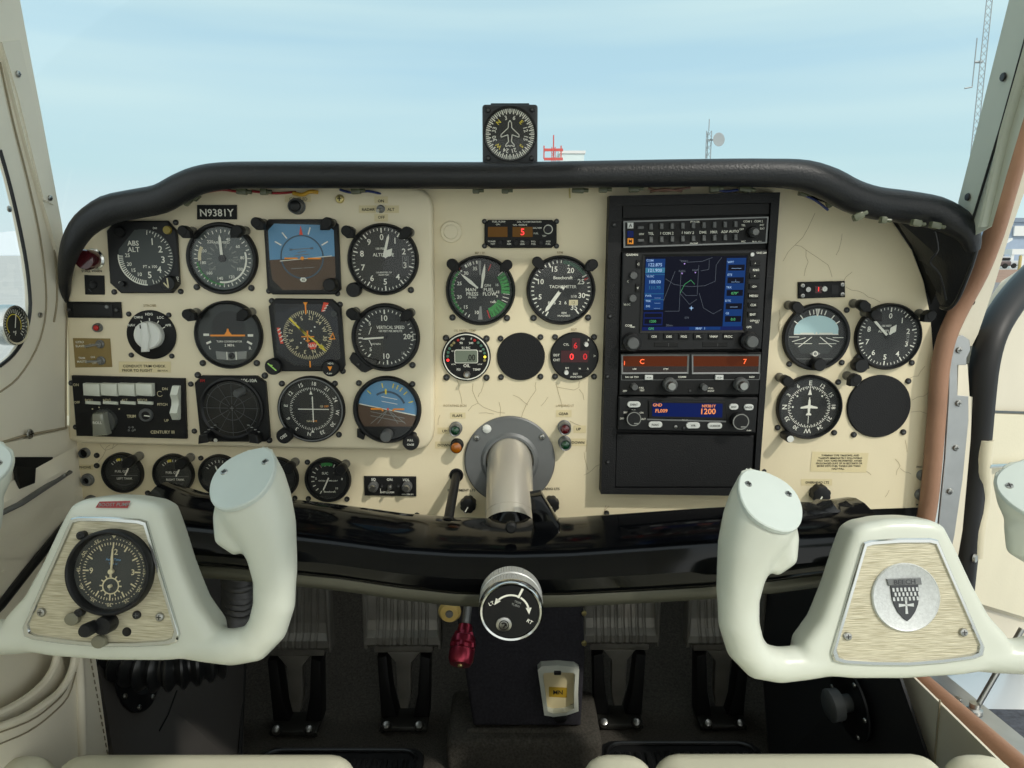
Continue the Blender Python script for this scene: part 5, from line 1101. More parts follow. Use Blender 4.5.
# bar
BAR = thing('yoke_crossbar', 'wide glossy black yoke bar running between both yokes below the panel', 'control column', T(at(512, 600, -.16)))
st = [(150, 494, 572), (185, 505, 577), (230, 509, 580), (290, 513, 586), (340, 519, 591), (400, 527, 600), (455, 531, 606), (512, 532.5, 608), (570, 531, 607), (630, 527, 604), (700, 522, 600), (770, 518, 594), (830, 515, 586), (870, 510, 575)]
rows = []
for u, v0, v1 in st:
    a = at(u, v0, -.125); b = at(u, v1 - 11, -.175); H = (a.z - b.z); x = a.x; xb = b.x
    rows.append([Vector((x + (xb - x) * tz, y, a.z - H * tz)) for y, tz in ((-.07, .35), (-.075, .06), (-.09, -.04), (-.11, -.06), (-.135, .0), (-.155, .12), (-.168, .22), (-.178, .4), (-.184, .55), (-.183, .75), (-.178, .92), (-.172, 1.0), (-.09, 1.0), (-.07, .8))])
MB().loft(rows, GLOSSB, closed=True, caps=True).build('beam', BAR, world=True)
rows = []
for u, v0, v1 in st:
    a = at(u, v1 - 12, -.176); b = at(u, v1, -.168); rows.append([a + Vector((0, .01, 0)), a, a.lerp(b, .3) + Vector((0, -.003, 0)), a.lerp(b, .75) + Vector((0, -.003, 0)), b, b + Vector((0, .05, 0))])
MB().loft(rows, LIPM).build('lower_lip', BAR, world=True)
# clamp where the tube meets the bar
a = f.o + Vector((0, -.072, -.0565))
MB().tube([a, a + Vector((0, -.018, -.014)), a + Vector((0, -.034, -.034)), a + Vector((0, -.05, -.07))], [rt * 1.03, rt * 1.08, rt * 1.15, rt * 1.2], GLOSSB, 40).build('tube_collar', BAR, world=True)
m = MB().prism([(-.012, .02), (.0, .022), (.02, -.012), (.02, -.02), (-.008, -.02)], -.01, .01, GLOSSB, .003, 2, True); m.xf(T(at(541, 512, -.115))); m.build('lock_lever', BAR, world=True)
m = MB().lathe([(.006, 0), (.006, -.006), (.004, -.008), (0, -.008)], BLKM, n=20); m.xf(T(at(511, 526, -.14))); m.build('lock_pin', BAR, world=True)
for u, v, w in ((200, 505, 60), (828, 508, 64)):
    m = MB(); c = at(u, v, -.1); rows = []
    for k in range(9):
        x = (k / 8 - .5) * w * 1.0e-3; rows.append([c + Vector((x, dy, dz * (1 - (k / 4 - 1) ** 2 * .6) + .0025 * math.sin(k * 2.3 + dy * 60))) for dy, dz in ((.03, -.012), (.012, .004), (-.006, .010), (-.022, .004), (-.034, -.014))])
    m.loft(rows, mat('crinkled_black_sleeve', (16, 17, 18), .25, bump=.4, bscale=90)).build('crinkled_sleeve', BAR, world=True)
# trim wheel
f = Frame(511, 611.5, -.235)
TW = thing('rotary_trim_control', 'knurled silver trim knob with black LT RT face on the yoke bar', 'trim knob', f.m)
r = 32.5 * f.px; P = [(r * .95, .001), (r, .003), (r, .012)]
MB().lathe([(0, -.0005), (r * .86, -.0005)], BLKM, n=48).lathe([(r * .88, .0012), (r * .885, -.001), (r * .94, -.0018), (r, .001), (r, .005)], CHROME, n=64).build('face', TW)
kn = MB()
for y0, y1 in ((.005, .018), (.0215, .034)):
    vs = []; fs = []; N = 144
    for y in (y0, y0 + .001, y1 - .001, y1):
        for k in range(N):
            rr = r * (.985 if y in (y0, y1) else (1.0 if k % 2 else .972)); a = 2 * PI * k / N; vs.append((rr * math.sin(a), y, rr * math.cos(a)))
    for j in range(3):
        for k in range(N): fs.append((j * N + k, j * N + (k + 1) % N, (j + 1) * N + (k + 1) % N, (j + 1) * N + k))
    kn.add(vs, fs, KNRL)
kn.lathe([(r * .985, .018), (r * .93, .019), (r * .93, .0205), (r * .985, .0215)], KNRL, n=72).lathe([(r * .985, .034), (r * .9, .036), (r * .55, .037), (r * .5, .06), (0, .06)], GLOSSB, n=48)
kn.build('knurled_rim', TW)
m = MB(); y = -.0009
m.arc(0, 0, .52 * r, .58 * r, -48, 22, y, WHT).arc(0, 0, .52 * r, .58 * r, 32, 78, y, WHT)
for a, s in ((-54, -1), (86, 1)):
    c = Vector((.55 * r * math.sin(RAD(a)), .55 * r * math.cos(RAD(a)))); tg = Vector((math.cos(RAD(a)), -math.sin(RAD(a)))) * s; nn = Vector((-tg.y, tg.x)); m.flat([c + tg * .12 * r, c - tg * .1 * r + nn * .09 * r, c - tg * .1 * r - nn * .09 * r], y, WHT)
m.line((.22 * r, .46 * r), (.36 * r, .76 * r), .07 * r, y, WHT)
m.text('LT', -.6 * r, .28 * r, .16 * r, y, WHT, -25).text('RT', .58 * r, -.32 * r, .16 * r, y, WHT, 30).text('TRIM', .2 * r, .32 * r, .1 * r, y, GRYM, 20).text('TURN', .14 * r, .22 * r, .1 * r, y, GRYM, 20)
m.build('face_marking', TW, recalc=False)
m = MB().lathe([(.24 * r, -.0005), (.24 * r, -.0022), (.19 * r, -.003), (0, -.003)], STEEL, (-.22 * r, 0, -.4 * r), n=24).ring(-.22 * r, -.4 * r, .13 * r, .16 * r, -.0033, INK).arc(-.22 * r, -.4 * r, .04 * r, .1 * r, -60, 120, -.0033, INK).line((-.24 * r, -.5 * r), (-.17 * r, -.38 * r), .05 * r, -.0033, INK); m.build('centre_screw', TW)
# parking brake / propeller push rod
f = Frame(456.5, 475, MAINY)
PR = thing('push_rod', 'black push rod leaning out of a hole beside the flange', 'control', f.m)
MB().lathe([(.0086, .0005), (.0086, -.0016), (.0074, -.002), (.0068, -.0005), (.0, -.0004)], BLKM, n=24).build('grommet', PR)
e = f.i @ at(447.5, 524, -.1); MB().tube([(0, 0, 0), tuple(e * .5), tuple(e)], [.0054, .0056, .0056], BLK, 16).lathe([(.0072, 0), (.0072, .008), (0, .008)], BLK, tuple(e), n=16).build('rod', PR)
f = Frame(439, 523, -.1); MB().lathe([(.006, 0), (.006, -.004), (.003, -.006), (0, -.006)], BLK, tuple(f.o), n=14).solo('rod_end', 'little black rod end beside the push rod on the yoke bar', 'control')

# ================================================================== yokes
RX = RAD(-13)
YL = Frame(107, 582, -.262, RX, RAD(2.5))
k = YL.px
def yp(du, dv, d=0.0): return Vector((du * k, d, dv * k))
hub = [(-44, 74), (-34, 80), (-10, 84), (14, 84), (38, 81), (50, 75), (60, 52), (74, 16), (90, -18), (108, -40), (112, -58), (100, -72), (60, -77), (0, -79), (-54, -77), (-94, -72), (-106, -58), (-102, -40), (-84, -18), (-68, 16), (-54, 52)]
MBy = MB(); MBy.prism([(x * k, z * k) for x, z in hub], -.002, .036, IVORY, .009, 3)
for s in (1, -1):
    arm = [(60, -58, .016, 17, .017), (95, -62, .014, 17, .017), (125, -63, .012, 18, .017), (147, -57, .009, 19, .018), (161, -40, .005, 20, .0185), (168, -15, .0, 20.5, .019), (168, 12, -.003, 21, .0195), (164, 30, -.005, 22, .0205)]
    MBy.tube([yp(s * a, b, d) for a, b, d, w, t in arm], [(w * k, t) for a, b, d, w, t in arm], IVORY, 24, up=(0, 1, 0))
    gr = [(168, 8, -.003, 20, .019), (164, 34, -.006, 23, .021), (158, 58, -.009, 28, .024), (147, 82, -.012, 34, .027), (138, 104, -.014, 34.5, .029), (131, 124, -.016, 31, .030), (128, 144, -.018, 28, .030), (127, 165, -.02, 26, .03)]
    MBy.tube([yp(s * a, b, d) for a, b, d, w, t in gr], [(w * k, t) for a, b, d, w, t in gr], IVORY, 32, up=(0, 1, 0), shp=(.16, 2.6))
    MBy.tube([yp(s * 130, 90, -.010), yp(s * 125, 70, -.008), yp(s * 124, 52, -.006), yp(s * 137, 40, -.006)], [(20 * k, .019), (19.5 * k, .018), (17 * k, .016), (11 * k, .013)], IVORY, 20, up=(0, 1, 0))
raw = MBy.build('yoke_raw')
# trim the horn tops to their slanted caps
bm = bmesh.new(); bm.from_mesh(raw.data)
raw.data.update(); bm.free()
md = raw.modifiers.new('r', 'REMESH'); md.mode = 'VOXEL'; md.voxel_size = .0026
dg = bpy.context.evaluated_depsgraph_get(); me = bpy.data.meshes.new_from_object(raw.evaluated_get(dg))
bm = bmesh.new(); bm.from_mesh(me)
CAPN = Vector((0, -math.cos(RAD(46)), math.sin(RAD(46)))); caps = {}
for s in (1, -1):
    cn = Vector((-s * .3, CAPN.y, CAPN.z)).normalized(); cc = yp(s * 131, 108, -.016)
    caps[s] = (cn, cc)
    side = [v for v in bm.verts if v.co.x * s > .06]
    sset = set(side); geom = side + [e for e in bm.edges if e.verts[0] in sset and e.verts[1] in sset] + [f_ for f_ in bm.faces if all(v in sset for v in f_.verts)]
    r_ = bmesh.ops.bisect_plane(bm, geom=geom, plane_co=cc, plane_no=cn, clear_outer=True)
    bmesh.ops.holes_fill(bm, edges=[e for e in bm.edges if e.is_boundary], sides=0)
bmesh.ops.triangulate(bm, faces=[f_ for f_ in bm.faces if len(f_.verts) > 4])
bm.to_mesh(me); bm.free(); bpy.data.objects.remove(raw)
# second remesh + smoothing, baked
tmp = bpy.data.objects.new('tmp', me); COL.objects.link(tmp)
md = tmp.modifiers.new('r', 'REMESH'); md.mode = 'VOXEL'; md.voxel_size = .0021
md = tmp.modifiers.new('s', 'SMOOTH'); md.iterations = 9; md.factor = .5
bpy.context.view_layer.update(); dg = bpy.context.evaluated_depsgraph_get(); YB = bpy.data.meshes.new_from_object(tmp.evaluated_get(dg)); bpy.data.objects.remove(tmp)
YB.name = 'yoke_body'; YB.materials.clear(); YB.materials.append(IVORY); YB.polygons.foreach_set('use_smooth', [True] * len(YB.polygons))
print('yoke verts', len(YB.vertices))
# flat outline of each horn top, from the baked surface just under the cap
def capring(s):
    cn, cc = caps[s]; bm = bmesh.new(); bm.from_mesh(YB)
    side = [v for v in bm.verts if v.co.x * s > .09 and v.co.z > .0]; ss = set(side)
    g = side + [e for e in bm.edges if e.verts[0] in ss and e.verts[1] in ss] + [f_ for f_ in bm.faces if all(v in ss for v in f_.verts)]
    r_ = bmesh.ops.bisect_plane(bm, geom=g, plane_co=cc - cn * .006, plane_no=cn)
    pts = [e.co.copy() for e in r_['geom_cut'] if isinstance(e, bmesh.types.BMVert)]; bm.free()
    c = sum(pts, Vector()) / len(pts); ax = Vector((1, 0, 0)); ax = (ax - cn * ax.dot(cn)).normalized(); ay = cn.cross(ax)
    q = sorted(((math.atan2((p - c).dot(ay), (p - c).dot(ax)), (p - c).length) for p in pts)); n = 40; out = []
    for i in range(n):
        a = -PI + 2 * PI * i / n; rr = min(q, key=lambda t: abs((t[0] - a + PI) % (2 * PI) - PI))[1] * .985; out.append((a, rr))
    return c, ax, ay, cn, [(a, sum(out[(i + j) % n][1] for j in (-1, 0, 1)) / 3) for i, (a, _) in enumerate(out)]
def make_yoke(label, mw, plate_fn):
    t = thing('control_yoke', label, 'control yoke', mw, 'pair of control yokes')
    o = bpy.data.objects.new('yoke_body', YB); COL.objects.link(o); o.parent = t; RM[o.name] = mw
    for s in (1, -1):
        c, ax, ay, cn, ol = capring(s); b = []
        for h, kk in ((.004, 1.0), (.0074, 1.0), (.0084, .97)): b.append([c + (ax * math.cos(a) + ay * math.sin(a)) * r_ * kk + cn * h for a, r_ in ol])
        m = MB().loft(b, IVCAP, smooth=False, closed=True); m.add(b[-1], [list(range(len(ol)))], IVCAP); q = m.build('horn_cap', t)
        for dx, dy in ((-.021, .010), (.018, .014)):
            m = MB().lathe([(.0034, .0), (.003, -.0008), (0, -.001)], STEEL, n=14).rect(-.0025, -.0004, .0025, .0004, -.0013, INK).rect(-.0004, -.0025, .0004, .0025, -.0014, INK)
            rot = Vector((0, -1, 0)).rotation_difference(cn).to_matrix().to_4x4(); m.xf(T(c + ax * dx * (1 if s > 0 else -1) + ay * dy + cn * .0084) @ rot); m.build('cap_screw', q)
    m = MB().tube([(0, .03, .0), (0, .085, -.002), (0, .1, -.004)], .02, GLOSSB, 24); m.build('yoke_shaft', t)
    plate_fn(t); return t
PLQ = [(-37, 61), (-30, 63), (0, 64), (30, 63), (37, 61), (76, -46), (74, -54), (66, -57), (35, -60), (0, -61.5), (-35, -60), (-66, -57), (-74, -54), (-76, -46)]
def plate(t, label=None):
    P = [(x * k, z * k) for x, z in PLQ]; P2 = [(x * .945 * k, z * .945 * k) for x, z in PLQ]; y = -.0022; m = MB(); n = len(P)
    rws = []
    for q, d in ((1.02, 0.0), (1.02, -.0022), (1.0, -.0036), (.955, -.0036), (.94, -.0018)): rws.append([Vector((x * k * q, y + d + .0004, z * k * q)) for x, z in PLQ])
    MB().loft(rws, CHROME, closed=True).build('chrome_frame', t)
    MB().flat(P2, y - .0012, BRUSH).build('brushed_plate', t)
    for x, z in ((-60, -31), (57, -31)): screw('plate_screw', t, (x * k, y - .0012, z * k), 4.4 * k, key='steel')
def left_plate(t):
    plate(t); m = MB().prism([(-15 * k, 78 * k), (17 * k, 79 * k), (17.5 * k, 73 * k), (-16 * k, 72 * k)], -.0022, .0, RED); 
    m = MB().add([yp(-13, 79.5, -.0005), yp(18, 81.5, -.0005), yp(17, 74.5, -.003), yp(-15, 73.5, -.003)], [(0, 1, 2, 3)], mat('red_label', (150, 40, 40), .5))
    o = m.build('red_label', t); MB().text('BOOST PUMP', .0012, 0, .0045, 0, GRYM).xf(T(yp(1.5, 77.3, -.0024)) @ Euler((RAD(-20), RAD(-3), 0)).to_matrix().to_4x4()).build('marking', o)
    # trim hole and tabs on the plate
    m = MB().lathe([(4.6 * k, -.0036), (4.2 * k, -.0042), (3.4 * k, -.0036), (0, -.0034)], INK, (25 * k, 0, -47 * k), n=20); m.build('hole', t)
    screw('plate_screw', t, (34 * k, -.0034, -30 * k), 4.2 * k, key='black')
def right_plate(t):
    plate(t); y = -.0038; r = 34.5 * k; z0 = 6 * k; x0 = 1 * k
    SIL = mat('cast_silver', (202, 205, 204), .42, metal=.35, var=.12, vscale=420, bump=.12, bscale=700)
    MB().lathe([(r, -.003), (r, -.0052), (r * .97, -.0062), (r * .93, -.0056), (0, -.0056)], SIL, (x0, 0, z0), n=56).build('medallion', t)
    c = lambda x, z: (x0 + x * r, z0 + z * r); yy = -.0062; DK = mat('crest_dark', (58, 60, 64), .5)
    sh = [c(-.46, .42), c(.36, .42), c(.36, .0), c(.32, -.2), c(.22, -.42), c(.08, -.6), c(-.03, -.68), c(-.14, -.6), c(-.3, -.4), c(-.4, -.16), c(-.44, .05)]
    b = MB().prism(sh, yy - .0006, -.0054, DK, .0004)
    b.prism([c(-.56, .56), c(.44, .56), c(.46, .37), c(-.52, .37)], yy - .001, -.0054, DALU, .0004)
    b.text('BEECH', x0 - .05 * r, z0 + .465 * r, .19 * r, yy - .0014, DK, sx=1.15)
    for row in range(3):
        for col in range(7):
            x = -.42 + col * .115 + (.05 if row % 2 else 0); z = .24 - row * .135
            b.flat([c(x, z + .06), c(x + .06, z + .06), c(x + .07, z - .05), c(x + .01, z - .05)], yy - .001, SIL)
    for pts in ([(-.08, .0), (.0, .0), (-.015, -.2), (.0, -.46), (-.08, -.46), (-.065, -.2)], [(-.26, -.16), (-.04, -.185), (.18, -.16), (.18, -.26), (-.04, -.225), (-.26, -.26)]): b.flat([c(*p) for p in pts], yy - .001, SIL)
    b.build('crest', t)
make_yoke('ivory control yoke with a black clock on its brushed plate', YL.m, left_plate)
YR = Frame(902.5, 602, -.252, RX, RAD(-2.2))
make_yoke('ivory control yoke with a silver BEECH crest medallion', YR.m, right_plate)
# clock carried in the yoke plate
CK = G('yoke_clock', 'black aviation clock set in the brushed plate of the yoke', 'clock', 107, 582, 42, -.262)
loc = YL.m @ yp(7, 12, -.0034)
CK.t.matrix_world = T(loc) @ YL.m.to_3x3().to_4x4(); l_, r_, s_ = CK.t.matrix_world.decompose(); CK.t.location = l_; CK.t.rotation_euler = r_.to_euler(); RM[CK.t.name] = CK.t.matrix_world.copy()
CK.bezel(inner=.88, lip=-.011, face=DIALG)
for q in range(60): CK.tick(q * 6, .62 if q % 5 else .54, .68, .02 if q % 5 else .035, CRMM)
for q in range(60):
    if q % 5: x, z = CK.pol(q * 6, .76); CK.mk.disc(x, z, .014 * CK.R, YM, CRMM, 8)
for q, t_ in ((55, '55'), (50, '50'), (45, '45'), (40, '40'), (35, '35'), (30, '30'), (25, '25'), (20, '20'), (15, '15'), (10, '10'), (5, '5')): CK.num(q * 6, .78, t_, .12, CRMM, 'r')
CK.txt('12', .04, .46, .19, CRMM); CK.txt('3', .5, .0, .19, CRMM); CK.txt('9', -.48, .0, .19, CRMM); CK.pg([(-.05, .84), (.05, .84), (0, .77)], CRMM)
CK.txt('Aero Time', .02, .28, .08, SKYB); CK.txt('TYPE 12', .02, .18, .06, SKYB)
CK.mk.ring(0, -.34 * CK.R, .17 * CK.R, .2 * CK.R, YM, CRMM)
for q in range(12): a = RAD(q * 30); CK.mk.line((.2 * CK.R * math.sin(a), (-.34 + .2 * math.cos(a)) * CK.R), (.26 * CK.R * math.sin(a), (-.34 + .26 * math.cos(a)) * CK.R), .03 * CK.R, YM, CRMM)
CK.needle(1, .62, .12, .05, CRMM, 'lance', name='minute_hand'); CK.needle(2, .36, .1, .06, CRMM, 'lance', name='hour_hand', y=YN + .0008); CK.hub(.06, CRMM); CK.needle(180, .1, .02, .03, GRYM, c=(0, -.34), name='seconds_hand'); CK.hub(.04, CRMM, (0, -.34)); CK.done()
R = CK.R
MB().lathe([(.21 * R, -.0), (.21 * R, -.012), (.19 * R, -.014), (0, -.014)], BLK, (.02 * R, 0, -1.2 * R), n=24, ).build('crown_housing', CK.t)
MB().lathe([(.15 * R, -.008), (.16 * R, -.022), (.13 * R, -.025), (0, -.025)], BLK, (-.22 * R, 0, -1.24 * R), n=20).build('winding_knob', CK.t)
TABM = mat('dull_tab', (118, 116, 98), .5)
for x, z in ((-.8, -1.12), (-.14, -1.62)): MB().prism([(x * R + .17 * R * math.cos(a * PI / 8), z * R + .15 * R * math.sin(a * PI / 8)) for a in range(16)], -.007, -.002, TABM, .001, 2, True).build('adjusting_tab', CK.t)
for x, z in ((-.74, .82), (-.66, -.98)): MB().lathe([(.1 * R, .0), (.1 * R, -.006), (.05 * R, -.007), (0, -.006)], BLK, (x * R, 0, z * R), n=16).build('mounting_screw', CK.t)
# ================================================================== cabin shell
LP, LN = (-.53, 0, .7), (1, 0, -.075)
def lw(u, v, off=0.0): return onpl(u, v, (LP[0] + off, 0, LP[2]), LN)
def slab(name, pts, th, m, kind='structure', **kw):
    P = [Vector(p) for p in pts]; n = len(P); th = Vector(th); b = MB()
    b.add(P + [p + th for p in P], [list(range(n)), [n + i for i in range(n)][::-1]] + [(i, (i + 1) % n, n + (i + 1) % n, n + i) for i in range(n)], m)
    return b.build(name, kind=kind, **kw)
# left wall round the side window (seen edge-on at the far left)
win = [(-70, 395), (-30, 380), (0, 366), (13, 355), (24, 338), (30, 312), (29, 285), (25, 255), (17, 215), (8, 178), (0, 150), (-30, 60), (-60, -40)]
outer = [(-28, -240), (12, -45), (20, 0), (31, 60), (41, 112), (51, 166), (62, 225), (66, 262), (67, 300), (66, 360), (66, 428), (20, 437), (-70, 455)]
W = [lw(u, v) for u, v in win]; back = [Vector((LP[0] - .0, -2.2, .55)), Vector((LP[0], -2.2, 1.0))]
slab('wall_left', [lw(u, v) for u, v in outer] + W, (-.005, 0, 0), BEIGEP)
# sill, lower wall and the wall behind the pilot
slab('wall_left_lower', [lw(70, 425), (-.53, .02, .68), (-.53, .02, .45), (-.53, .30, .40), (-.53, .30, .0), (-.53, -2.2, .0), (-.53, -2.2, .56), lw(-70, 452)], (-.03, 0, 0), BEIGE)
slab('wall_left_rear', [(-.53, -.75, .72), (-.53, -2.2, .72), (-.49, -2.2, 1.22), (-.49, -.75, 1.22)], (-.03, 0, 0), BEIGEP)
slab('ceiling', [(-.5, -.1, 1.22), (.27, -.1, 1.22), (.27, -1.9, 1.24), (-.5, -1.9, 1.24)], (0, 0, .04), BEIGEP)
# windscreen post with its raised strip, seams and screws
b = MB(); P = [lw(u, v, .004) for u, v in [(-70, -240), (-28, -240), (12, -45), (20, 0), (31, 60), (41, 112), (51, 166), (62, 225), (66, 265), (60, 262), (50, 225), (38, 185), (28, 150), (14, 95), (0, 40), (-22, -40)]]
n = len(P); b.add(P + [p + Vector((-.02, 0, 0)) for p in P], [list(range(n))] + [(i, (i + 1) % n, n + (i + 1) % n, n + i) for i in range(n)], BEIGEP); b.build('trim_1', kind='structure')
b = MB()
for pts, r in (([(0, 40), (14, 95), (28, 150), (38, 185), (50, 225), (56, 262), (57, 300), (54, 322)], .0012), ([(0, 62), (14, 125), (28, 180), (40, 235), (46, 285), (45, 320), (36, 350), (18, 378), (0, 392)], .001), ([(-20, 450), (20, 437), (50, 431), (66, 428)], .0016), ([(66, 262), (67, 300), (66, 360), (66, 428)], .0012), ([(0, 150), (8, 178), (17, 215), (25, 255), (29, 285), (30, 312), (24, 338), (13, 355), (0, 366)], .002)):
    b.tube(smoothpath([lw(u, v, .001) for u, v in pts], 3), r, BEIGED if r < .002 else RUBS, 6)
b.build('trim_2', kind='structure')
TS = thing('post_cover', 'beige windscreen post cover held by small screws', 'trim', T(lw(48, 190)))
b = MB(); P = [lw(u, v, .0055) for u, v in [(2, 42), (20, 40), (34, 100), (46, 160), (54, 205), (44, 200), (32, 152), (18, 95)]]; b.add(P + [p + Vector((-.003, 0, 0)) for p in P], [list(range(8))] + [(i, (i + 1) % 8, 8 + (i + 1) % 8, 8 + i) for i in range(8)], BEIGEP); b.build('cover', TS, world=True)
rotx = Vector((0, -1, 0)).rotation_difference(Vector((1, 0, 0))).to_matrix().to_4x4()
def wscrew(par, u, v, r, off=.006, key='steel'):
    m = MB().lathe([(r, .0), (r * .9, -.0012), (r * .5, -.002), (0, -.002)], {'steel': STEEL, 'black': BSCR}[key], n=16).rect(-r * .6, -r * .12, r * .6, r * .12, -.0021, INK).rect(-r * .12, -r * .6, r * .12, r * .6, -.00215, INK)
    m.xf(T(lw(u, v, off)) @ rotx); return m.build('trim_screw', par, world=True)
for u, v in ((18, 74), (50, 198)): wscrew(TS, u, v, .0034)
b = MB()
for u, v in ((9, 209), (40, 315)): b.xf(Matrix()) ; b.add(*(lambda mm: (mm.v, mm.f))(MB().lathe([(.0034, 0), (.003, -.0012), (0, -.002)], STEEL, n=14).xf(T(lw(u, v, .001)) @ rotx)), STEEL, True)
b.build('trim_3', kind='structure')
# panes
MB().poly([lw(u, v, -.004) for u, v in win[1:-1]], GLASS).build('window_1', kind='structure')
rows = []
for j in range(6):
    q = j / 5; row = []
    for i in range(15):
        a = (i / 14 - .5) * 2; xb = .535 - .05 * q
        row.append(Vector((a * xb, (.46 - .30 * q) * (1 - abs(a) ** 2.2) + (-.0 - .13 * q) * abs(a) ** 2.2, .855 + .37 * q + (1 - abs(a) ** 2) * .06 * (1 - q))))
    rows.append(row)
MB().loft(rows, GLASS).build('window_2', kind='structure')
# outside air thermometer in the side window
d = lw(8, 325, -.006); OT = thing('air_thermometer', 'round chrome thermometer dial mounted in the side window', 'gauge', T(d))
r = .0215; e = rotx
MB().lathe([(r, .004), (r, -.006), (r * .96, -.009), (r * .86, -.009), (r * .84, -.006)], CHROME, n=36).xf(e).build('bezel', OT)
MB().disc(0, 0, r * .85, -.006, DIAL, 32).xf(e).build('dial_face', OT)
m = MB()
for q in range(24): a = RAD(q * 12 - 140); m.line((r * .6 * math.sin(a), r * .6 * math.cos(a)), (r * .78 * math.sin(a), r * .78 * math.cos(a)), .0007, -.0064, WHT)
m.arc(0, 0, r * .5, r * .54, -130, 120, -.0064, YEL).text('°F', 0, -.4 * r, .3 * r, -.0064, WHT).xf(e).build('dial_marking', OT)
MB().line((0, -.003), (.004, .012), .0012, -.0072, WHT).xf(e).build('needle', OT)
MB().lathe([(.006, .004), (.006, .03), (.003, .032), (.003, .12), (0, .121)], STEEL, n=16).xf(e).build('probe', OT)
# padded side panel, map pocket hole, rails
SP2 = thing('side_upholstery', 'quilted cream vinyl side panel beside the pilot with a dark map slot', 'upholstery', T(lw(30, 520)))
g = []
for j in range(12):
    row = []
    for i in range(14):
        u = -60 + i * 10.4; v = 466 + j * 17 + (40 - u) * .55 - (0 if i else 0)
        row.append(lw(min(u, 76), v, .010 + .004 * math.sin(i * 1.25) * math.sin(j * 1.6) + (.002 if j % 4 else -.004)))
    g.append(row)
b = MB().loft(g, BEIGE); b.build('quilted_pad', SP2, world=True)
P = [lw(u, v, .004) for u, v in [(-60, 458), (20, 440), (60, 431), (68, 432), (69, 468), (30, 498), (14, 508), (-60, 550)]]; MB().add(P + [p + Vector((-.003, 0, 0)) for p in P], [list(range(8))] + [(i, (i + 1) % 8, 8 + (i + 1) % 8, 8 + i) for i in range(8)], BEIGE).build('upper_panel', SP2, world=True)
P = [lw(u, v, .0052) for u, v in [(14, 457), (53, 457), (52, 465), (47, 473), (36, 481), (27, 490), (20, 499), (14, 497)]]; MB().add(P, [list(range(8))], BLKM).build('map_slot', SP2, world=True)
P = [lw(u, v, .010) for u, v in [(16, 466), (36, 468), (35, 483), (20, 489)]]; MB().add(P + [p + Vector((-.004, 0, 0)) for p in P], [list(range(4))] + [(i, (i + 1) % 4, 4 + (i + 1) % 4, 4 + i) for i in range(4)], BLK).build('slot_divider', SP2, world=True)
b = MB(); rl = [lw(-30, 528, .017), lw(20, 504, .017), lw(69, 472, .013)]; b.tube(rl, (.0045, .0025), DALU, 8); b.build('metal_rail', SP2, world=True)
MB().tube([lw(-30, 634, .02), lw(0, 606, .02), lw(30, 568, .02), lw(66, 524, .016)], .0048, BLK, 8).build('black_rail', SP2, world=True)
wscrew(SP2, 30, 434, .0055, .006); wscrew(SP2, 65, 475, .003, .018)
# kick panel and lower pocket

def atp(l): return [at(u, v, y) for u, v, y in l]
KL = atp([(94, 560, -.01), (95, 640, -.02), (116, 770, -.07), (243, 770, .24), (246, 600, .42), (246, 540, .42)])
slab('wall_front', KL, (-.006, 0, -.006), KICK)
KR = atp([(905, 540, -.02), (890, 650, -.02), (932, 772, -.1), (770, 772, .24), (757, 600, .42), (757, 540, .42)])
KICKR = mat('shadow_black_kick_panel', (33, 33, 34), .6)  # kick panel colour blackened to stand for shadow in the footwell
slab('wall_front.001', KR, (.006, 0, -.006), KICKR)
b = MB(); b.tube(atp([(177, 690, .06), (168, 715, .05), (157, 735, .045), (142, 765, .02)]), .0012, RUBS, 6); b.tube(atp([(246, 640, .34), (243, 700, .29), (240, 760, .225)]), .003, RUBS, 6); b.build('trim_4', kind='structure')
# floor, toe board, firewall
slab('floor', [(-.53, -2.2, 0), (.53, -2.2, 0), (.53, .36, 0), (-.53, .36, 0)], (0, 0, -.02), CARPET)
MB().loft([[Vector((x, .35, .0)), Vector((x, .44, .02)), Vector((x, .56, .10)), Vector((x, .66, .26)), Vector((x, .70, .6)), Vector((x, .62, .84))] for x in (-.54, -.2, .2, .54)], CARPET).build('floor_front', kind='structure')
slab('wall_right_lower', [onpl(u, v, (.505, 0, .3), (1, 0, 0)) for u, v in [(880, 655), (908, 672), (1006, 768), (1090, 850), (960, 850), (930, 772), (912, 722), (896, 692)]], (.003, 0, 0), BEIGE)
b = MB(); b.tube([onpl(u, v, (.503, 0, .3), (1, 0, 0)) for u, v in [(940, 700), (937, 730), (934, 765)]], .0012, BEIGED, 6); b.build('trim_5', kind='structure')

slab('wall_left_footwell', [(-.54, .02, 0), (-.54, .72, 0), (-.54, .72, .86), (-.54, .02, .70)], (-.01, 0, 0), KICKR)
slab('wall_right_footwell', [(.535, .03, 0), (.54, .72, 0), (.54, .72, .86), (.535, .03, .70)], (.01, 0, 0), KICKR)
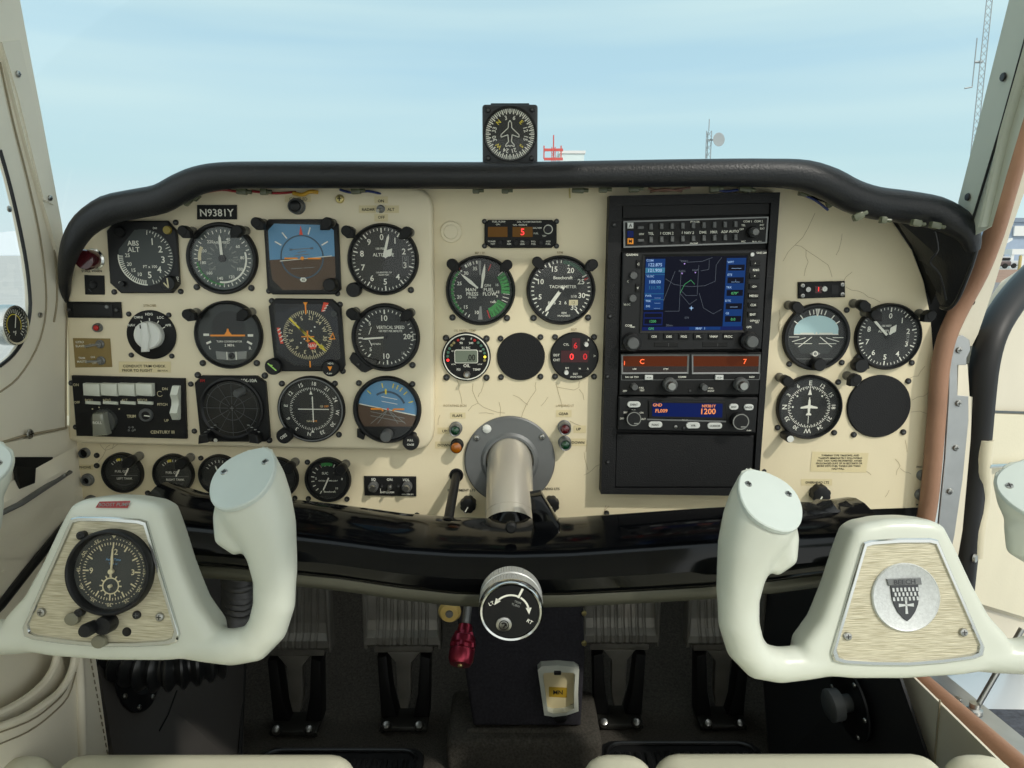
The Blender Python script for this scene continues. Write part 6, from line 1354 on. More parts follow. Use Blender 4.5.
# lower map pocket at the pilot's side
MP = thing('map_pocket', 'cream vinyl map pocket with two piped lips low beside the seat', 'pocket', T(onpl(40, 757, (-.5, 0, .3), (1, 0, 0))))
def px_(l, x): return [onpl(u, v, (x, 0, .3), (1, 0, 0)) for u, v in l]
l1 = [(75, 640), (75, 656), (71, 673), (60, 691), (40, 707), (20, 719), (-30, 738)]; l2 = [(57, 640), (57, 655), (53, 669), (43, 684), (25, 699), (0, 713), (-30, 724)]
MB().poly(px_([(110, 560), (-60, 560), (-60, 800), (110, 800)], -.528), BEIGE).build('back', MP, world=True)
MB().poly(px_(l1 + [(-30, 800), (86, 800), (80, 700), (78, 640)], -.496), BEIGE).tube(smoothpath(px_(l1, -.494), 3), .004, BEIGE, 8).build('outer_flap', MP, world=True)
MB().poly(px_(l2 + [(-30, 800), (74, 800), (74, 700)], -.508), BEIGE).tube(smoothpath(px_(l2, -.506), 3), .004, BEIGE, 8).build('inner_flap', MP, world=True)
b = MB(); l3 = [(73, 668), (66, 690), (50, 707), (28, 722), (-10, 736)]; l4 = [(76, 672), (68, 697), (50, 716), (28, 732), (0, 744)]
for l in (l3, l4): b.tube(smoothpath(px_(l, -.4945), 3), .0008, BEIGED, 5)
b.build('stitching', MP, world=True)
MB().poly(px_([(76, 630), (90, 630), (96, 660), (114, 790), (84, 790), (80, 700)], -.497), BEIGE).tube(px_([(78, 640), (81, 700), (83, 790)], -.494), .0052, BEIGE, 10).build('edge_panel', MP, world=True)
b = MB()
for q in range(16):
    u0, v0 = 89.5 + q * 1.25, 652 + q * 7; b.tube(px_([(u0, v0), (u0 + .8, v0 + 4)], -.4955), .0008, BEIGED, 5)
b.build('edge_stitching', MP, world=True)

# round boots and vent on the kick panels
def plframe(P, u, v):
    n = (P[2] - P[1]).cross(P[4] - P[1]).normalized(); c = onpl(u, v, P[1], n)
    if n.dot(CAM - c) < 0: n = -n
    return c, n, T(c) @ Vector((0, -1, 0)).rotation_difference(n).to_matrix().to_4x4()
c, n_, mw = plframe(KL, 136, 672)
BT = thing('column_boot', 'black round boot flange with little screws on the footwell side panel', 'boot', mw)
r = .052; MB().lathe([(r, 0), (r, -.003), (r * .8, -.004), (r * .6, -.008), (r * .4, -.004), (0, -.004)], BLK, n=40).build('flange', BT)
for q in range(8): a = RAD(q * 45 + 20); screw('flange_screw', BT, (r * .88 * math.sin(a), -.0035, r * .88 * math.cos(a)), .0036, key='steel')
def bellows(label, pts, r, pitch):
    P = smoothpath(pts, 14); out = []; rr = []; L_ = 0
    for q in range(len(P)):
        if q: L_ += (P[q] - P[q - 1]).length
        out.append(P[q]); rr.append(r * (1 + .16 * math.sin(2 * PI * L_ / pitch)))
    return MB().tube(out, rr, RUBS, 24).solo('bellows', label, 'bellows', 'black corrugated bellows')
bellows('black corrugated rubber duct lying below the clock yoke', atp([(114, 652, .0), (138, 664, -.01), (165, 667, -.01), (192, 663, .0), (222, 655, .02)]), .027, .015)
bellows('black corrugated rubber duct standing behind the yoke arm', atp([(236, 650, .05), (238, 625, .04), (240, 603, .02), (241, 582, .0), (240, 562, -.02), (240, 535, -.05)]), .021, .013)
c, n_, mw = plframe(KR, 866, 700)
mw = T(n_ * .022) @ mw
VT = thing('cabin_air_vent', 'black round air vent with a dull grey knob in the dark footwell', 'vent', mw)
r = .05; MB().lathe([(r, 0), (r, -.003), (r * .7, -.004), (r * .55, -.001), (0, -.001)], BLK, n=40).build('flange', VT)
for q in range(6): a = RAD(q * 60 + 20); screw('flange_screw', VT, (r * .86 * math.sin(a), -.0035, r * .86 * math.cos(a)), .0034, key='steel')
MB().lathe([(.012, 0), (.012, -.014), (.021, -.016), (.022, -.03), (.018, -.033), (0, -.033)], GREYK, n=28).build('knob', VT)

# rudder pedals: one of a kind, then copies
def pedal():
    t = thing('rudder_pedal', 'rudder pedal', 'pedal')
    rows = []; N = 64; w = .067
    prof = [(.012, .158), (-.004, .154), (-.012, .162), (-.010, .174), (.0, .184), (.006, .20), (.012, .23), (.022, .27), (.036, .32)]
    for y, z in prof:
        row = []
        for q in range(N + 1):
            x = -w + 2 * w * q / N; rib = .0022 * (1 if (q % 6) < 4 else 0) if 8 < q < 56 else .0022
            row.append(Vector((x, y - (rib if z > .15 else 0), z)))
        rows.append(row)
    MB().loft(rows, PEDAL, smooth=False).build('pad', t)
    MB().prism([(-w - .002, .152), (-w + .004, .152), (-w + .004, .32), (-w - .002, .32)], -.013, .02, PEDAL, .002).build('side_rim', t); MB().prism([(w - .004, .152), (w + .002, .152), (w + .002, .32), (w - .004, .32)], -.013, .02, PEDAL, .002).build('side_rim', t)
    MB().rbox(-w * .8, w * .8, .0, .03, .138, .155, .003, PEDAL, 2).build('lower_bar', t)
    b = MB().prism([(-.03, .142), (.03, .142), (.014, .12), (.013, .06), (.006, .03), (-.008, .03), (-.013, .06), (-.014, .12)], -.004, .012, PEDAL, .003, 2, True); b.build('arm', t)
    for s in (-1, 1): MB().prism([(s * .03, .135), (s * .048, .13), (s * .044, .012), (s * .014, .012), (s * .024, .06)], -.004, .03, RUBBER, .004, 2, True).xf(Matrix.Rotation(RAD(0), 4, 'X')).build('leather_boot', t)
    MB().rbox(-.043, .043, -.03, .03, .0, .012, .004, PEDALD, 2).build('base_bracket', t)
    for s in (-1, 1): MB().lathe([(.0085, .0), (.0085, -.003), (.006, -.008), (0, -.0095)], STEEL, n=20, axis=(0, .6, -.8)).xf(T((s * .029, -.028, .012))).build('bolt', t)
    return t
PD = pedal(); z0 = .004
for q, (u, v, lab) in enumerate(((293, 733, 'ribbed rudder pedal half behind the clock yoke arm'), (403, 729, 'dark ribbed rudder pedal beside the red handle'), (620, 726, 'bright ribbed rudder pedal right against the felt console'.replace('right against', 'close against')), (724, 727, 'ribbed rudder pedal half behind the crest yoke arm'))):
    t = PD if q == 0 else copy_tree(PD); p = atz(u, v, .012); t.location = (p.x, p.y + .03, z0); t['label'] = lab; t['group'] = 'rudder pedals in the footwell'
# floor mats with ribs
def fmat(label, l):
    P = [atz(u, v, .008) for u, v in l]; x0, x1 = min(p.x for p in P), max(p.x for p in P); y1 = max(p.y for p in P)
    t = thing('floor_mat', label, 'mat', T(((x0 + x1) / 2, y1 - .15, .0)), 'black floor mats'); w = (x1 - x0) / 2
    MB().prism([(x, z) for x, z in rrect(-w, -.15, w, .15, .03)], -.006, .0, RUBBER, .002).xf(Matrix.Rotation(RAD(-90), 4, 'X')).build('base', t)
    MB().tube([Vector((x, z, .008)) for x, z in rrect(-w + .012, -.14, w - .012, .138, .026)] + [Vector((w - .012, .1, .008))], .004, RUBS, 8).build('border', t)
    for q in range(14): x = -w + .03 + (2 * w - .06) * q / 13; MB().rbox(x - .005, x + .005, -.12, .115, .004, .011, .003, RUBS, 2).build('rib', t)
fmat('black ribbed heel mat in front of the copilot seat', [(598, 739), (756, 739)]); fmat('black heel mat in front of the pilot seat', [(262, 746), (426, 746)])

# console
f = Frame(524, 727, .25)
CS = thing('centre_console', 'charcoal felt covered console box between the pedals', 'console', f.m)
P = f.Ps([(452, 590), (583, 590), (585, 660), (581, 727), (473, 727), (463, 660)]); MB().prism(P, -.0, .14, FELT, .008, 3, True).build('felt_box', CS)
MB().tube([(P[4].x - .01, -.002, -.006), (P[3].x + .005, -.002, -.006)], .006, CARPET, 10).build('carpet_edge', CS)
for u, v in ((584, 613), (584, 643)): p = f.P(u, v); MB().lathe([(.0045, 0), (.004, -.003), (0, -.004)], BRASS, (p.x, 0, p.y), n=14).build('brass_stud', CS)
b = MB().rbox(-.13, .13, -.03, .12, -.07, -.005, .012, CARPET, 3); b.build('carpet_plinth', CS)
f = Frame(558, 688, .246)
TR = thing('fuse_tray', 'cream plastic recess with a yellow tag on the console front', 'tray', f.m)
Po = f.Ps([(537.5, 666), (541, 662.5), (558, 661.5), (574, 663), (578.5, 666), (577.5, 690), (578, 707), (566, 711), (553, 712.5), (544, 711), (541, 690)]); Pi = f.Ps([(542.5, 671), (544, 668.5), (558, 668), (573, 668.5), (574.5, 671), (573.5, 690), (573.5, 704), (565, 708), (553, 709), (547.5, 707), (545, 690)])
m = MB(); n = len(Po)
rws = [[Vector((p.x, y, p.y)) for p in (Po if k_ < 2 else Pi)] for k_, y in ((0, .006), (1, -.012), (2, -.013), (3, .0018))]
m.loft(rws, IVORY, smooth=False, closed=True); m.build('frame', TR)
MB().flat(Pi, .0016, TAPE).build('recess', TR)
q = f.Ps([(549, 687), (567, 688), (567, 698), (549, 697)]); o = MB().flat(q, .0008, YEL if False else mat('yellow_tag', (170, 140, 40), .5)).build('yellow_tag', TR); c = f.P(558, 692.5); MB().text('MN', c.x, c.y, .011, .0003, INK).build('marking', o)
p = f.P(557, 668); MB().rbox(p.x - .006, p.x + .006, -.017, -.011, p.y - .003, p.y + .003, .0015, BLK, 2).build('catch', TR); p = f.P(560, 716); MB().lathe([(.012, .01), (.012, -.004), (.006, -.008), (0, -.008)], RUBS, (p.x, 0, p.y), n=20).build('latch_base', TR)
p0, p1 = at(467.5, 612, .10), at(460.5, 662, .07)
RK = thing('fuel_shutoff_handle', 'red anodised knob hanging on a grey rod beside the console', 'handle', T(p1)); ax = (p1 - p0).normalized(); ax = Vector((ax.x, ax.y - .55, ax.z)).normalized()
q0 = p1 - ax * .052
MB().tube([p0 + Vector((.006, .16, .14)), p0 + Vector((.003, .03, .03)), q0], .0062, DALU, 14).build('rod', RK, world=True)
MB().lathe([(0, 0), (.010, 0), (.011, .006), (.011, .014), (.0165, .017), (.018, .022), (.018, .027), (.0155, .029), (.0155, .034), (.018, .036), (.0175, .050), (.014, .056), (0, .057)], ANOD, tuple(q0), n=32, axis=tuple(ax)).build('knob', RK, world=True)
for q in range(6):
    a = q * PI / 3; e1 = ax.cross(Vector((1, 0, 0))).normalized(); e2 = ax.cross(e1); d = e1 * math.cos(a) + e2 * math.sin(a); MB().tube([q0 + ax * .012 + d * .011, q0 + ax * .034 + d * .0165], .0035, ANOD, 8).build('grip_lug', RK, world=True)
MB().lathe([(.0045, .0), (.004, .002), (0, .003)], BRASS, tuple(q0 + ax * .0565), n=12, axis=tuple(ax)).build('end_screw', RK, world=True)
f = Frame(450, 610, .12); YK = thing('pull_knob', 'small yellow pull knob just under the yoke bar', 'knob', f.m)
MB().lathe([(.004, .03), (.004, .002), (.0155, .001), (.0165, -.005), (.013, -.011), (0, -.013)], YKNOB, n=28).build('knob', YK); MB().lathe([(.006, -.0115), (.005, -.0145), (0, -.0148)], DALU, n=16).build('screw', YK)

# seats
def seat(label, parts):
    x0 = min(p[0] for p in parts); x1 = max(p[1] for p in parts)
    t = thing('pilot_seat', label, 'seat', T(((x0 + x1) / 2, -.5, .0)), 'front seats')
    for q, (a, b_, top, name) in enumerate(parts): MB().rbox(a, b_, -.78, -.195 - (.0 if name == 'cushion' else .004), .19, top, .028, SEATM, 5).build(name, t, world=True)
    MB().rbox(x0 + .03, x1 - .03, -.76, -.24, .0, .195, .01, BLKM, 2).build('seat_base', t, world=True); return t
seat('cream vinyl seat cushion below the clock yoke', [(-.515, -.455, .357, 'bolster'), (-.457, -.155, .355, 'cushion')])
seat('cream vinyl seat cushion below the crest yoke', [(.068, .142, .358, 'bolster'), (.140, .432, .356, 'cushion'), (.430, .500, .358, 'bolster')])

# ================================================================== door side
RPP, RPN = (.50, 0, .7), (-1, 0, -.1)
def rw(u, v, off=0.0): return onpl(u, v, (RPP[0] + off, 0, .7), RPN)
slab('trim_6', [rw(u, v) for u, v in [(1072, -250), (1025, -60), (1009, 0), (994, 60), (976, 132), (958, 203), (974, 236), (992, 226), (1008, 170), (1026, 110), (1064, -10), (1135, -250)]], (.010, .016, 0), GREENG)
b = MB().tube([rw(u, v, -.002) for u, v in [(1104, -250), (1040, -20), (1024, 44), (1000, 130), (972, 222)]], .0014, RUBS, 6)
b.tube([rw(u, v, -.003) for u, v in [(1112, -250), (1046, -20), (1029, 50), (1006, 130), (984, 226)]], (.006, .003), mat('pale_green_bead', (172, 178, 164), .4), 8); b.build('trim_7', kind='structure')
rotR = Vector((0, -1, 0)).rotation_difference(Vector((-1, 0, 0))).to_matrix().to_4x4()
m = MB()
for u, v in ((1003.5, 77), (968, 197)): m.add(*(lambda z: (z.v, z.f))(MB().lathe([(.0042, .0), (.0036, -.0016), (0, -.0018)], BSCR, n=14).xf(T(rw(u, v, -.001)) @ rotR)), BSCR, True)
m.build('trim_8', kind='structure')
wl = [(1128, -240), (1062, -30), (1045, 40), (1030, 108), (1017, 154), (1005, 195), (994, 233), (979, 272), (961, 306), (947, 337), (940, 370), (937, 410), (933, 460), (929, 500), (922, 540), (914, 600), (908, 668)]
MB().tube(smoothpath([at(u, v, y) for (u, v), y in zip(wl, (-.235, -.165, -.135, -.105, -.088, -.068, -.046, -.026, -.014, -.013, -.013, -.013, -.013, -.013, -.013, -.012, -.01))], 3), .0103, LEATHER, 14).solo('leather_welt', 'tan leather welt running down the door frame beside the panel', 'trim')
fl_ = [(1128, 1172, -240, -.23), (1062, 1100, -40, -.16), (1040, 1062, 60, -.13), (1020, 1046, 138, -.095), (1003, 1024, 193, -.066), (990, 1010, 233, -.044), (968, 993, 290, -.018), (952, 978, 334, .0), (948, 972, 346, .003)]
MB().loft([[at(a, v, y), at(b_, v, y + .002), at(b_, v, y + .012)] for a, b_, v, y in fl_], BEIGE).build('wall_right_frame', kind='structure')
m = MB()
for u, v in ((1009, 201), (995.5, 238), (983, 271), (971, 302)): m.add(*(lambda z: (z.v, z.f))(MB().lathe([(.0045, .0), (.004, -.0016), (0, -.0018)], INK, n=12).xf(T(at(u, v, {201: -.062, 238: -.042, 271: -.026, 302: -.013}[v])))), INK, True)
m.build('trim_9', kind='structure')
f = Frame(955, 440, -.004)
AS = thing('hinge_strip', 'bare aluminium strip held by four screws beside the leather welt', 'strip', f.m)
MB().prism(f.Ps([(949, 345), (954, 337), (962, 335), (969, 340), (970, 350), (966, 358), (966, 365), (957, 365), (957, 395), (968, 396), (968, 420), (962, 480), (954, 535), (940, 600), (930, 600), (937, 531), (944, 460), (948, 396)]), -.0015, .001, ALU, .0006).build('strip', AS)
MB().prism(f.Ps([(958, 364), (967, 364), (969, 396), (972, 397), (970, 440), (962, 530), (950, 600), (944, 600), (953, 535), (962, 480), (968, 420), (967, 396), (957, 395)]), -.001, .001, BEIGE).build('painted_edge', AS)
for u, v in ((958, 350), (957.5, 403), (955, 447.5), (949, 491)): p = f.P(u, v); screw('strip_screw', AS, (p.x, -.0015, p.y), 3.2 * f.px, key='steel')
# sill welt, metal tread, stay rod
p0, p1 = atz(905, 667, .315), atz(1030, 775, .315)
MB().tube([p0 + (p0 - p1) * .3, p0, p1, p1 + (p1 - p0) * .6], .0115, LEATHER, 14).solo('sill_welt', 'brown leather welt along the door sill', 'trim')
d = (p1 - p0).normalized(); nrm = Vector((d.y, -d.x, 0)); nrm = nrm if nrm.x > 0 else -nrm
SL = thing('door_sill', 'scuffed metal door sill plate with screws beside the brown welt', 'sill', T(p1))
q0, q1 = p0 - d * .25, p1 + d * .6; h = Vector((0, 0, -.004))
b = MB(); P = [q0 + nrm * .011 + h, q1 + nrm * .011 + h, q1 + nrm * .046 + h, q0 + nrm * .046 + h]; b.add(P + [p + Vector((0, 0, -.02)) for p in P], [(0, 1, 2, 3), (0, 1, 5, 4), (1, 2, 6, 5), (2, 3, 7, 6), (3, 0, 4, 7)], ALU); b.build('tread_plate', SL, world=True)
b = MB(); P = [q0 + nrm * .046 + h * 2, q1 + nrm * .046 + h * 2, q1 + nrm * .06 + h * 8, q0 + nrm * .06 + h * 8]; b.add(P, [(0, 1, 2, 3)], BEIGED); b.build('outer_lip', SL, world=True)
for u, v in ((958, 699), (992, 732)): p = atz(u, v, .312); MB().lathe([(.0042, 0), (.0036, .0018), (0, .002)], STEEL, tuple(p), n=14, axis=(0, 0, 1)).build('sill_screw', SL, world=True)
p = atz(974, 712, .312); e = at(1004, 660, p.y + .01)
RD = thing('stay_rod', 'thin steel stay rod rising from the door sill', 'rod', T(p))
MB().tube([p, e, e + (e - p) * .6], .0034, STEEL, 12).build('rod', RD, world=True); MB().lathe([(.009, .0), (.009, .004), (.006, .006), (.006, .012), (0, .012)], STEEL, tuple(p), n=16, axis=(0, 0, 1)).build('foot', RD, world=True)
# open door
DP, DD = Vector((.60, .03, .6)), Vector((.78, .62, 0)).normalized(); DN = Vector((DD.y, -DD.x, 0))
def dw(u, v, off=0.0): return onpl(u, v, DP - DN * off, DN)
DOORP = mat('door_paint_dimmed', (206, 198, 178), .5, var=.05, vscale=8)  # cream paint darkened in colour to stand for weaker light on the door
DR = thing('cabin_door', 'open cream cabin door with a worn black rubber edge seal', 'door', T(dw(975, 600)))
out = [(1100, 245), (1032, 282), (1012, 312), (996, 338), (987, 365), (984, 400), (980, 450), (972, 520), (966, 580), (964, 640), (966, 655), (1090, 662), (1090, 245)]
P = [dw(min(u, 1085), v) for u, v in out]; th = DN * -.035; n = len(P)
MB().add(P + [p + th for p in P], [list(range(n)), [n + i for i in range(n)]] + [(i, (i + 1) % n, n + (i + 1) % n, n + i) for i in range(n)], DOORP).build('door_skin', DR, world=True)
P = [dw(u, v, -.010) for u, v in [(991, 414), (1100, 418), (1100, 640), (968, 600), (974, 540), (981, 468), (986, 440)]]; n = len(P); Q = [dw(u, v, 0) for u, v in [(989, 411), (1104, 414), (1104, 644), (965, 603), (971, 540), (978, 468), (984, 440)]]
DOORV = mat('door_vinyl_dimmed', (212, 204, 178), .5, var=.05, vscale=7, bump=.12, bscale=260)  # cream vinyl, its colour lowered too for the dimmer light here
MB().loft([Q, P], DOORV, closed=True).add(P, [list(range(n))], DOORV).build('vinyl_panel', DR, world=True)
b = MB(); b.tube([dw(987, 412, -.006), dw(1100, 415, -.006)], .0024, RUBS, 6).build('panel_seam', DR, world=True)
MB().tube([dw(u, v, -.006) for u, v in [(978, 562), (1000, 570), (1030, 577), (1080, 590)]], .002, BEIGED, 6).build('pocket_seam', DR, world=True)
MB().tube(smoothpath([dw(u, v, -.014) for u, v in [(986, 440), (983, 470), (983, 500), (978, 530), (976, 556)]], 3), .009, DOORV, 10).build('crumpled_edge', DR, world=True)
wl = [(1060, 252), (1030, 280), (1008, 306), (993, 332), (985, 362), (981, 400), (977, 450), (969, 520), (962, 590), (958, 640)]
MB().tube(smoothpath([dw(u, v, -.004) for u, v in wl], 3), [(.019 - .0002 * q, .014) for q in range(3 * (len(wl) - 1) + 1)], RUBBER, 12).build('edge_seal', DR, world=True)
MB().tube(smoothpath([dw(u, v, .02) for u, v in [(a - 9, b_ - 6) for a, b_ in wl]], 3), .006, DALU, 8).build('door_edge', DR, world=True)
for u, v in ((984.5, 516), (974, 558)): m = MB().lathe([(.006, 0), (.005, -.003), (0, -.004)], STEEL, n=16); m.xf(T(dw(u, v, -.016)) @ Vector((0, -1, 0)).rotation_difference(DN).to_matrix().to_4x4()); m.build('stud', DR, world=True)
b = MB().tube([dw(988, 466, -.02), dw(1060, 463, -.02)], (.004, .003), CHROME, 10); b.build('pull_handle', DR, world=True)

# ================================================================== outside
GZ = -.95
CONC = mat('ramp_concrete', (176, 178, 176), .85, var=.08, vscale=.6, bump=.1, bscale=20)
slab('ground', [(-400, -60, GZ), (400, -60, GZ), (400, 600, GZ), (-400, 600, GZ)], (0, 0, -.1), CONC)
def strip(name, d0, d1, m, z): slab(name, [(8, d0, GZ + z), (400, d0, GZ + z), (400, d1, GZ + z), (8, d1, GZ + z)], (0, 0, -.005), m)
strip('ground_gravel', 22, 33, mat('gravel', (150, 142, 132), .9, var=.25, vscale=3), .01); strip('road', 33, 46, mat('asphalt', (122, 122, 122), .9, var=.1, vscale=2), .015); strip('ground_dirt', 46, 84, mat('brown_dirt', (150, 120, 102), .95, var=.3, vscale=1.5), .02)
HB = thing('hangar', 'pale blue metal hangar across the road', 'building', T((78, 112, GZ)))
BLUEW = mat('blue_cladding', (150, 166, 186), .6, var=.05, vscale=2); WHTW = mat('white_cladding', (214, 216, 214), .6)
c0 = at(1003, 220, 111); MB().box(c0.x, c0.x + 46, 110, 140, GZ, c0.z, BLUEW).build('wall', HB, world=True)
MB().box(c0.x - .4, c0.x + 46.4, 109.6, 140.4, c0.z - .35, c0.z + .25, mat('hangar_fascia', (120, 134, 150), .6)).build('fascia', HB, world=True)
a, b_ = at(1014, 226, 109.8), at(1034, 236, 109.8); MB().box(a.x, b_.x, 109.6, 109.9, b_.z, a.z, WHTW).build('sign_panel', HB, world=True)
SH = thing('lean_to_shed', 'low white roofed shed at the corner of the blue hangar', 'building', T(at(1000, 262, 104)))
a, b_, c0 = at(988, 250, 104), at(1008, 238, 104), at(1008, 262, 104)
m = MB(); m.add([(a.x, 103, a.z), (b_.x, 103, b_.z), (b_.x, 109, b_.z), (a.x, 109, a.z), (a.x, 103, a.z - .3), (b_.x, 103, b_.z - .3), (b_.x, 109, b_.z - .3), (a.x, 109, a.z - .3)], [(0, 1, 2, 3), (0, 1, 5, 4), (4, 5, 6, 7), (1, 2, 6, 5), (0, 3, 7, 4)], WHTW); m.build('roof', SH, world=True)
MB().box(a.x + .3, b_.x - .2, 104, 109, GZ, a.z - .3, mat('shed_grey', (138, 142, 146), .7)).build('wall', SH, world=True)
FR = thing('carport_frame', 'white steel carport frame in front of the blue hangar', 'carport', T(at(1018, 268, 96)))
a, b_ = at(1011, 249, 96), at(1036, 249, 96)
MB().box(a.x, b_.x, 95.7, 98, a.z - .7, a.z, WHTW).build('beam', FR, world=True)
for x in (a.x + .2, (a.x + b_.x) / 2, b_.x - .2): MB().box(x - .18, x + .18, 95.8, 96.2, GZ, a.z - .5, WHTW).build('post', FR, world=True)
def car(label, u, y, m):
    c = at(u, 264, y); t = thing('car', label, 'car', T((c.x, y, GZ)), 'parked cars by the hangar')
    MB().rbox(-2.1, 2.1, -.85, .85, .3, .95, .2, m, 3).rbox(-1.2, 1.1, -.75, .75, .9, 1.45, .3, m, 3).build('body', t)
    MB().rbox(-1.0, .9, -.78, .78, 1.0, 1.32, .1, BLK, 2).build('window_band', t)
    for x in (-1.3, 1.3):
        for s in (-1, 1): MB().lathe([(0, -.1), (.3, -.1), (.33, 0), (.3, .1), (0, .1)], BLKM, (x, s * .8, .33), n=18).build('wheel', t)
car('small parked silver car beside the white roofed shed', 999, 92, mat('car_silver', (170, 172, 174), .3)); car('small parked dark car nearer the door frame', 990, 90, mat('car_dark', (84, 70, 70), .3))
p = at(1020, 262, 82); MB().lathe([(.0, 0), (.16, 0), (.16, 1.5), (.1, 1.6), (0, 1.6)], mat('bollard_yellow', (176, 160, 104), .6), (p.x, 82, GZ), n=14, axis=(0, 0, 1)).solo('bollard', 'yellow bollard beside the dirt strip', 'bollard')
# masts
def mast(name, label, u, v0, y, w, m, extra=None, top=None):
    b0 = at(u, 150, y); zt = at(u, v0, y).z; t = thing(name, label, 'mast', T((b0.x, y, GZ))); h = zt - GZ
    for q in range(3):
        a = RAD(90 + q * 120); MB().tube([(w * math.cos(a), w * math.sin(a), 0), (w * math.cos(a), w * math.sin(a), h)], w * .16, m, 6).build('leg', t)
    b = MB(); n = int(h / (w * 2.2))
    for k_ in range(n):
        for q in range(3):
            a, c = RAD(90 + q * 120), RAD(210 + q * 120); z = h * k_ / n; z2 = h * (k_ + 1) / n
            b.tube([(w * math.cos(a), w * math.sin(a), z), (w * math.cos(c), w * math.sin(c), z2)], w * .08, m, 4, caps=False)
    b.build('lattice', t)
    if extra: extra(t, h)
    return t
MG = mat('galvanised', (150, 160, 164), .5, metal=.3); MR = mat('mast_red', (196, 84, 78), .6)
def ex1(t, h):
    for z, x in ((at(985, 62, 62).z - GZ, -.6),):
        MB().tube([(0, 0, z), (x, 0, z)], .1, MG, 8).build('bracket', t); MB().tube([(x, 0, z - 1.9), (x, 0, z + 1.8)], .045, MG, 8).build('whip_antenna', t); MB().tube([(x, 0, z - 1.9), (x - .6, 0, z - 2.0)], .06, MG, 8).build('boom', t)
mast('radio_mast', 'tall grey lattice mast beside the windscreen post', 973, -60, 62, .26, MG, ex1)
def ex2(t, h): MB().lathe([(.0, 0), (.5, .1), (.7, .35), (.65, .36), (.0, .15)], MG, (.9, 0, h - .9), n=20, axis=(.3, -1, 0)).build('dish', t); MB().tube([(0, 0, h - .9), (.9, 0, h - .9)], .08, MG, 6).build('arm', t); MB().tube([(0, 0, h), (0, 0, h + 1.2)], .05, MG, 6).build('whip_antenna', t)
mast('radio_mast', 'thin grey lattice mast standing alone above the middle of the glareshield', 708, 131, 80, .3, MG, ex2)
def ex3(t, h):
    for z in (h - .2, h - .9): MB().box(-.75, .75, -.08, .08, z - .12, z + .08, MR).build('cross_arm', t)
    for x in (-.75, 0, .6): MB().tube([(x, 0, h - .9), (x, 0, h + (.9 if x == 0 else .1))], .05, MR, 6).build('whip_antenna', t)
mast('radio_mast', 'short red antenna mast beside the magnetic compass', 553.5, 147, 60, .16, MR, ex3)
a, b_ = at(560, 152, 62), at(584, 165, 62); PB = thing('rooftop_building', 'pale flat roofed building beside the red mast', 'building', T(((a.x + b_.x) / 2, 64, GZ)))
MB().box(a.x, b_.x, 62, 66, GZ, a.z, mat('pale_wall', (206, 222, 222), .7)).build('wall', PB, world=True); MB().box(a.x - .1, b_.x + .1, 61.9, 66.1, a.z - .12, a.z + .1, WHTW).build('parapet', PB, world=True)
f = Frame(214, 162, .12); MB().prism(f.Ps([(209, 159.5), (214, 160.5), (224, 164), (226, 172), (206, 172)]), 0, .012, mat('blue_grey_tab', (112, 124, 132), .5), .001).solo('metal_tab', 'small grey metal tab poking up behind the glareshield', 'bracket')
hl = []
for q in range(41):
    x = -1500 + 75 * q; h = 14 + 9 * math.sin(q * 1.7) + 6 * math.sin(q * .61 + 1); hl.append([Vector((x, 900, GZ)), Vector((x, 905, GZ + h))])
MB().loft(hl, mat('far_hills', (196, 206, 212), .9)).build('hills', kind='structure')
# wing of the aircraft outside the door
WG = thing('wing', 'white aircraft wing with a dark non-skid walkway outside the door', 'wing', T((1.5, -.4, .1)))
rows = []
for y, z in ((-1.4, .14), (-1.0, .175), (-.4, .21), (.0, .205), (.25, .175), (.36, .12), (.3, .06), (-.3, .05), (-1.4, .13)): rows.append([Vector((.575, y, z)), Vector((1.2, y, z + .05)), Vector((5.5, y * .8, z + .5))])
WINGW = mat('white_wing_paint', (214, 220, 226), .3, coat=.4); MB().loft(rows, WINGW).build('wing_skin', WG, world=True)
rows = []
for y, z in ((-1.3, .151), (-1.0, .178), (-.4, .213), (.0, .208), (.10, .197)): rows.append([Vector((.58, y, z + .001)), Vector((.98, y - (.06 if y > .05 else 0), z + .034))])
MB().loft(rows, mat('non_skid_walkway', (78, 82, 92), .9, var=.35, vscale=90, bump=.6, bscale=200)).build('walkway', WG, world=True)
# ================================================================== camera, sky, sun
cd = bpy.data.cameras.new('camera'); cd.sensor_width = 36; cd.lens = F / 1024 * 36; cd.clip_start = .01; cd.clip_end = 3000
co = bpy.data.objects.new('camera', cd); COL.objects.link(co); co.location = CAM; co.rotation_euler = (RAD(90) - PITCH, 0, 0); SC.camera = co
w = bpy.data.worlds.new('sky'); SC.world = w; w.use_nodes = True; nt = w.node_tree; bg = nt.nodes['Background']
tc = nt.nodes.new('ShaderNodeTexCoord'); sx = nt.nodes.new('ShaderNodeSeparateXYZ'); L = nt.links.new
L(tc.outputs['Generated'], sx.inputs[0])
r = nt.nodes.new('ShaderNodeValToRGB'); e = r.color_ramp.elements
e[0].position = 0.0; e[0].color = lin((222, 234, 238)); e[1].position = 1.0; e[1].color = lin((150, 196, 222))
for p, c in ((.10, (196, 230, 236)), (.22, (184, 222, 238)), (.36, (176, 214, 230)), (.5, (180, 214, 230))): q = e.new(p); q.color = lin(c)
L(sx.outputs['Z'], r.inputs[0])
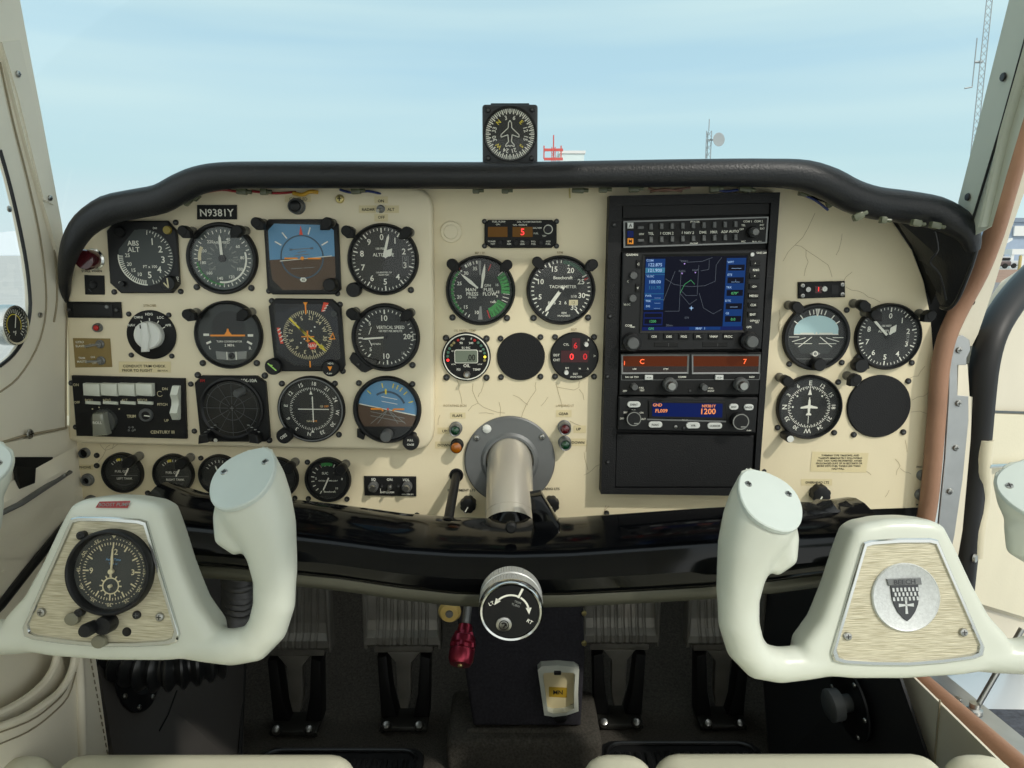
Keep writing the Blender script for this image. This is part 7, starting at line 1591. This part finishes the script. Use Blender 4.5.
mp = nt.nodes.new('ShaderNodeMapping'); mp.inputs['Scale'].default_value = (.7, .7, 9); mp.inputs['Rotation'].default_value = (0, RAD(4), 0); L(tc.outputs['Generated'], mp.inputs[0])
n = nt.nodes.new('ShaderNodeTexNoise'); n.inputs['Scale'].default_value = 1.3; n.inputs['Detail'].default_value = 5; n.inputs['Roughness'].default_value = .45; L(mp.outputs[0], n.inputs['Vector'])
cr = nt.nodes.new('ShaderNodeValToRGB'); cr.color_ramp.elements[0].position = .4; cr.color_ramp.elements[1].position = .64; cr.color_ramp.elements[0].color = (0, 0, 0, 1); cr.color_ramp.elements[1].color = (.8, .8, .8, 1); L(n.outputs['Fac'], cr.inputs[0])
mx = nt.nodes.new('ShaderNodeMixRGB'); L(cr.outputs[0], mx.inputs[0]); L(r.outputs[0], mx.inputs[1]); mx.inputs[2].default_value = lin((212, 240, 242)); 
dp = nt.nodes.new('ShaderNodeVectorMath'); dp.operation = 'DOT_PRODUCT'; dp.inputs[1].default_value = Vector((.45, -1, .75)).normalized(); L(tc.outputs['Generated'], dp.inputs[0])
mr = nt.nodes.new('ShaderNodeMapRange'); mr.interpolation_type = 'SMOOTHSTEP'; mr.inputs['From Min'].default_value = -.1; mr.inputs['From Max'].default_value = 1.0; mr.inputs['To Min'].default_value = 0.0; mr.inputs['To Max'].default_value = 1.0; L(dp.outputs['Value'], mr.inputs['Value'])
m2 = nt.nodes.new('ShaderNodeMixRGB'); L(mr.outputs[0], m2.inputs[0]); L(mx.outputs[0], m2.inputs[1]); m2.inputs[2].default_value = (1.38, 1.42, 1.36, 1)
L(m2.outputs[0], bg.inputs[0]); bg.inputs[1].default_value = 1.0
sd = bpy.data.lights.new('sun', 'SUN'); sd.energy = 1.9; sd.angle = RAD(2.0); sd.color = (1, .95, .86)
so = bpy.data.objects.new('sun', sd); COL.objects.link(so); so.rotation_euler = Vector((.85, -1, 1.2)).to_track_quat('Z', 'Y').to_euler(); so.location = (3, -3, 4)
vs = SC.view_settings; SC.display_settings.display_device = 'sRGB'; vs.view_transform = 'Standard'; vs.look = 'None'; vs.gamma = 1; vs.use_curve_mapping = False; vs.exposure = 0
